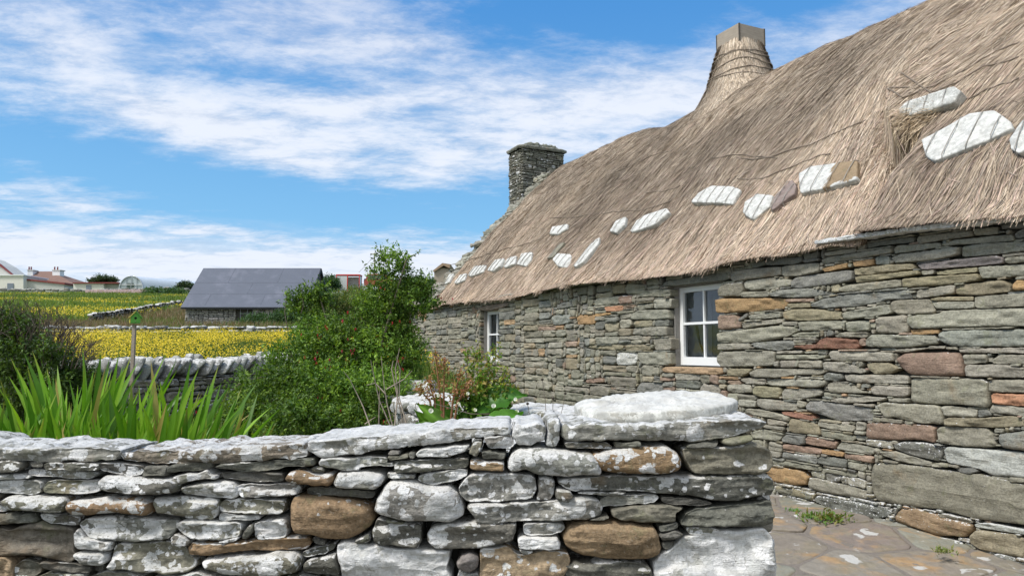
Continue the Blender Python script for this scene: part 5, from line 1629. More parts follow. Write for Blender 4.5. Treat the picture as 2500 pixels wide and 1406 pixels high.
# random irregular flags: jittered cells, clipped to convex cells by half planes
rfl = np.random.default_rng(12); pts = []
for i in range(-1, 12):
    for j in range(-1, 16):
        pts.append((0.3 + i * 0.62 + rfl.uniform(-.26, .26) + (j % 2) * .3, 0.6 + j * 0.55 + rfl.uniform(-.22, .22)))
pts = np.array(pts); pv_ = Buf()
wall_dist = lambda x, y: (x - G0[0]) * NW[0] + (y - G0[1]) * NW[1]
for k, c in enumerate(pts):
    if c[0] < -.4 or wall_dist(*c) < -.35 or c[1] > 8.6 or (c[0] < 1.05 and c[1] > 2.3) or c[1] < .4: continue
    poly = [c + np.array(q) for q in ((-1, -1), (1, -1), (1, 1), (-1, 1))]
    d2 = np.sum((pts - c) ** 2, 1); near = np.argsort(d2)[1:14]
    for m_ in near:
        mid = (pts[m_] + c) / 2; nn_ = pts[m_] - c; nn_ = nn_ / np.linalg.norm(nn_); mid = mid - nn_ * 0.016; new = []
        for i in range(len(poly)):
            a_, b2 = poly[i], poly[(i + 1) % len(poly)]; da, db = np.dot(a_ - mid, nn_), np.dot(b2 - mid, nn_)
            if da <= 0: new.append(a_)
            if da * db < 0: new.append(a_ + (b2 - a_) * da / (da - db))
        poly = new
        if len(poly) < 3: break
    if len(poly) < 3: continue
    pl = np.array(poly) - c; z = float(terr(c[0], c[1]))
    gz = float(terr(c[0], c[1] + .1) - terr(c[0], c[1] - .1)) / .2
    nfl = np.array([rfl.uniform(-.012, .012), -gz + rfl.uniform(-.012, .012), 1.]); nfl /= np.linalg.norm(nfl)
    col = [(0.25, 0.215, 0.18), (0.21, 0.205, 0.17), (0.27, 0.225, 0.17), (0.235, 0.21, 0.18)][rfl.integers(4)]
    stone(pv_, pl, (c[0], c[1], z + .004), np.array([1., 0, -nfl[0]]), np.array([0, 1., gz]), nfl, 0.012, 0.05, 7, 0.035, 0.004, jit_col(col, rfl), 0, 1, 4000 + k, 0.01, 1, 0.010, 7)
tag(pv_.build('path', M['flag'], None), kind='structure')
M['gravel'] = plain_mat('path_mortar', (0.24, 0.21, 0.18), 0.95, 0.3, 40, 0.8, 120)
X, Y = np.meshgrid(np.linspace(0.92, 5.6, 30), np.linspace(-1, 9.5, 60)); idx = np.arange(X.size).reshape(X.shape)
b_ = Buf(); b_.add(np.stack([X, Y, terr(X, Y) + .006], -1).reshape(-1, 3), np.stack([idx[:-1, :-1], idx[:-1, 1:], idx[1:, 1:], idx[1:, :-1]], -1).reshape(-1, 4))
tag(b_.build('path_bed', M['gravel'], None), kind='structure')

# ------------------------------------------------------------------ field walls
FS = [(0.20, 0.20, 0.175), (0.15, 0.15, 0.135), (0.25, 0.25, 0.22), (0.17, 0.17, 0.15)]
def field_wall(name, label, pts2, h, size, seed, lich=0.5, thick=0.35, nrm=None, group='low drystone walls crossing the fields'):
    """rubble wall following the ground: each stone a lump, laid in rows"""
    r = np.random.default_rng(seed); b = Buf()
    pts2 = np.asarray(pts2, float); seg = np.r_[0, np.cumsum(np.linalg.norm(np.diff(pts2, axis=0), axis=1))]; L = seg[-1]
    rows = max(2, int(h / (size * 0.36)))
    for k in range(rows):
        s_ = r.uniform(0, size)
        while s_ < L:
            w_ = size * r.uniform(.6, 1.8); x = np.interp(s_ + w_ / 2, seg, pts2[:, 0]); y = np.interp(s_ + w_ / 2, seg, pts2[:, 1])
            x2 = np.interp(s_ + w_ / 2 + .1, seg, pts2[:, 0]); y2 = np.interp(s_ + w_ / 2 + .1, seg, pts2[:, 1])
            if s_ + w_ / 2 + .1 >= L: break
            U = np.array([x2 - x, y2 - y, 0]); U /= np.linalg.norm(U) + 1e-9; N = np.array([U[1], -U[0], 0]); N = N if N[1] < 0 else -N
            hh = h / rows; z = float(terr(x, y)) + hh * (k + .4) + r.uniform(-.15, .15) * hh; hh *= r.uniform(.7, 1.15) * (1 if k < rows - 1 else r.uniform(.7, 1.6))
            rf_ = rect_poly((-w_ / 2, w_ / 2, -hh / 2, hh / 2), r, .01, hh * .15)
            stone(b, rf_, (x, y, z), U, ez, N, thick * .35, thick * .6, 2.6, size / 4, size * .03, jit_col(FS[r.integers(4)], r), lich * r.uniform(.3, 1.6), 1, seed * 1000 + k * 97 + int(s_ * 9), .1, 1, .01, 4)
            s_ += w_
    o = b.build(name, M['far_stone'], None, base=(pts2[0][0], pts2[0][1], float(terr(*pts2[0]))))
    tag(o, label, 'stone wall', group); return o


def line(pts, n=2): return np.array([W(x, y, Y)[:2] for x, y, Y in pts])
field_wall('field_wall', 'low stone wall between the brown grass and the bright yellow flower field', line([(-60, 822, 22.6), (200, 820, 22.6), (720, 815, 23.4), (840, 815, 24)]), 0.36, 0.30, 201)
field_wall('field_wall', 'pale stone wall slanting up the slope to the left end of the slate roofed shed', DIAG, 0.55, 0.5, 202)
field_wall('field_wall', 'long stone wall along the hilltop in front of the white houses', line([(-120, 715, 104), (200, 715, 104), (470, 715, 104)]), 0.85, 0.8, 203, .2)
field_wall('field_wall', 'stone wall piece on the slope right of the shed below the red shelter', line([(800, 730, 70), (1000, 730, 70)]), 0.9, 0.6, 204)

# coped wall with rounded leaning stones in the middle distance
A0, B0 = W(120, 900, 8.3), W(840, 880, 13.0)
mw = empty('coped_wall', (A0[0], A0[1], float(terr(A0[0], A0[1]))), 'drystone wall topped with rounded leaning cope stones below the yellow field', 'stone wall')
mb = tuple(mw.location)
U = np.array([B0[0] - A0[0], B0[1] - A0[1], 0]); LM = np.linalg.norm(U); U /= LM; N = np.array([U[1], -U[0], 0])
ztm = lambda s: 1.13 + 0.09 * np.asarray(s) / LM
b_ = Buf(); rm = np.random.default_rng(88)
for i, bb in enumerate(pack(0, LM, 0.0, 1.4, ztop=lambda s: ztm(s) - .02, seed=88, wr=(.2, .6), hr=(.05, .16))):
    stone(b_, rect_poly(bb, rm, .006, .012), (A0[0], A0[1], 0), U, ez, N, .04, .18, 3.6, .03, .007, jit_col(GREY[rm.integers(4)], rm) * 1.15, rm.uniform(0, .4), 1, 7000 + i, .06, 1, .004, 5)
b_.build('stonework', M['garden_stone'], mw, base=mb)
b_ = Buf(); c = (A0 + B0) / 2 - N * .25; b_.box((c[0], c[1], .62), (LM, .3, 1.22), (U, N, ez)); b_.build('rubble_core', M['core'], mw, smooth=False, base=mb)
s_ = 0.1; k = 0
while s_ < LM - .1:
    b_ = Buf(); a = R(rm.uniform(35, 62)); L_ = rm.uniform(.14, .19); th_ = rm.uniform(.052, .072)
    e1 = U * math.cos(a) + ez * math.sin(a); e2 = -U * math.sin(a) + ez * math.cos(a)
    outl = [(L_ * math.cos(q) * rm.uniform(.92, 1.08), th_ * math.sin(q) * rm.uniform(.9, 1.1)) for q in np.linspace(0, 2 * np.pi, 12, endpoint=False)]
    P0 = np.array([A0[0], A0[1], 0]) + U * s_ + ez * (float(ztm(s_)) + .11 + rm.uniform(-.02, .04)) - N * rm.uniform(.0, .10)
    stone(b_, outl, P0, e1, e2, N, .10, .16, 2.0, .014, .004, jit_col((0.27, 0.27, 0.25), rm, .15), rm.uniform(.1, .5), 2, 7700 + k, .12, 3, .004, 8)
    b_.build('cope_stone', M['garden_stone'], mw, base=P0)
    s_ += rm.uniform(.145, .185); k += 1
s_ = 0.18
while s_ < LM - .2:      # second, hidden row whose pale tips show between the front ones
    b_ = Buf(); a = R(rm.uniform(60, 105)); e1 = U * math.cos(a) + ez * math.sin(a); e2 = -U * math.sin(a) + ez * math.cos(a)
    outl = [(.15 * math.cos(q) * rm.uniform(.85, 1.15), .05 * math.sin(q) * rm.uniform(.8, 1.2)) for q in np.linspace(0, 2 * np.pi, 9, endpoint=False)]
    P0 = np.array([A0[0], A0[1], 0]) + U * s_ + ez * (float(ztm(s_)) + .110 + rm.uniform(-.03, .03)) - N * rm.uniform(.20, .27)
    stone(b_, outl, P0, e1, e2, N, .03, .10, 4, .02, .006, jit_col((0.30, 0.30, 0.28), rm, .15), rm.uniform(.1, .4), 1, 7900 + k, .12, 2, .006, 6)
    b_.build('cope_stone', M['garden_stone'], mw, base=P0); s_ += rm.uniform(.15, .22); k += 1
print('copes', k)

# ------------------------------------------------------------------ slate roofed shed
shed = empty('stone_shed', (-14.5, 42.5, 2.6), 'low stone shed with dark blue grey felted roof on the slope behind the yellow field', 'shed')
SB = (-14.5, 42.5, 2.6)
X0, X1, YF, YB = -17.75, -11.2, 40.0, 45.0
zE = W(600, 743, 40)[2]; zR = W(600, 657, 42.5)[2]
b_ = Buf(); rs = np.random.default_rng(31)
wx0, wx1 = W(576, 760, 40)[0], W(618, 760, 40)[0]; wz0, wz1 = W(590, 786, 40)[2], W(590, 744, 40)[2]
blk = [[(wx0 - X0, wz0), (wx1 - X0, wz0), (wx1 - X0, wz1), (wx0 - X0, wz1)]]
for i, bb in enumerate(pack(0, X1 - X0, 2.3, zE, seed=31, wr=(.2, .6), hr=(.06, .15), blocked=blk)):
    stone(b_, rect_poly(bb, rs, .008, .012), (X0, YF, 0), ex, ez, np.array([0, -1., 0]), .04, .15, 3.6, .05, .008, jit_col([(.27, .27, .25), (.20, .20, .19), (.34, .33, .31)][rs.integers(3)], rs), rs.uniform(0, .3), 1, 8800 + i, .06, 1, .005, 4)
for i, bb in enumerate(pack(0, YB - YF, 2.3, zR, seed=32, wr=(.2, .6), hr=(.06, .15), ztop=lambda s: zE + (zR - zE) * (1 - np.abs(np.asarray(s) - 2.5) / 2.5))):
    stone(b_, rect_poly(bb, rs, .008, .012), (X1, YF, 0), np.array([0, 1., 0]), ez, ex, .04, .15, 3.6, .05, .008, jit_col((.13, .13, .13), rs), 0, 1, 8900 + i, .06, 1, .005, 4)  # gable stones darker than the front ones, the end's shade put into their colour
b_.build('wall', M['far_stone'], shed, base=SB)
b_ = Buf(); pl = [(X0 + .12, YF + .1, 1.8), (X0 + .12, YB, 1.8), (X0 + .12, YB, zE), (X0 + .12, 42.5, zR - .06), (X0 + .12, YF + .1, zE - .02)]
b_.prism(pl, (X1 - X0 - .22, 0, 0), (.1, .1, .1)); b_.build('inner_wall', M['core'], shed, smooth=False, base=SB)
M['felt'] = plain_mat('roof_felt', (0.105, 0.118, 0.15), 0.75, 0.12, 2.0, 0.25, 6, spec=.35, stain=(0.15, 0.16, 0.20))
b_ = Buf()
for sgn in (-1, 1):
    y1 = 42.5 + sgn * 2.75; ze_ = zE + (zR - zE) * (1 - 2.75 / 2.5)
    P = [(X0 - .12, 42.5, zR), (X1 + .12, 42.5, zR), (X1 + .12, y1, ze_), (X0 - .12, y1, ze_)]
    P = [np.array(q) for q in P]; n_ = np.array([0, sgn * (zR - zE), 2.5]); n_ /= np.linalg.norm(n_)
    b_.hexa([P[0], P[1], P[2], P[3], P[0] + n_ * .07, P[1] + n_ * .07, P[2] + n_ * .07, P[3] + n_ * .07])
sr = b_.build('roof', M['felt'], shed, smooth=False, base=SB)
# felt joints: raised strips
b_ = Buf(); n_ = np.array([0, -(zR - zE), 2.5]); n_ /= np.linalg.norm(n_); dn = np.array([0, -2.5, -(zR - zE)]); Ls = np.linalg.norm(dn); dn /= Ls
top = np.array([0, 42.5, zR]) + n_ * .074
def strip(xa, va, xb, vb, w_=.014):
    a_ = top + ex * xa + dn * va * Ls; c_ = top + ex * xb + dn * vb * Ls; d_ = (c_ - a_) / np.linalg.norm(c_ - a_); b_.box((a_ + c_) / 2, (np.linalg.norm(c_ - a_), w_, .006), (d_, np.cross(n_, d_), n_))
strip(X0 - .1, .43, X1 + .1, .43); strip(X0 - .1, .75, X1 + .1, .75)
for x_, v0_, v1_ in ((-16.0, .0, .43), (-13.2, 0, .43), (-14.6, .43, .75), (-12.0, .43, .75), (-16.6, .75, 1.05), (-13.6, .75, 1.05)): strip(x_, v0_, x_ - .02, v1_)
b_.build('felt_joints', plain_mat('felt_joint', (0.11, 0.124, 0.156), .8, .2), sr, smooth=False, base=SB)
b_ = Buf(); b_.box(((X0 + X1) / 2, YF - .24, zE - .20), (X1 - X0 + .24, .03, .14), col=(.04, .04, .05)); b_.build('fascia', plain_mat('dark_fascia', (.035, .037, .045), .6, .1), shed, smooth=False, base=SB)
b_ = Buf()
for sgn in (-1, 1):
    a_ = np.array([X1 + .14, 42.5, zR - .02]); c_ = np.array([X1 + .14, 42.5 + sgn * 2.75, zE - .2]); d_ = (c_ - a_); l_ = np.linalg.norm(d_); d_ /= l_; b_.box((a_ + c_) / 2, (l_, .03, .16), (d_, ex, np.cross(d_, ex)))
b_.build('barge_board', plain_mat('barge', (.04, .042, .05), .6, .1), shed, smooth=False, base=SB)
shw = empty('window', (wx0, 40.15, wz0)); shw.parent = shed; shw.location = (wx0 - SB[0], 40.15 - SB[1], wz0 - SB[2]); WORLD_OF[shw.name] = (wx0, 40.15, wz0)
b_ = Buf(); cx_ = (wx0 + wx1) / 2; ww = wx1 - wx0; hh = wz1 - wz0
for x_ in (wx0 + .22, cx_ + .14, wx1 - .04): b_.box((x_, 40.10, (wz0 + wz1) / 2), (.05, .05, hh))
for z_ in (wz0 + .03, (wz0 + wz1) / 2, wz1 - .03): b_.box(((wx0 + wx1) / 2 + .1, 40.12, z_), (ww - .26, .045, .05))
b_.build('frame', plain_mat('grey_frame', (.20, .21, .24), .6, .1), shw, smooth=False, base=(wx0, 40.15, wz0))
b_ = Buf(); b_.add([(wx0 + .2, 40.13, wz0), (wx1, 40.13, wz0), (wx1, 40.13, wz1), (wx0 + .2, 40.13, wz1)], [[0, 1, 2, 3]])
b_.build('pane', plain_mat('dull_glass', (.17, .20, .25), .25, .15, 3, spec=.6), shw, smooth=False, base=(wx0, 40.15, wz0))

# ------------------------------------------------------------------ houses on the hilltop
M['render'] = plain_mat('cream_render', (0.66, 0.64, 0.58), .9, .06, 2)
M['render2'] = plain_mat('grey_render', (0.48, 0.48, 0.45), .9, .06, 2)
M['redfas'] = plain_mat('red_fascia', (0.20, 0.055, 0.05), .7, .15)
M['pantile'] = plain_mat('brown_tiles', (0.20, 0.125, 0.10), .9, .25, 1.5, .5, 8, streak=(1, 1, 3))
M['winblk'] = plain_mat('far_window', (.16, .19, .23), .2, .1, spec=.6)
M['whiteplastic'] = plain_mat('white_trim', (.75, .76, .76), .5, .04)


def quad_prism(b, pxs, Y, depth, col=(.5, .5, .5)):
    b.prism([W(x, y, Y) for x, y in pxs], (0, depth, 0), col)


def part(par, nm, mat, pxs, Y, depth, base):
    b = Buf(); quad_prism(b, pxs, Y, depth); return b.build(nm, mat, par, smooth=False, base=base)


hb = W(30, 716, 116)
h1 = empty('cream_house', hb, 'cream flat roofed extension with one window at the far left edge', 'house')
part(h1, 'wall', M['render'], [(-60, 672), (57, 672), (57, 722), (-60, 722)], 116, 6, hb)
part(h1, 'roof_edge', M['whiteplastic'], [(-60, 670.5), (58, 670.5), (58, 673), (-60, 673)], 115.8, 6.4, hb)
wn = part(h1, 'window', M['winblk'], [(17.5, 691.5), (32.5, 691.5), (32.5, 713), (17.5, 713)], 115.9, .1, hb)
part(h1, 'gable', M['render2'], [(-60, 672), (32, 672), (0, 647), (-30, 630), (-60, 622)], 119.5, 4, hb)
part(h1, 'barge_board', M['redfas'], [(34, 673), (30, 673), (0, 650), (-30, 632), (-30, 627), (0, 645)], 119.3, .4, hb)
hb = W(120, 716, 122)
h2 = empty('tiled_house', hb, 'house with brown hipped tile roof and two white chimneys on the skyline', 'house')
part(h2, 'wall', M['render'], [(62, 692), (178, 692), (178, 722), (62, 722)], 123, 8, hb)
rb2 = Buf(); e_ = [W(56, 684, 121.5), W(181, 703, 121.5)]; e_[0][2] = e_[1][2] = W(100, 693, 121.5)[2]
r0, r1 = W(86, 663, 126), W(126, 662, 126); z_ = W(126, 662.5, 126)[2]; r0[2] = r1[2] = z_
eb = [e_[0] + [0, 9, 0], e_[1] + [0, 9, 0]]
rb2.add([e_[0], e_[1], r1, r0, eb[0], eb[1]], [[0, 1, 2, 3], [5, 4, 3, 2]]); rb2.add([e_[1], eb[1], r1, e_[0], eb[0], r0], [[0, 1, 2], [4, 3, 5]])
rf2 = rb2.build('roof', M['pantile'], h2, smooth=False, base=hb)
for (x0, x1, y0, y1, Y) in ((128, 146, 660, 682, 124.5), (67, 80, 660, 676, 124.5)):
    c_ = part(rf2, 'chimney', M['whiteplastic'], [(x0, y0), (x1, y0), (x1, y1), (x0, y1)], Y, 1.2, hb)
    part(rf2, 'chimney_cap', M['render2'], [(x0 - 1.5, y0 - 1.5), (x1 + 1.5, y0 - 1.5), (x1 + 1.5, y0 + .5), (x0 - 1.5, y0 + .5)], Y - .1, 1.4, hb)
    for fx in (.3, .7):
        b_ = Buf(); q_ = W(x0 + (x1 - x0) * fx, y0 - 1.5, Y + .6); b_.tube([q_, q_ + [0, 0, .25], q_ + [0, 0, .5]], [.13, .10, .12], n=8); b_.build('chimney_pot', M['redfas'], rf2, base=hb)
hb = W(105, 716, 117)
h3 = empty('lean_to', hb, 'grey white lean-to with sloping dark red fascia beside the cream extension', 'outbuilding')
part(h3, 'wall', M['render2'], [(58, 683), (156, 694), (157, 722), (58, 722)], 117, 4, hb)
part(h3, 'roof', M['redfas'], [(57, 679.5), (158, 690), (158, 694.5), (57, 684)], 116.8, 4.6, hb)
part(h3, 'downpipe', M['whiteplastic'], [(57.5, 684), (59, 684), (59, 718), (57.5, 718)], 116.7, .1, hb)
hb = W(215, 716, 114)
h4 = empty('white_outbuilding', hb, 'small white outbuilding with a flat red edged roof left of the polytunnel', 'outbuilding')
part(h4, 'wall', M['render'], [(179, 692), (253, 693), (253, 722), (179, 722)], 114, 5, hb)
part(h4, 'side_wall', M['render2'], [(253.3, 693), (290, 694), (290, 722), (253.3, 722)], 114.8, 4, hb)
part(h4, 'roof', M['redfas'], [(177, 689), (290, 689), (290, 692), (177, 692)], 113.7, 5.6, hb)
part(h4, 'window', M['winblk'], [(210, 696), (222, 696), (222, 714), (210, 714)], 113.9, .1, hb)
hb = W(320, 712, 112)
tun = empty('polytunnel', hb, 'rounded white plastic polytunnel greenhouse on the skyline', 'polytunnel')
zb_ = W(320, 712, 112)[2]; xa, xb = W(291, 712, 112)[0], W(349, 712, 112)[0]; xm = (xa + xb) / 2; rad = (xb - xa) / 2; zt_ = W(320, 674, 112)[2]
tu = np.linspace(0, np.pi, 19); dirv = np.array([9.4, 9.0, -.4])
arch = np.array([[xm + rad * math.cos(a), 112, zb_ + (zt_ - zb_) * math.sin(a) ** .8] for a in tu])
b_ = Buf(); b_.add(np.vstack([arch, arch + dirv * .5, arch + dirv]), [[i + k * 19, i + 1 + k * 19, i + 20 + k * 19, i + 19 + k * 19] for k in (0, 1) for i in range(18)])
M['poly'] = plain_mat('polythene', (.52, .58, .64), .35, .15, 1, .3, 3, spec=.5)
b_.build('cover', M['poly'], tun, base=hb)
b_ = Buf(); b_.tube(arch + [0, -.05, 0], .09, n=5)
for f_ in (.28, .5, .72): b_.tube([[xa + 2 * rad * f_, 111.93, zb_], [xa + 2 * rad * f_, 111.93, zb_ + (zt_ - zb_) * .93]], .05, n=4)
b_.tube([[xa, 111.93, zb_ + 1.05], [xb, 111.93, zb_ + 1.05]], .05, n=4)
b_.build('hoop', plain_mat('galvanised', (.5, .53, .55), .4, .1, metal=.3), tun, base=hb)
b_ = Buf(); b_.add(np.vstack([arch + [0, .03, 0], [[xm, 112.03, zb_]]]), [[i, i + 1, 19] for i in range(18)]); b_.build('end_panel', plain_mat('end_sheet', (.40, .46, .48), .3, .15, 1, spec=.5), tun, base=hb)
b_ = Buf(); b_.box((xm - .1, 111.96, zb_ + .65), (1.0, .03, 1.3)); b_.build('door', plain_mat('dark_door', (.06, .09, .07), .6, .3), tun, smooth=False, base=hb)
hb = W(443, 708, 116)
gs = empty('green_shed', hb, 'pale green roofed hut between the polytunnel and the felt roofed stone shed', 'shed')
part(gs, 'wall', plain_mat('green_boards', (.28, .33, .28), .8, .2), [(426, 696), (458, 694), (458, 716), (426, 716)], 116, 3, hb)
part(gs, 'roof', plain_mat('green_roof', (.36, .42, .36), .7, .2), [(423, 692), (462, 690.5), (460, 696), (424, 697)], 115.7, 3.6, hb)

# ------------------------------------------------------------------ red framed shelter, vehicle, pole, far hut
sb0 = W(848, 712, 94)
sh = empty('bus_shelter', sb0, 'red framed glass bus shelter on the skyline right of the shed', 'bus shelter')
M['redpaint'] = plain_mat('red_paint', (0.55, 0.045, 0.04), .5, .1)
x0_, x1_, xm_ = W(821, 700, 94)[0], W(877, 700, 94)[0], W(848, 700, 94)[0]; z0_, z1_ = W(848, 713, 94)[2], W(848, 671, 94)[2]
b_ = Buf()
b_.box(((x0_ + x1_) / 2, 94.7, z1_), (x1_ - x0_ + .16, 1.5, .13)); b_.build('roof', M['redpaint'], sh, smooth=False, base=sb0)
for (x_, y_) in ((x0_, 94), (xm_, 94), (x1_, 94), (x0_, 95.4), (x1_, 95.4)):
    b_ = Buf(); b_.box((x_, y_, (z0_ + z1_) / 2 - .06), (.10, .10, z1_ - z0_ - .02)); b_.build('post', M['redpaint'], sh, smooth=False, base=sb0)
M['frost'] = plain_mat('frosted_panel', (.52, .55, .55), .35, .08, 2, spec=.5)
for (xa_, xb_, y_) in ((x0_ + .06, xm_ - .06, 94.0), (x0_ + .06, x1_ - .06, 95.4)):
    b_ = Buf(); b_.box(((xa_ + xb_) / 2, y_, (z0_ + z1_) / 2), (xb_ - xa_, .03, z1_ - z0_ - .3)); b_.build('panel', M['frost'], sh, smooth=False, base=sb0)
b_ = Buf(); b_.box((x1_, 94.7, (z0_ + z1_) / 2), (.03, 1.26, z1_ - z0_ - .3)); b_.build('panel', M['frost'], sh, smooth=False, base=sb0)

vb = W(905, 706, 88)
veh = empty('red_vehicle', vb, 'red and silver off road vehicle with a rear spare wheel parked right of the shelter', 'car')
vx, vy, vz = vb[0], 88.0, float(W(905, 706, 88)[2])
vpoly = [(-.8, .45), (-.78, 1.05), (-.62, 1.15), (-.5, 1.72), (-.3, 1.85), (1.7, 1.85), (2.2, 1.2), (3.2, 1.05), (3.3, .5)]
def vprism(pl, y0, dy, nm, mat):
    b = Buf(); b.prism([(vx + x, y0, vz + z) for x, z in pl], (0, dy, 0)); return b.build(nm, mat, veh, smooth=False, base=vb)
vprism(vpoly, vy, 1.7, 'body', plain_mat('dull_red_paint', (.30, .07, .05), .4, .1))
M['carglass'] = plain_mat('car_glass', (.05, .06, .07), .15, .1, spec=.8)
vprism([(-.42, 1.2), (-.33, 1.68), (.55, 1.68), (.55, 1.2)], vy - .02, .02, 'side_window', M['carglass'])
vprism([(.65, 1.2), (.65, 1.68), (1.55, 1.68), (1.95, 1.2)], vy - .02, .02, 'side_window', M['carglass'])
M['tyre'] = plain_mat('rubber', (.03, .03, .03), .85, .2)
for nm, cx_, cy_, cz_, axis in (('wheel', -.1, -.06, .36, 1), ('wheel', 2.5, -.06, .36, 1), ('spare_wheel', -.92, .85, 1.0, 0)):
    b = Buf(); th = np.linspace(0, 2 * np.pi, 17)[:-1]; d_ = np.array([0, .22, 0]) if axis else np.array([.2, 0, 0])
    pl = [np.array([vx + cx_ + .36 * math.cos(a), vy + cy_, vz + cz_ + .36 * math.sin(a)]) if axis else np.array([vx + cx_ - .02, vy + cy_ + .36 * math.cos(a), vz + cz_ + .36 * math.sin(a)]) for a in th]
    b.prism(pl, d_); b.build(nm, M['tyre'], veh, base=vb)

pb = W(915, 712, 90); pole = empty('utility_pole', pb, 'thin grey utility pole with a short crossarm behind the fuchsia tip', 'utility pole')
pt = W(914, 618, 90)
b_ = Buf(); b_.tube([pb - [0, 0, 1], pt], [.08, .07], n=8); b_.build('pole', M['wood'], pole, base=pb)
b_ = Buf(); b_.box(pt - [0, 0, .12], (1.0, .1, .1)); b_.build('crossarm', M['wood'], pole, smooth=False, base=pb)
b_ = Buf(); b_.tube([pt - [0, 0, .4], W(876, 665, 90)], .02, n=4); b_.build('stay_wire', M['rope'], pole, base=pb)
hb = W(1070, 662, 33)
hut = empty('far_gable', hb, 'small brown roofed gable peeping out past the far end of the cottage', 'outbuilding')
part(hut, 'wall', plain_mat('tan_render', (.36, .31, .25), .9, .15), [(1060, 660), (1082, 648), (1096, 657), (1096, 720), (1060, 720)], 33, 3, hb)
part(hut, 'roof', plain_mat('brown_roof', (.34, .25, .17), .9, .2), [(1056, 661), (1080, 642), (1100, 645), (1097, 655), (1083, 648), (1059, 664)], 32.9, 3.3, hb)

# ------------------------------------------------------------------ bird box on its post
bp = W(324, 889, 8.0); bp[2] = float(terr(bp[0], bp[1]))
bh = empty('bird_box', bp, 'small green and yellow wooden bird box on a thin wooden post', 'bird box')
ztp = W(324, 792, 8.0)[2]
b_ = Buf(); b_.box((bp[0], bp[1], (bp[2] + ztp) / 2 - .1), (.033, .033, ztp - bp[2] + .2)); b_.build('post', M['wood'], bh, smooth=False, base=bp)
u = 1 / 1800 * 8.0
c_ = np.array([bp[0] + .006, bp[1], 0]); zf, zeav, zap = W(330, 789, 8)[2], W(330, 774, 8)[2], W(330, 762, 8)[2]
yaw = R(30); ux = np.array([math.cos(yaw), math.sin(yaw), 0]); uy = np.array([-math.sin(yaw), math.cos(yaw), 0])
hw_, hd = .048, .06
P = lambda a, b, z: c_ + ux * a + uy * b + ez * z
GR = plain_mat('green_paint', (.13, .42, .06), .55, .08); YL = plain_mat('yellow_paint', (.62, .52, .08), .55, .08)
b_ = Buf(); b_.prism([P(-hw_, -hd, zf), P(hw_, -hd, zf), P(hw_, -hd, zeav), P(0, -hd, zap), P(-hw_, -hd, zeav)], uy * 2 * hd); b_.build('body', GR, bh, smooth=False, base=bp)
b_ = Buf(); b_.box(P(-hw_ - .003, 0, (zf + zeav) / 2), (.005, 2 * hd, zeav - zf), (ux, uy, ez)); b_.build('side_panel', YL, bh, smooth=False, base=bp)
for sg, mt in ((-1, YL), (1, GR)):
    b_ = Buf(); a_ = P(0, 0, zap + .006); e2_ = P(sg * (hw_ + .018), 0, zeav - .012); d_ = e2_ - a_; l_ = np.linalg.norm(d_); d_ /= l_
    b_.box((a_ + e2_) / 2, (l_, 2 * hd + .03, .008), (d_, uy, np.cross(d_, uy))); b_.build('roof_board', mt, bh, smooth=False, base=bp)
b_ = Buf(); th = np.linspace(0, 2 * np.pi, 13)[:-1]; b_.prism([P(.013 * math.cos(a), -hd - .002, (zeav + zf) / 2 + .02 + .013 * math.sin(a)) for a in th], uy * .003); b_.build('entrance_hole', plain_mat('hole', (.01, .01, .01), .9), bh, smooth=False, base=bp)
b_ = Buf(); b_.tube([P(0, -hd, zf + .02), P(0, -hd - .03, zf + .02)], .004, n=6); b_.build('perch', M['wood'], bh, base=bp)

# ------------------------------------------------------------------ foliage helpers
gp = np.random.default_rng(2024)


def unit(v): return v / (np.linalg.norm(v, axis=-1, keepdims=True) + 1e-9)


def leaves(buf, P, Dr, size, cols, width=0.42, fold=0.25, up=None):
    """folded pointed leaves: 4 triangles-ish (2 quads), P base, Dr direction"""
    n = len(P); Dr = unit(Dr); size = np.broadcast_to(size, (n,))[:, None]
    rv = gp.normal(0, 1, (n, 3)); rv[:, 2] = np.abs(rv[:, 2]) + 0.6
    Sd = unit(np.cross(Dr, rv)); Nn = np.cross(Sd, Dr)
    mid = P + Dr * size * 0.45 + Nn * size * 0.05; tip = P + Dr * size - Nn * size * 0.12
    L_ = P + Dr * size * 0.42 + Sd * size * width / 2 + Nn * size * fold * width; R_ = P + Dr * size * 0.42 - Sd * size * width / 2 + Nn * size * fold * width
    V = np.stack([P, L_, tip, mid, R_], 1).reshape(-1, 3); b = (np.arange(n) * 5)[:, None]
    buf.add(V, np.concatenate([b + [[0, 3, 2, 1]], b + [[0, 4, 2, 3]]]), np.repeat(cols, 5, 0))


def lobes_points(lobes, n, shell=0.55, rng=gp):
    """lobes: list of (centre xyz, radii xyz). points weighted to the outside, returned with outward dirs"""
    vol = np.array([r[0] * r[1] + r[0] * r[2] + r[1] * r[2] for c, r in lobes]); pick = rng.choice(len(lobes), n, p=vol / vol.sum())
    C = np.array([c for c, r in lobes])[pick]; Rr = np.array([r for c, r in lobes])[pick]
    d = unit(rng.normal(0, 1, (n, 3))); rad = (shell + (1 - shell) * rng.random(n) ** 0.6)[:, None]
    wob = 1 + 0.22 * fbm(d * 2.2 + C * 1.7, 3)[:, None]
    return C + d * Rr * rad * wob, d, rad[:, 0]


def px_lobes(L):
    """(px,py,Y,rx,ry[,rdepth]) in photo pixels -> world lobes"""
    out = []
    for q in L:
        px, py, Y, rx, ry = q[:5]; k = Y / F_PX
        out.append((W(px, py, Y), (rx * k, (q[5] if len(q) > 5 else 0.8 * rx * k), ry * k)))
    return out


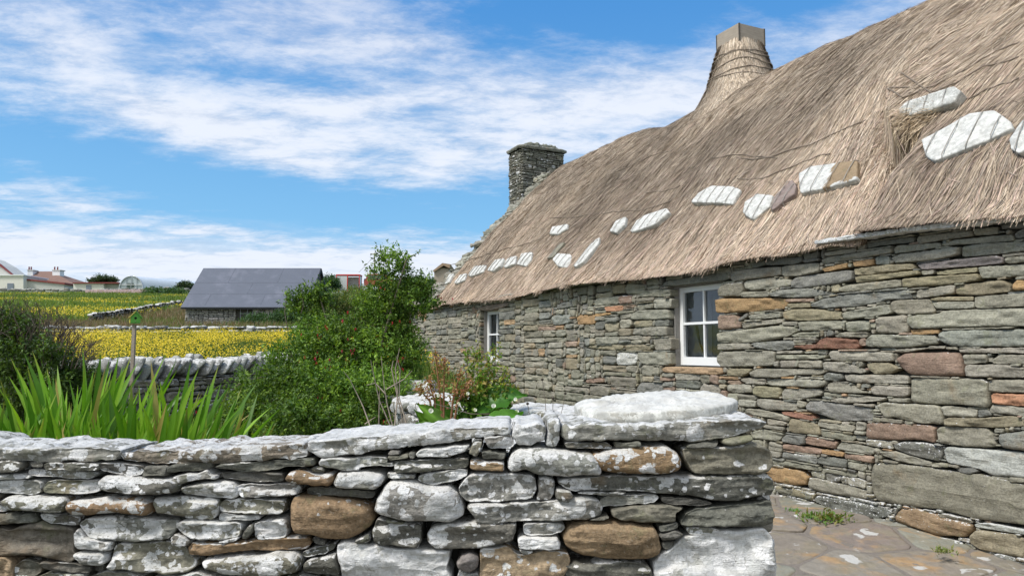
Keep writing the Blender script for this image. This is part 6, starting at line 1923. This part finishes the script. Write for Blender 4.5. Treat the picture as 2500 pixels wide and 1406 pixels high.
def bush(name, label, cat, lobes, n_sprig, per, size, pal, trunk=None, mat=None, seed=1, shell=0.6, group=None, width=.42, sprig_len=.12, stems=10, base=None, up=0.35):
    rng = np.random.default_rng(seed)
    L = px_lobes(lobes)
    P, d, rad = lobes_points(L, n_sprig, shell, rng)
    if base is None:
        c0_ = np.mean([c for c, r in L], 0); base = np.array([c0_[0], c0_[1], float(terr(c0_[0], c0_[1]))])
    root = empty(name, base, label, cat, group)
    b = Buf()
    ax_ = unit(d * 0.8 + np.array([0, 0, up]) + rng.normal(0, .35, d.shape))
    pal = np.array(pal)
    t_ = rng.random((n_sprig, per)); 
    base_c = pal[rng.integers(len(pal), size=n_sprig)] * (0.75 + 0.5 * np.clip(0.5 + fbm(P * 2.0, 3), 0, 1))[:, None]
    PP = P[:, None] + ax_[:, None] * ((t_ - .5) * sprig_len)[..., None]
    DD = ax_[:, None] * 0.45 + rng.normal(0, .75, (n_sprig, per, 3)); DD[..., 2] -= 0.05
    sz = size * rng.uniform(.65, 1.3, (n_sprig, per)) * (1.05 - .4 * t_)
    cols = (base_c[:, None] * rng.uniform(.8, 1.25, (n_sprig, per))[..., None]).reshape(-1, 3)
    leaves(b, PP.reshape(-1, 3), DD.reshape(-1, 3), sz.ravel(), cols, width)
    b.build('foliage', mat or M['leaf'], root, smooth=False, base=base)
    sb = Buf()
    for i in range(stems):
        k = rng.integers(n_sprig); e = P[k]; s0_ = base + np.array([rng.normal(0, .12), rng.normal(0, .12), 0]) * (1 if size < .1 else 4)
        m_ = (s0_ + e) / 2 + np.array([0, 0, .15 * np.linalg.norm(e - s0_)]) * rng.uniform(-.3, .5); r0 = np.linalg.norm(e - s0_) * 0.008
        sb.tube([s0_, s0_ * .55 + m_ * .45, m_, e * .6 + m_ * .4, e], [r0 * 1.6, r0 * 1.3, r0, r0 * .7, r0 * .4], n=5)
    if stems: sb.build('branches', M['bark'], root, base=base)
    return root, L


# ------------------------------------------------------------------ fuchsia bush
GF = [(0.05, 0.11, 0.016), (0.085, 0.17, 0.022), (0.14, 0.25, 0.034), (0.21, 0.33, 0.045), (0.11, 0.19, 0.035)]
FU = [(955, 668, 7.0, 52, 62), (1000, 735, 7.0, 66, 42), (930, 745, 7.1, 60, 45), (965, 790, 7.0, 52, 40), (758, 745, 7.3, 42, 42), (790, 815, 7.2, 70, 48),
      (830, 860, 7.0, 110, 70), (930, 880, 6.9, 100, 80), (735, 890, 6.9, 85, 65), (650, 950, 6.6, 75, 60), (790, 960, 6.5, 110, 75), (900, 970, 6.5, 110, 75), (610, 1010, 6.3, 70, 60), (740, 1030, 6.2, 120, 60), (880, 1040, 6.2, 100, 55), (990, 850, 7.0, 45, 50), (720, 735, 7.3, 24, 30), (780, 720, 7.3, 26, 30), (870, 815, 7.2, 60, 45), (1030, 700, 7.0, 30, 30)]
fu, FL = bush('fuchsia_bush', 'large green fuchsia bush with hanging red flowers in front of the cottage end', 'bush', FU, 8500, 9, 0.045, GF, seed=61, shell=.62, sprig_len=.16, stems=60)
P, d, rad = lobes_points(FL, 400, .95); P = P[(d[:, 1] < 0.1)]; cen = P[gp.integers(0, 50, 70)] + gp.normal(0, .09, (70, 3))
red = np.array([(0.40, 0.02, 0.035), (0.50, 0.035, 0.05), (0.30, 0.01, 0.06)])
for c in cen:
    b = Buf(); k = gp.integers(1, 4); q = c + gp.normal(0, .025, (k, 3))
    for rep in range(4):
        leaves(b, q, np.c_[gp.normal(0, .22, (k, 2)), -np.ones(k)], gp.uniform(.024, .042, k), red[gp.integers(3, size=k)], .26, .5)
    b.build('flower', M['flower'], fu, smooth=False, base=fu.location)
# long wands sticking out of the crown
bl2 = Buf()
for (x, y, x2, y2, Y) in ((705, 820, 700, 715, 7.1), (725, 800, 735, 700, 7.2), (985, 640, 1025, 612, 7.), (930, 640, 945, 620, 7.), (1010, 720, 1060, 690, 7.), (640, 920, 560, 960, 6.5), (755, 740, 742, 685, 7.3)):
    b = Buf(); a, c = W(x, y, Y), W(x2, y2, Y); m_ = (a + c) / 2 + [gp.normal(0, .05), 0, .02]; b.tube([a, m_, c], [.004, .0035, .002], n=4); b.build('wand', M['bark'], fu, base=fu.location)
    tt = gp.random(26)[:, None]; Q = a + (c - a) * tt; leaves(bl2, Q, gp.normal(0, 1, (26, 3)) + unit(c - a), gp.uniform(.03, .05, 26), np.array(GF)[gp.integers(1, 5, 26)])
bl2.build('wand_leaves', M['leaf'], fu, smooth=False, base=fu.location)

# dark shrub with bare twigs on the left
GD = [(0.035, 0.065, 0.014), (0.05, 0.095, 0.018), (0.08, 0.15, 0.025), (0.13, 0.22, 0.04)]
ds_, DL = bush('dark_shrub', 'dark green shrub with bare brown twigs above it at the left edge', 'bush', [(20, 860, 7.2, 95, 100), (85, 930, 7.0, 110, 110), (-60, 900, 7.2, 90, 150), (180, 960, 7.2, 80, 80), (30, 800, 7.4, 60, 50)], 3000, 9, .05, GD, seed=62, shell=.5, stems=30)
b = Buf()
for i in range(115):
    x = gp.uniform(-40, 235); top = np.interp(x, [-40, 20, 60, 110, 160, 235], [760, 735, 730, 745, 765, 840]) + gp.uniform(-15, 60)
    Y = gp.uniform(6.9, 7.8); a = W(x * .75 + 20 + gp.normal(0, 10), 900, Y); c = W(x, top, Y); k = (c - a); m1 = a + k * .4 + gp.normal(0, .04, 3); m2 = a + k * .75 + gp.normal(0, .05, 3)
    b.tube([a, m1, m2, c], [.006, .005, .0035, .0018], n=4)
    for j in range(4):
        f_ = gp.uniform(.4, .95); s_ = a + k * f_; e_ = s_ + np.array([gp.normal(0, .09), gp.normal(0, .09), gp.uniform(.05, .16)]); b.tube([s_, (s_ + e_) / 2 + gp.normal(0, .012, 3), e_], [.003, .0022, .0012], n=3)
b.build('bare_twigs', plain_mat('dark_twigs', (.10, .08, .06), .9, .2), ds_, base=ds_.location)

# ------------------------------------------------------------------ sword leaved clumps
def sword_clump(name, label, cx_px, Y, spread, n, hmin, hmax, seed, tall=None):
    rng = np.random.default_rng(seed)
    c = W(cx_px, 1000, Y); c[2] = float(terr(c[0], c[1])) + .02
    root = empty(name, c, label, 'plant', 'sword leaved iris clumps behind the garden wall'); b = Buf()
    for i in range(n):
        fan = rng.normal(0, 1); off = np.array([rng.normal(0, spread * .45), rng.normal(0, .16), 0]); base = c + off
        az = rng.uniform(0, 2 * np.pi); lean = np.clip(abs(rng.normal(0, .22)) + abs(off[0]) / spread * .28, 0, .8)
        dirx = np.sign(off[0] + rng.normal(0, spread * .35)); hd_ = unit(np.array([dirx * abs(math.cos(az)) + .001, math.sin(az) * .6, 0]))
        H = rng.uniform(hmin, hmax) * (1 - .25 * min(1, abs(off[0]) / spread)); wd = rng.uniform(.042, .072); bend = rng.uniform(.02, .35) * (1 if rng.random() < .85 else 2.2)
        k = 9; f = np.linspace(0, 1, k); 
        ang = lean + bend * f ** 2
        seg = H / (k - 1); pos = [base]
        for j in range(1, k): pos.append(pos[-1] + (hd_ * math.sin(ang[j]) + ez * math.cos(ang[j])) * seg)
        pos = np.array(pos); tw = rng.uniform(-.6, .6) + rng.normal(0, .12)
        face = unit(np.array([math.cos(tw), math.sin(tw), 0])); face = unit(face - 0.0 * hd_)
        nrm_ = np.cross(face, ez); wprof = wd * np.clip(np.minimum(.55 + f * 1.2, (1 - f) ** .62 * 1.25), .0, 1)
        Lp = pos - face * wprof[:, None] / 2 + nrm_ * wprof[:, None] * .10; Rp = pos + face * wprof[:, None] / 2 + nrm_ * wprof[:, None] * .10
        V = np.stack([Lp, pos, Rp], 1).reshape(-1, 3)
        F = [[3 * j + a, 3 * j + a + 1, 3 * j + a + 4, 3 * j + a + 3] for j in range(k - 1) for a in (0, 1)]
        g = rng.random(); col = np.array([(0.11, 0.25, 0.018), (0.15, 0.31, 0.02), (0.075, 0.18, 0.014), (0.21, 0.37, 0.03)][rng.integers(4)]) * rng.uniform(.85, 1.15)
        if g < .04: col = np.array((.38, .30, .10))
        cc_ = np.tile(col, (k * 3, 1)); tipf = np.repeat(np.clip((f - .9) * 6, 0, 1), 3)[:, None]
        if rng.random() < .25: cc_ = cc_ * (1 - tipf) + np.array((.35, .24, .08)) * tipf
        cc_[1::3] *= 1.2
        b.add(V, F, cc_)
    b.build('leaves', M['blade'], root, base=c)
    return root


# blades
sword_clump('iris_clump', 'iris clump with the tallest upright leaves left of the bird box', 195, 3.9, .26, 170, .80, 1.22, 301)
sword_clump('iris_clump', 'iris clump leaning out at the far left edge', 20, 3.7, .30, 140, .60, .98, 302)
sword_clump('iris_clump', 'iris clump right of the bird box with leaves fanning to the right', 400, 3.8, .30, 190, .70, 1.10, 303)
sword_clump('iris_clump', 'middle iris clump directly below the bird box', 300, 3.6, .24, 150, .68, 1.02, 304)
sword_clump('iris_clump', 'iris clump nearest the fuchsia with low arching leaves', 500, 3.9, .24, 55, .50, .82, 305)
sword_clump('iris_clump', 'iris clump between the left edge and the tallest leaves', 105, 3.6, .24, 140, .62, 1.0, 306)

# ------------------------------------------------------------------ dock, flowering weed and dry stems behind the wall
def stalk(b, pts, r0, r1, n=5): b.tube(pts, np.linspace(r0, r1, len(pts)), n=n)


def big_leaf(b, base, tip, wid, col, droop=.15, sag=.0):
    base, tip = np.array(base), np.array(tip); d_ = tip - base; L = np.linalg.norm(d_); d_ /= L; sd_ = unit(np.cross(d_, np.array([0, -.75, .66]))); up_ = np.cross(sd_, d_)
    ku, kv = 13, 7; V = []
    for i in range(ku):
        f = i / (ku - 1); wv = wid * (math.sin(math.pi * min(1, f * 1.04 + .02)) ** .7) * (1 - .25 * f) * (1 + .10 * math.sin(f * 31) + .06 * math.sin(f * 57 + 1))
        for j in range(kv):
            g = (j / (kv - 1) - .5) * 2
            V.append(base + d_ * L * f + sd_ * wv * g / 2 + up_ * (L * droop * math.sin(math.pi * f) + .12 * wid * g * g - sag * f * f * L + .025 * math.sin(f * 22 + g * 3) * abs(g) * wid * 2))
    F = [[i * kv + j, (i + 1) * kv + j, (i + 1) * kv + j + 1, i * kv + j + 1] for i in range(ku - 1) for j in range(kv - 1)]
    c = np.tile(np.array(col), (ku * kv, 1)); c[kv // 2::kv] *= 1.5
    b.add(V, F, c)


YD = 4.3
dk = empty('dock_plant', W(1080, 1100, YD) * [1, 1, 0] + [0, 0, .3], 'dock plant with rusty red seed spikes and large lower leaves', 'plant'); kb = dk.location
b = Buf(); bs = Buf(); bl3 = Buf()
for (x, ytop, xb_) in ((1062, 858, 1085), (1085, 875, 1082), (1045, 925, 1072), (1125, 905, 1092), (1150, 930, 1095), (1020, 945, 1070)):
    a, m_, c = W(xb_, 1120, YD), W((x + xb_ * 1.5) / 2.5, 980, YD), W(x, ytop, YD); stalk(bs, [a, m_, c], .010, .003)
    n = 150; t_ = gp.random(n) ** .7; Q = m_ + (c - m_) * t_[:, None] * 1.0 + gp.normal(0, .020, (n, 3)) * (1.6 - t_)[:, None]
    pc = np.array([(.34, .15, .08), (.42, .22, .12), (.27, .19, .07), (.22, .22, .06)])
    leaves(b, Q, gp.normal(0, 1, (n, 3)) + [0, 0, .4], gp.uniform(.010, .022, n), pc[gp.integers(4, size=n)], .8)
b.build('seed_spikes', M['leaf'], dk, smooth=False, base=kb); bs.build('stem', plain_mat('reddish_stem', (.26, .13, .07), .8, .2), dk, base=kb)
for (x0_, y0_, x1_, y1_, w_, col, dY) in ((1100, 1060, 1015, 985, .12, (.13, .27, .03), 0), (1090, 1040, 1062, 960, .13, (.10, .24, .03), .05), (1080, 1070, 1000, 1040, .12, (.12, .25, .03), -.1),
                                      (1140, 1000, 1290, 968, .21, (.055, .17, .022), .1), (1180, 1075, 1278, 1010, .20, (.10, .27, .03), -.25), (1110, 1070, 1150, 1000, .12, (.07, .19, .02), .1), (1060, 1070, 1010, 1000, .1, (.12, .24, .03), .15)):
    big_leaf(bl3, W(x0_, y0_, YD + dY), W(x1_, y1_, YD + dY * .5), w_, col, .1)
bl3.build('large_leaf', M['blade'], dk, base=kb)
wf = empty('leafy_weed', W(1170, 1100, 4.4) * [1, 1, 0] + [0, 0, .3], 'leafy green weed with yellowish flower spikes before the far cottage window', 'plant'); kb = wf.location
b = Buf(); bs = Buf(); pg_ = np.array([(.12, .24, .03), (.18, .31, .04), (.09, .19, .025), (.30, .33, .07), (.34, .27, .08)])
for (x, ytop, xb_, r_) in ((1165, 845, 1175, 10), (1190, 860, 1180, 8), (1212, 840, 1200, 8), (1145, 850, 1165, 9), (1235, 900, 1200, 8), (1120, 960, 1160, 9), (1255, 950, 1210, 8), (1175, 920, 1172, 10)):
    a, m_, c = W(xb_, 1110, 4.4), W((x + 2 * xb_) / 3 + gp.normal(0, 6), 980, 4.4), W(x, ytop, 4.4); stalk(bs, [a, m_, (m_ + c) / 2 + gp.normal(0, .01, 3), c], .006, .002)
    n = 560; t_ = gp.random(n); Q = np.where(t_[:, None] < .5, a + (m_ - a) * (t_ * 2)[:, None], m_ + (c - m_) * (t_ * 2 - 1)[:, None]) + gp.normal(0, 1, (n, 3)) * (.055 - .04 * t_)[:, None]
    leaves(b, Q, gp.normal(0, 1, (n, 3)), gp.uniform(.022, .06, n) * (1.25 - .8 * t_), pg_[np.where(t_ > .55, gp.integers(1, 5, n), gp.integers(0, 3, n))], .55)
b.build('foliage', M['leaf'], wf, smooth=False, base=kb); bs.build('stem', M['bark'], wf, base=kb)
pp = P3(s2b - .16, REC + .14, zb2 + .02); pt_ = empty('pot_plant', pp, 'leafy green plant behind the lower right pane of the larger cottage window', 'plant'); b = Buf(); Q = pp + [0, 0, .22] + gp.normal(0, 1, (70, 3)) * [.05, .03, .10]
leaves(b, Q, gp.normal(0, 1, (70, 3)) - [0, 0, .5], gp.uniform(.06, .11, 70), np.array([(.10, .28, .03), (.16, .36, .05), (.06, .18, .03)])[gp.integers(3, size=70)], .4); b.build('leaves', M['leaf'], pt_, smooth=False, base=pp)
b = Buf(); b.tube([pp, pp + [0, 0, .05], pp + [0, 0, .11]], [.035, .045, .05], n=12); b.build('pot', plain_mat('clay_pot', (.35, .16, .09), .8, .1), pt_, base=pp)
# bindweed trumpets
bw = empty('bindweed', W(1180, 1060, 4.25) * [1, 1, 0] + [0, 0, .3], 'bindweed with white trumpet flowers twined through the dock leaves', 'plant'); kb = bw.location
for k, (x, y) in enumerate(((1258, 974), (1262, 1003), (1052, 1002), (1120, 985), (1142, 960), (1070, 965), (1205, 990), (1160, 1000))):
    b = Buf(); c = W(x, y, 4.15); th = np.linspace(0, 2 * np.pi, 11)[:-1]; n_ = unit(np.array([gp.normal(0, .4), -1, .3 + gp.normal(0, .3)])); u_ = unit(np.cross(n_, ez)); v_ = np.cross(u_, n_)
    rr = .013 * gp.uniform(.7, 1.1); rim = [c + u_ * rr * math.cos(a) * (1 + .1 * math.sin(5 * a)) + v_ * rr * math.sin(a) for a in th]; b.add(rim + [c - n_ * .025], [[i, (i + 1) % 10, 10] for i in range(10)], (.85, .86, .84))
    b.build('flower', M['flower'], bw, base=kb)
b = Buf(); stalk(b, [W(1260, 1060, 4.25), W(1235, 1010, 4.2), W(1150, 1010, 4.2), W(1060, 985, 4.2)], .003, .002); b.build('vine', M['bark'], bw, base=kb)
# dry stems
ds2 = empty('dry_stems', W(925, 1100, 4.1) * [1, 1, 0] + [0, 0, .3], 'pale dry branching stems standing in front of the fuchsia', 'dead stems'); kb = ds2.location
for pts in ([(905, 1045), (885, 990), (852, 925), (838, 905)], [(960, 1045), (948, 990), (940, 950), (932, 870)], [(955, 1045), (925, 975), (908, 900), (905, 880)], [(965, 1045), (970, 960), (965, 900), (975, 850)], [(995, 1040), (975, 970), (978, 900), (968, 870)],
            [(985, 1045), (955, 900), (960, 880)], [(925, 1045), (928, 980), (925, 930)], [(945, 950), (990, 925), (1005, 905)], [(940, 960), (915, 935), (895, 940)], [(890, 1035), (905, 1025), (915, 1018)]):
    b = Buf(); stalk(b, [W(x + gp.normal(0, 1.5), y, 4.1 + gp.normal(0, .04)) for x, y in pts], .0042, .0016); b.build('stem', M['drystem'], ds2, base=kb)
# seed heads on the return wall
for k, (x, y, x0_, y0_) in enumerate(((1324, 926, 1334, 1030), (1350, 972, 1345, 1035), (1380, 960, 1362, 1035), (1288, 985, 1292, 1035), (1373, 1022, 1371, 1040))):
    b = Buf(); c, a = W(x, y, 3.4), W(x0_, y0_, 3.4); rt = empty('seed_head', a, ['tallest dark seed head on a thin stem above the return wall', 'round seed head second from the left on the return wall', 'leaning thin seed head on the right above the return wall', 'short leftmost seed head above the return wall', 'shortest seed head close to the upright coping stone'][k], 'seed head', 'dry seed heads growing on the return wall')
    b.tube([a, (a + c) / 2 + [.004, 0, 0], c], .0013, n=4); b.build('stem', M['bark'], rt, base=a)
    b = Buf(); b.tube([c - [0, 0, .006], c - [0, 0, .003], c + [0, 0, .003], c + [0, 0, .006]], [.002, .0065, .0065, .002], n=7); b.build('head', plain_mat('seed', (.05, .04, .03), .9) if k == 0 else bpy.data.materials['seed'], rt, base=a)
# weeds at the foot of the cottage wall and in the thatch
def tuft(label, px, py, n, r_, h, pal, plane_z=None, P0=None, size=.03):
    r0_ = ray(px, py); c = EYE + r0_ * ((float(terr(2.6, 6.5)) - 1.5) / r0_[2]) if P0 is None else P0
    rt = empty('weed', c, label, 'weed'); b = Buf(); Q = c + np.c_[gp.normal(0, r_, n), gp.normal(0, r_ * .6, n), np.abs(gp.normal(0, h * .4, n))]
    leaves(b, Q, gp.normal(0, .8, (n, 3)) + [0, 0, .8], gp.uniform(.6, 1.3, n) * size, np.array(pal)[gp.integers(len(pal), size=n)], .4); b.build('leaves', M['leaf'], rt, smooth=False, base=c)
tuft('grassy weed tuft growing at the foot of the cottage wall', 2020, 1275, 260, .10, .10, [(.10, .20, .03), (.14, .20, .04), (.22, .2, .06)], size=.05)
tuft('bright green broad leaved weed at the foot of the cottage wall', 1978, 1266, 120, .05, .05, [(.09, .24, .03), (.12, .30, .04)], size=.03)
tuft('small pale green weed on the paving close to the garden wall end', 1937, 1250, 60, .03, .03, [(.2, .32, .12), (.12, .3, .05)], size=.03)
tuft('sparse grass tuft by the lowest cottage stones at the right', 2300, 1352, 60, .04, .05, [(.25, .27, .1), (.15, .2, .05)], size=.04)
q_ = px_roof(2146, 494); tuft('tiny green weed sprouting from the hollow in the thatch', 0, 0, 26, .025, .02, [(.12, .38, .04)], P0=roof(np.array([q_[0]]), np.array([q_[1]]), .02)[0], size=.045)

# ------------------------------------------------------------------ hedges, brambles and far bushes
GB = [(0.035, 0.075, 0.02), (0.05, 0.10, 0.03), (0.075, 0.14, 0.04), (0.055, 0.11, 0.045)]
bush('bramble_patch', 'sprawling bramble patch in front of the stone shed', 'bush', [(590, 803, 37, 55, 12, 1.2), (650, 792, 37, 55, 24, 1.5), (700, 785, 36, 40, 30, 1.2), (620, 795, 38, 40, 14, 1), (510, 810, 36, 40, 6, 1)], 3200, 7, .16, GB, seed=71, shell=.5, stems=8, sprig_len=.4)
bush('hedge_bush', 'rounded dark bush left of the shed near the hilltop wall', 'bush', [(395, 722, 92, 38, 14, 3), (430, 725, 88, 26, 18, 2.5), (375, 716, 95, 22, 9, 2)], 1300, 7, .38, GB, seed=72, stems=5, sprig_len=.9)
bush('hilltop_bush', 'wind shaped bush behind the white outbuilding roof', 'bush', [(257, 684, 118, 24, 9, 2), (240, 688, 118, 18, 6, 2)], 700, 7, .40, [(.03, .055, .02), (.05, .085, .03)], seed=73, stems=5, sprig_len=.9)
bush('hilltop_bush', 'low dark bush against the green hut', 'bush', [(452, 702, 112, 14, 11, 1.5)], 400, 7, .40, [(.03, .055, .02), (.05, .08, .03)], seed=74, stems=4, sprig_len=.9)
bush('skyline_bush', 'leafy bush on the skyline left of the red shelter', 'bush', [(806, 694, 92, 20, 20, 2), (790, 705, 90, 16, 12, 2)], 700, 7, .36, GB, seed=75, stems=5, sprig_len=.8)
bush('skyline_bush', 'spiky hedge on the skyline between the fuchsia tip and the cottage', 'bush', [(1010, 694, 60, 36, 18, 2), (1050, 700, 58, 30, 16, 2), (965, 702, 60, 30, 12, 2)], 1400, 7, .22, GB, seed=76, stems=14, sprig_len=.6, up=.9)
bush('slope_bush', 'small dark round bush in the upper grass below the hilltop wall', 'bush', [(170, 727, 98, 12, 9, 1.2)], 260, 7, .36, GB, seed=77, stems=3, sprig_len=.7)
bush('slope_shrub', 'loose green shrub behind the fuchsia on the slope', 'bush', [(840, 740, 45, 70, 26, 2), (770, 770, 40, 40, 25, 1.5), (880, 720, 50, 40, 18, 2)], 2000, 7, .17, [(.08, .14, .03), (.12, .18, .04), (.16, .18, .05)], seed=78, stems=5, sprig_len=.5)

# fence posts on the upper slope
for (x, yt, yb_, Y, lab) in ((148, 728, 738, 90, 'short pale fence post left on the upper slope'), (325, 730, 743, 85, 'short pale fence post in the middle of the upper slope'), (416, 723, 738, 82, 'pale fence post beside the hedge bush'), (53, 728, 736, 92, 'short pale fence post nearest the left edge of the slope')):
    b = Buf(); a, c = W(x, yb_ + 4, Y), W(x, yt, Y); b.tube([a, (a + c) / 2, c], .07, n=5); tag(b.build('fence_post', M['wood'], None, base=a), lab, 'fence post', 'fence posts on the upper slope')

# ------------------------------------------------------------------ grass and flowers in the fields
def scatter(x0, x1, y0, y1, n, mask=None, power=1.0):
    X = gp.uniform(x0, x1, n); Y = y0 + (y1 - y0) * gp.random(n) ** power
    if mask is not None:
        k = mask(X, Y); X, Y = X[k], Y[k]
    return X, Y


def view_ok(X, Y, m_=60): 
    px = 1250 + F_PX * X / Y
    return (px > -150) & (px < 1150)


def blades(b, X, Y, h, w_, pal, lean=.25):
    n = len(X); Z = terr(X, Y); h = np.broadcast_to(h, (n,)) * gp.uniform(.5, 1.3, n)
    P = np.c_[X, Y, Z - .02]; d_ = unit(np.c_[gp.normal(0, lean, (n, 2)), np.ones(n)]); sd_ = unit(np.c_[gp.normal(0, 1, n), gp.normal(0, .5, n), np.zeros(n)]) * w_ / 2
    m_ = P + d_ * (h * .55)[:, None]; t_ = P + d_ * h[:, None] + np.c_[gp.normal(0, .08, (n, 2)) * h[:, None], np.zeros(n)]
    V = np.stack([P - sd_, P + sd_, m_ + sd_ * .8, m_ - sd_ * .8, t_], 1).reshape(-1, 3); b5 = (np.arange(n) * 5)[:, None]
    pal = np.array(pal); c = pal[gp.integers(len(pal), size=n)] * gp.uniform(.75, 1.25, n)[:, None]
    b.add(V, b5 + [[0, 1, 2, 3]], np.repeat(c, 5, 0)); b.F.append(b5 + [[3, 2, 4]] + (b.n - len(V)))


def dots(b, X, Y, h0, h1, size, pal):
    n = len(X); Z = terr(X, Y) + gp.uniform(h0, h1, n); c0_ = np.c_[X, Y, Z]; nn_ = unit(np.c_[gp.normal(0, .5, n), gp.normal(-.5, .5, n), np.ones(n)]); u_ = unit(np.cross(nn_, gp.normal(0, 1, (n, 3)))); v_ = np.cross(nn_, u_)
    s_ = (size * gp.uniform(.6, 1.2, n))[:, None] / 2; V = np.stack([c0_ + u_ * s_, c0_ + v_ * s_, c0_ - u_ * s_, c0_ - v_ * s_], 1).reshape(-1, 3); b4 = (np.arange(n) * 4)[:, None]
    pal = np.array(pal); b.add(V, b4 + [[0, 1, 2, 3]], np.repeat(pal[gp.integers(len(pal), size=n)], 4, 0))


YEL = [(.70, .52, .01), (.78, .60, .012), (.60, .45, .01), (.72, .56, .02)]
GG = [(.09, .15, .025), (.12, .18, .03), (.16, .19, .045), (.07, .12, .02)]
BR = [(.20, .15, .085), (.26, .19, .11), (.15, .12, .06), (.13, .15, .05), (.22, .14, .09)]
b = Buf(); X, Y = scatter(-15, 2, 11.6, 22.5, 60000, view_ok); blades(b, X, Y, .26, .018, GG); X, Y = scatter(-10, 2, 7.5, 12, 12000, lambda x, y: view_ok(x, y)); blades(b, X, Y, .22, .014, GG)
tag(b.build('meadow_grass', M['leaf'], None, smooth=False), 'green grass of the meadow below the yellow flowers', 'grass', kind='stuff')
b = Buf(); X, Y = scatter(-15, 2, 12.2, 22.3, 95000, lambda x, y: view_ok(x, y) & (fbm(np.c_[x / 1.4, y / 1.8, x * 0], 3) > -.6 + .75 * np.clip((y - 17) / 5.3, 0, 1))); dots(b, X, Y, .16, .36, .025, YEL)
tag(b.build('buttercups', M['flower'], None, smooth=False), 'dense bright yellow buttercups in the lower field', 'flowers', kind='stuff')
b = Buf(); X, Y = scatter(-36, 4, 23.2, 66, 90000, lambda x, y: view_ok(x, y) & ~(left_of_diag(x, y) & (y > 38)) & ~((x > -18.4) & (x < -10.6) & (y > 31) & (y < 45.5)), 1.1); nz_ = fbm(np.c_[X / 5, Y / 4, X * 0], 3) > .02; blades(b, X[~nz_], Y[~nz_], .40, .035, BR); blades(b, X[nz_], Y[nz_], .36, .035, [(.12, .17, .035), (.15, .19, .05), (.17, .17, .06)])
tag(b.build('brown_grass', M['leaf'], None, smooth=False), 'dry brown seeding grass on the middle slope', 'grass', kind='stuff')
b = Buf(); X, Y = scatter(-75, -6, 42, 104, 70000, lambda x, y: view_ok(x, y) & left_of_diag(x, y)); blades(b, X, Y, .45, .09, [(.13, .21, .035), (.17, .25, .04), (.10, .17, .03), (.20, .26, .05)])
X, Y = scatter(-60, 10, 66, 125, 26000, view_ok); blades(b, X, Y, .45, .10, [(.11, .17, .035), (.15, .2, .05), (.09, .13, .03)])
tag(b.build('slope_grass', M['leaf'], None, smooth=False), 'green grass of the upper slope below the hilltop wall', 'grass', kind='stuff')
b = Buf(); X, Y = scatter(-75, -10, 44, 92, 110000, lambda x, y: view_ok(x, y) & left_of_diag(x, y) & (fbm(np.c_[x / 6, y / 3.2, x * 0 + 3], 4) > .30 + .35 * ((y > 70) * (y - 70) / 22))); dots(b, X, Y, .2, .42, .075, YEL)
tag(b.build('slope_buttercups', M['flower'], None, smooth=False), 'patchy yellow buttercups on the upper left slope', 'flowers', kind='stuff')
b = Buf(); X, Y = scatter(-60, -42, 90, 103, 9000, lambda x, y: (1250 + F_PX * x / y > 205) & (1250 + F_PX * x / y < 362)); dots(b, X, Y, .3, .7, .13, [(.42, .30, .32), (.36, .26, .26), (.48, .36, .38)])
tag(b.build('pink_flowers', M['flower'], None, smooth=False), 'drift of dusty pink flowers under the hilltop wall', 'flowers', kind='stuff')
b = Buf(); X, Y = scatter(-3.4, 0.2, 3.3, 7.5, 9000, lambda x, y: (x - 0.0) * .85 + (y - 4.2) * .5 < -.3); blades(b, X, Y, .25, .02, [(.05, .09, .02), (.07, .12, .02)]); 
tag(b.build('garden_undergrowth', M['leaf'], None, smooth=False), 'low green undergrowth on the garden ground behind the wall', 'undergrowth', kind='stuff')
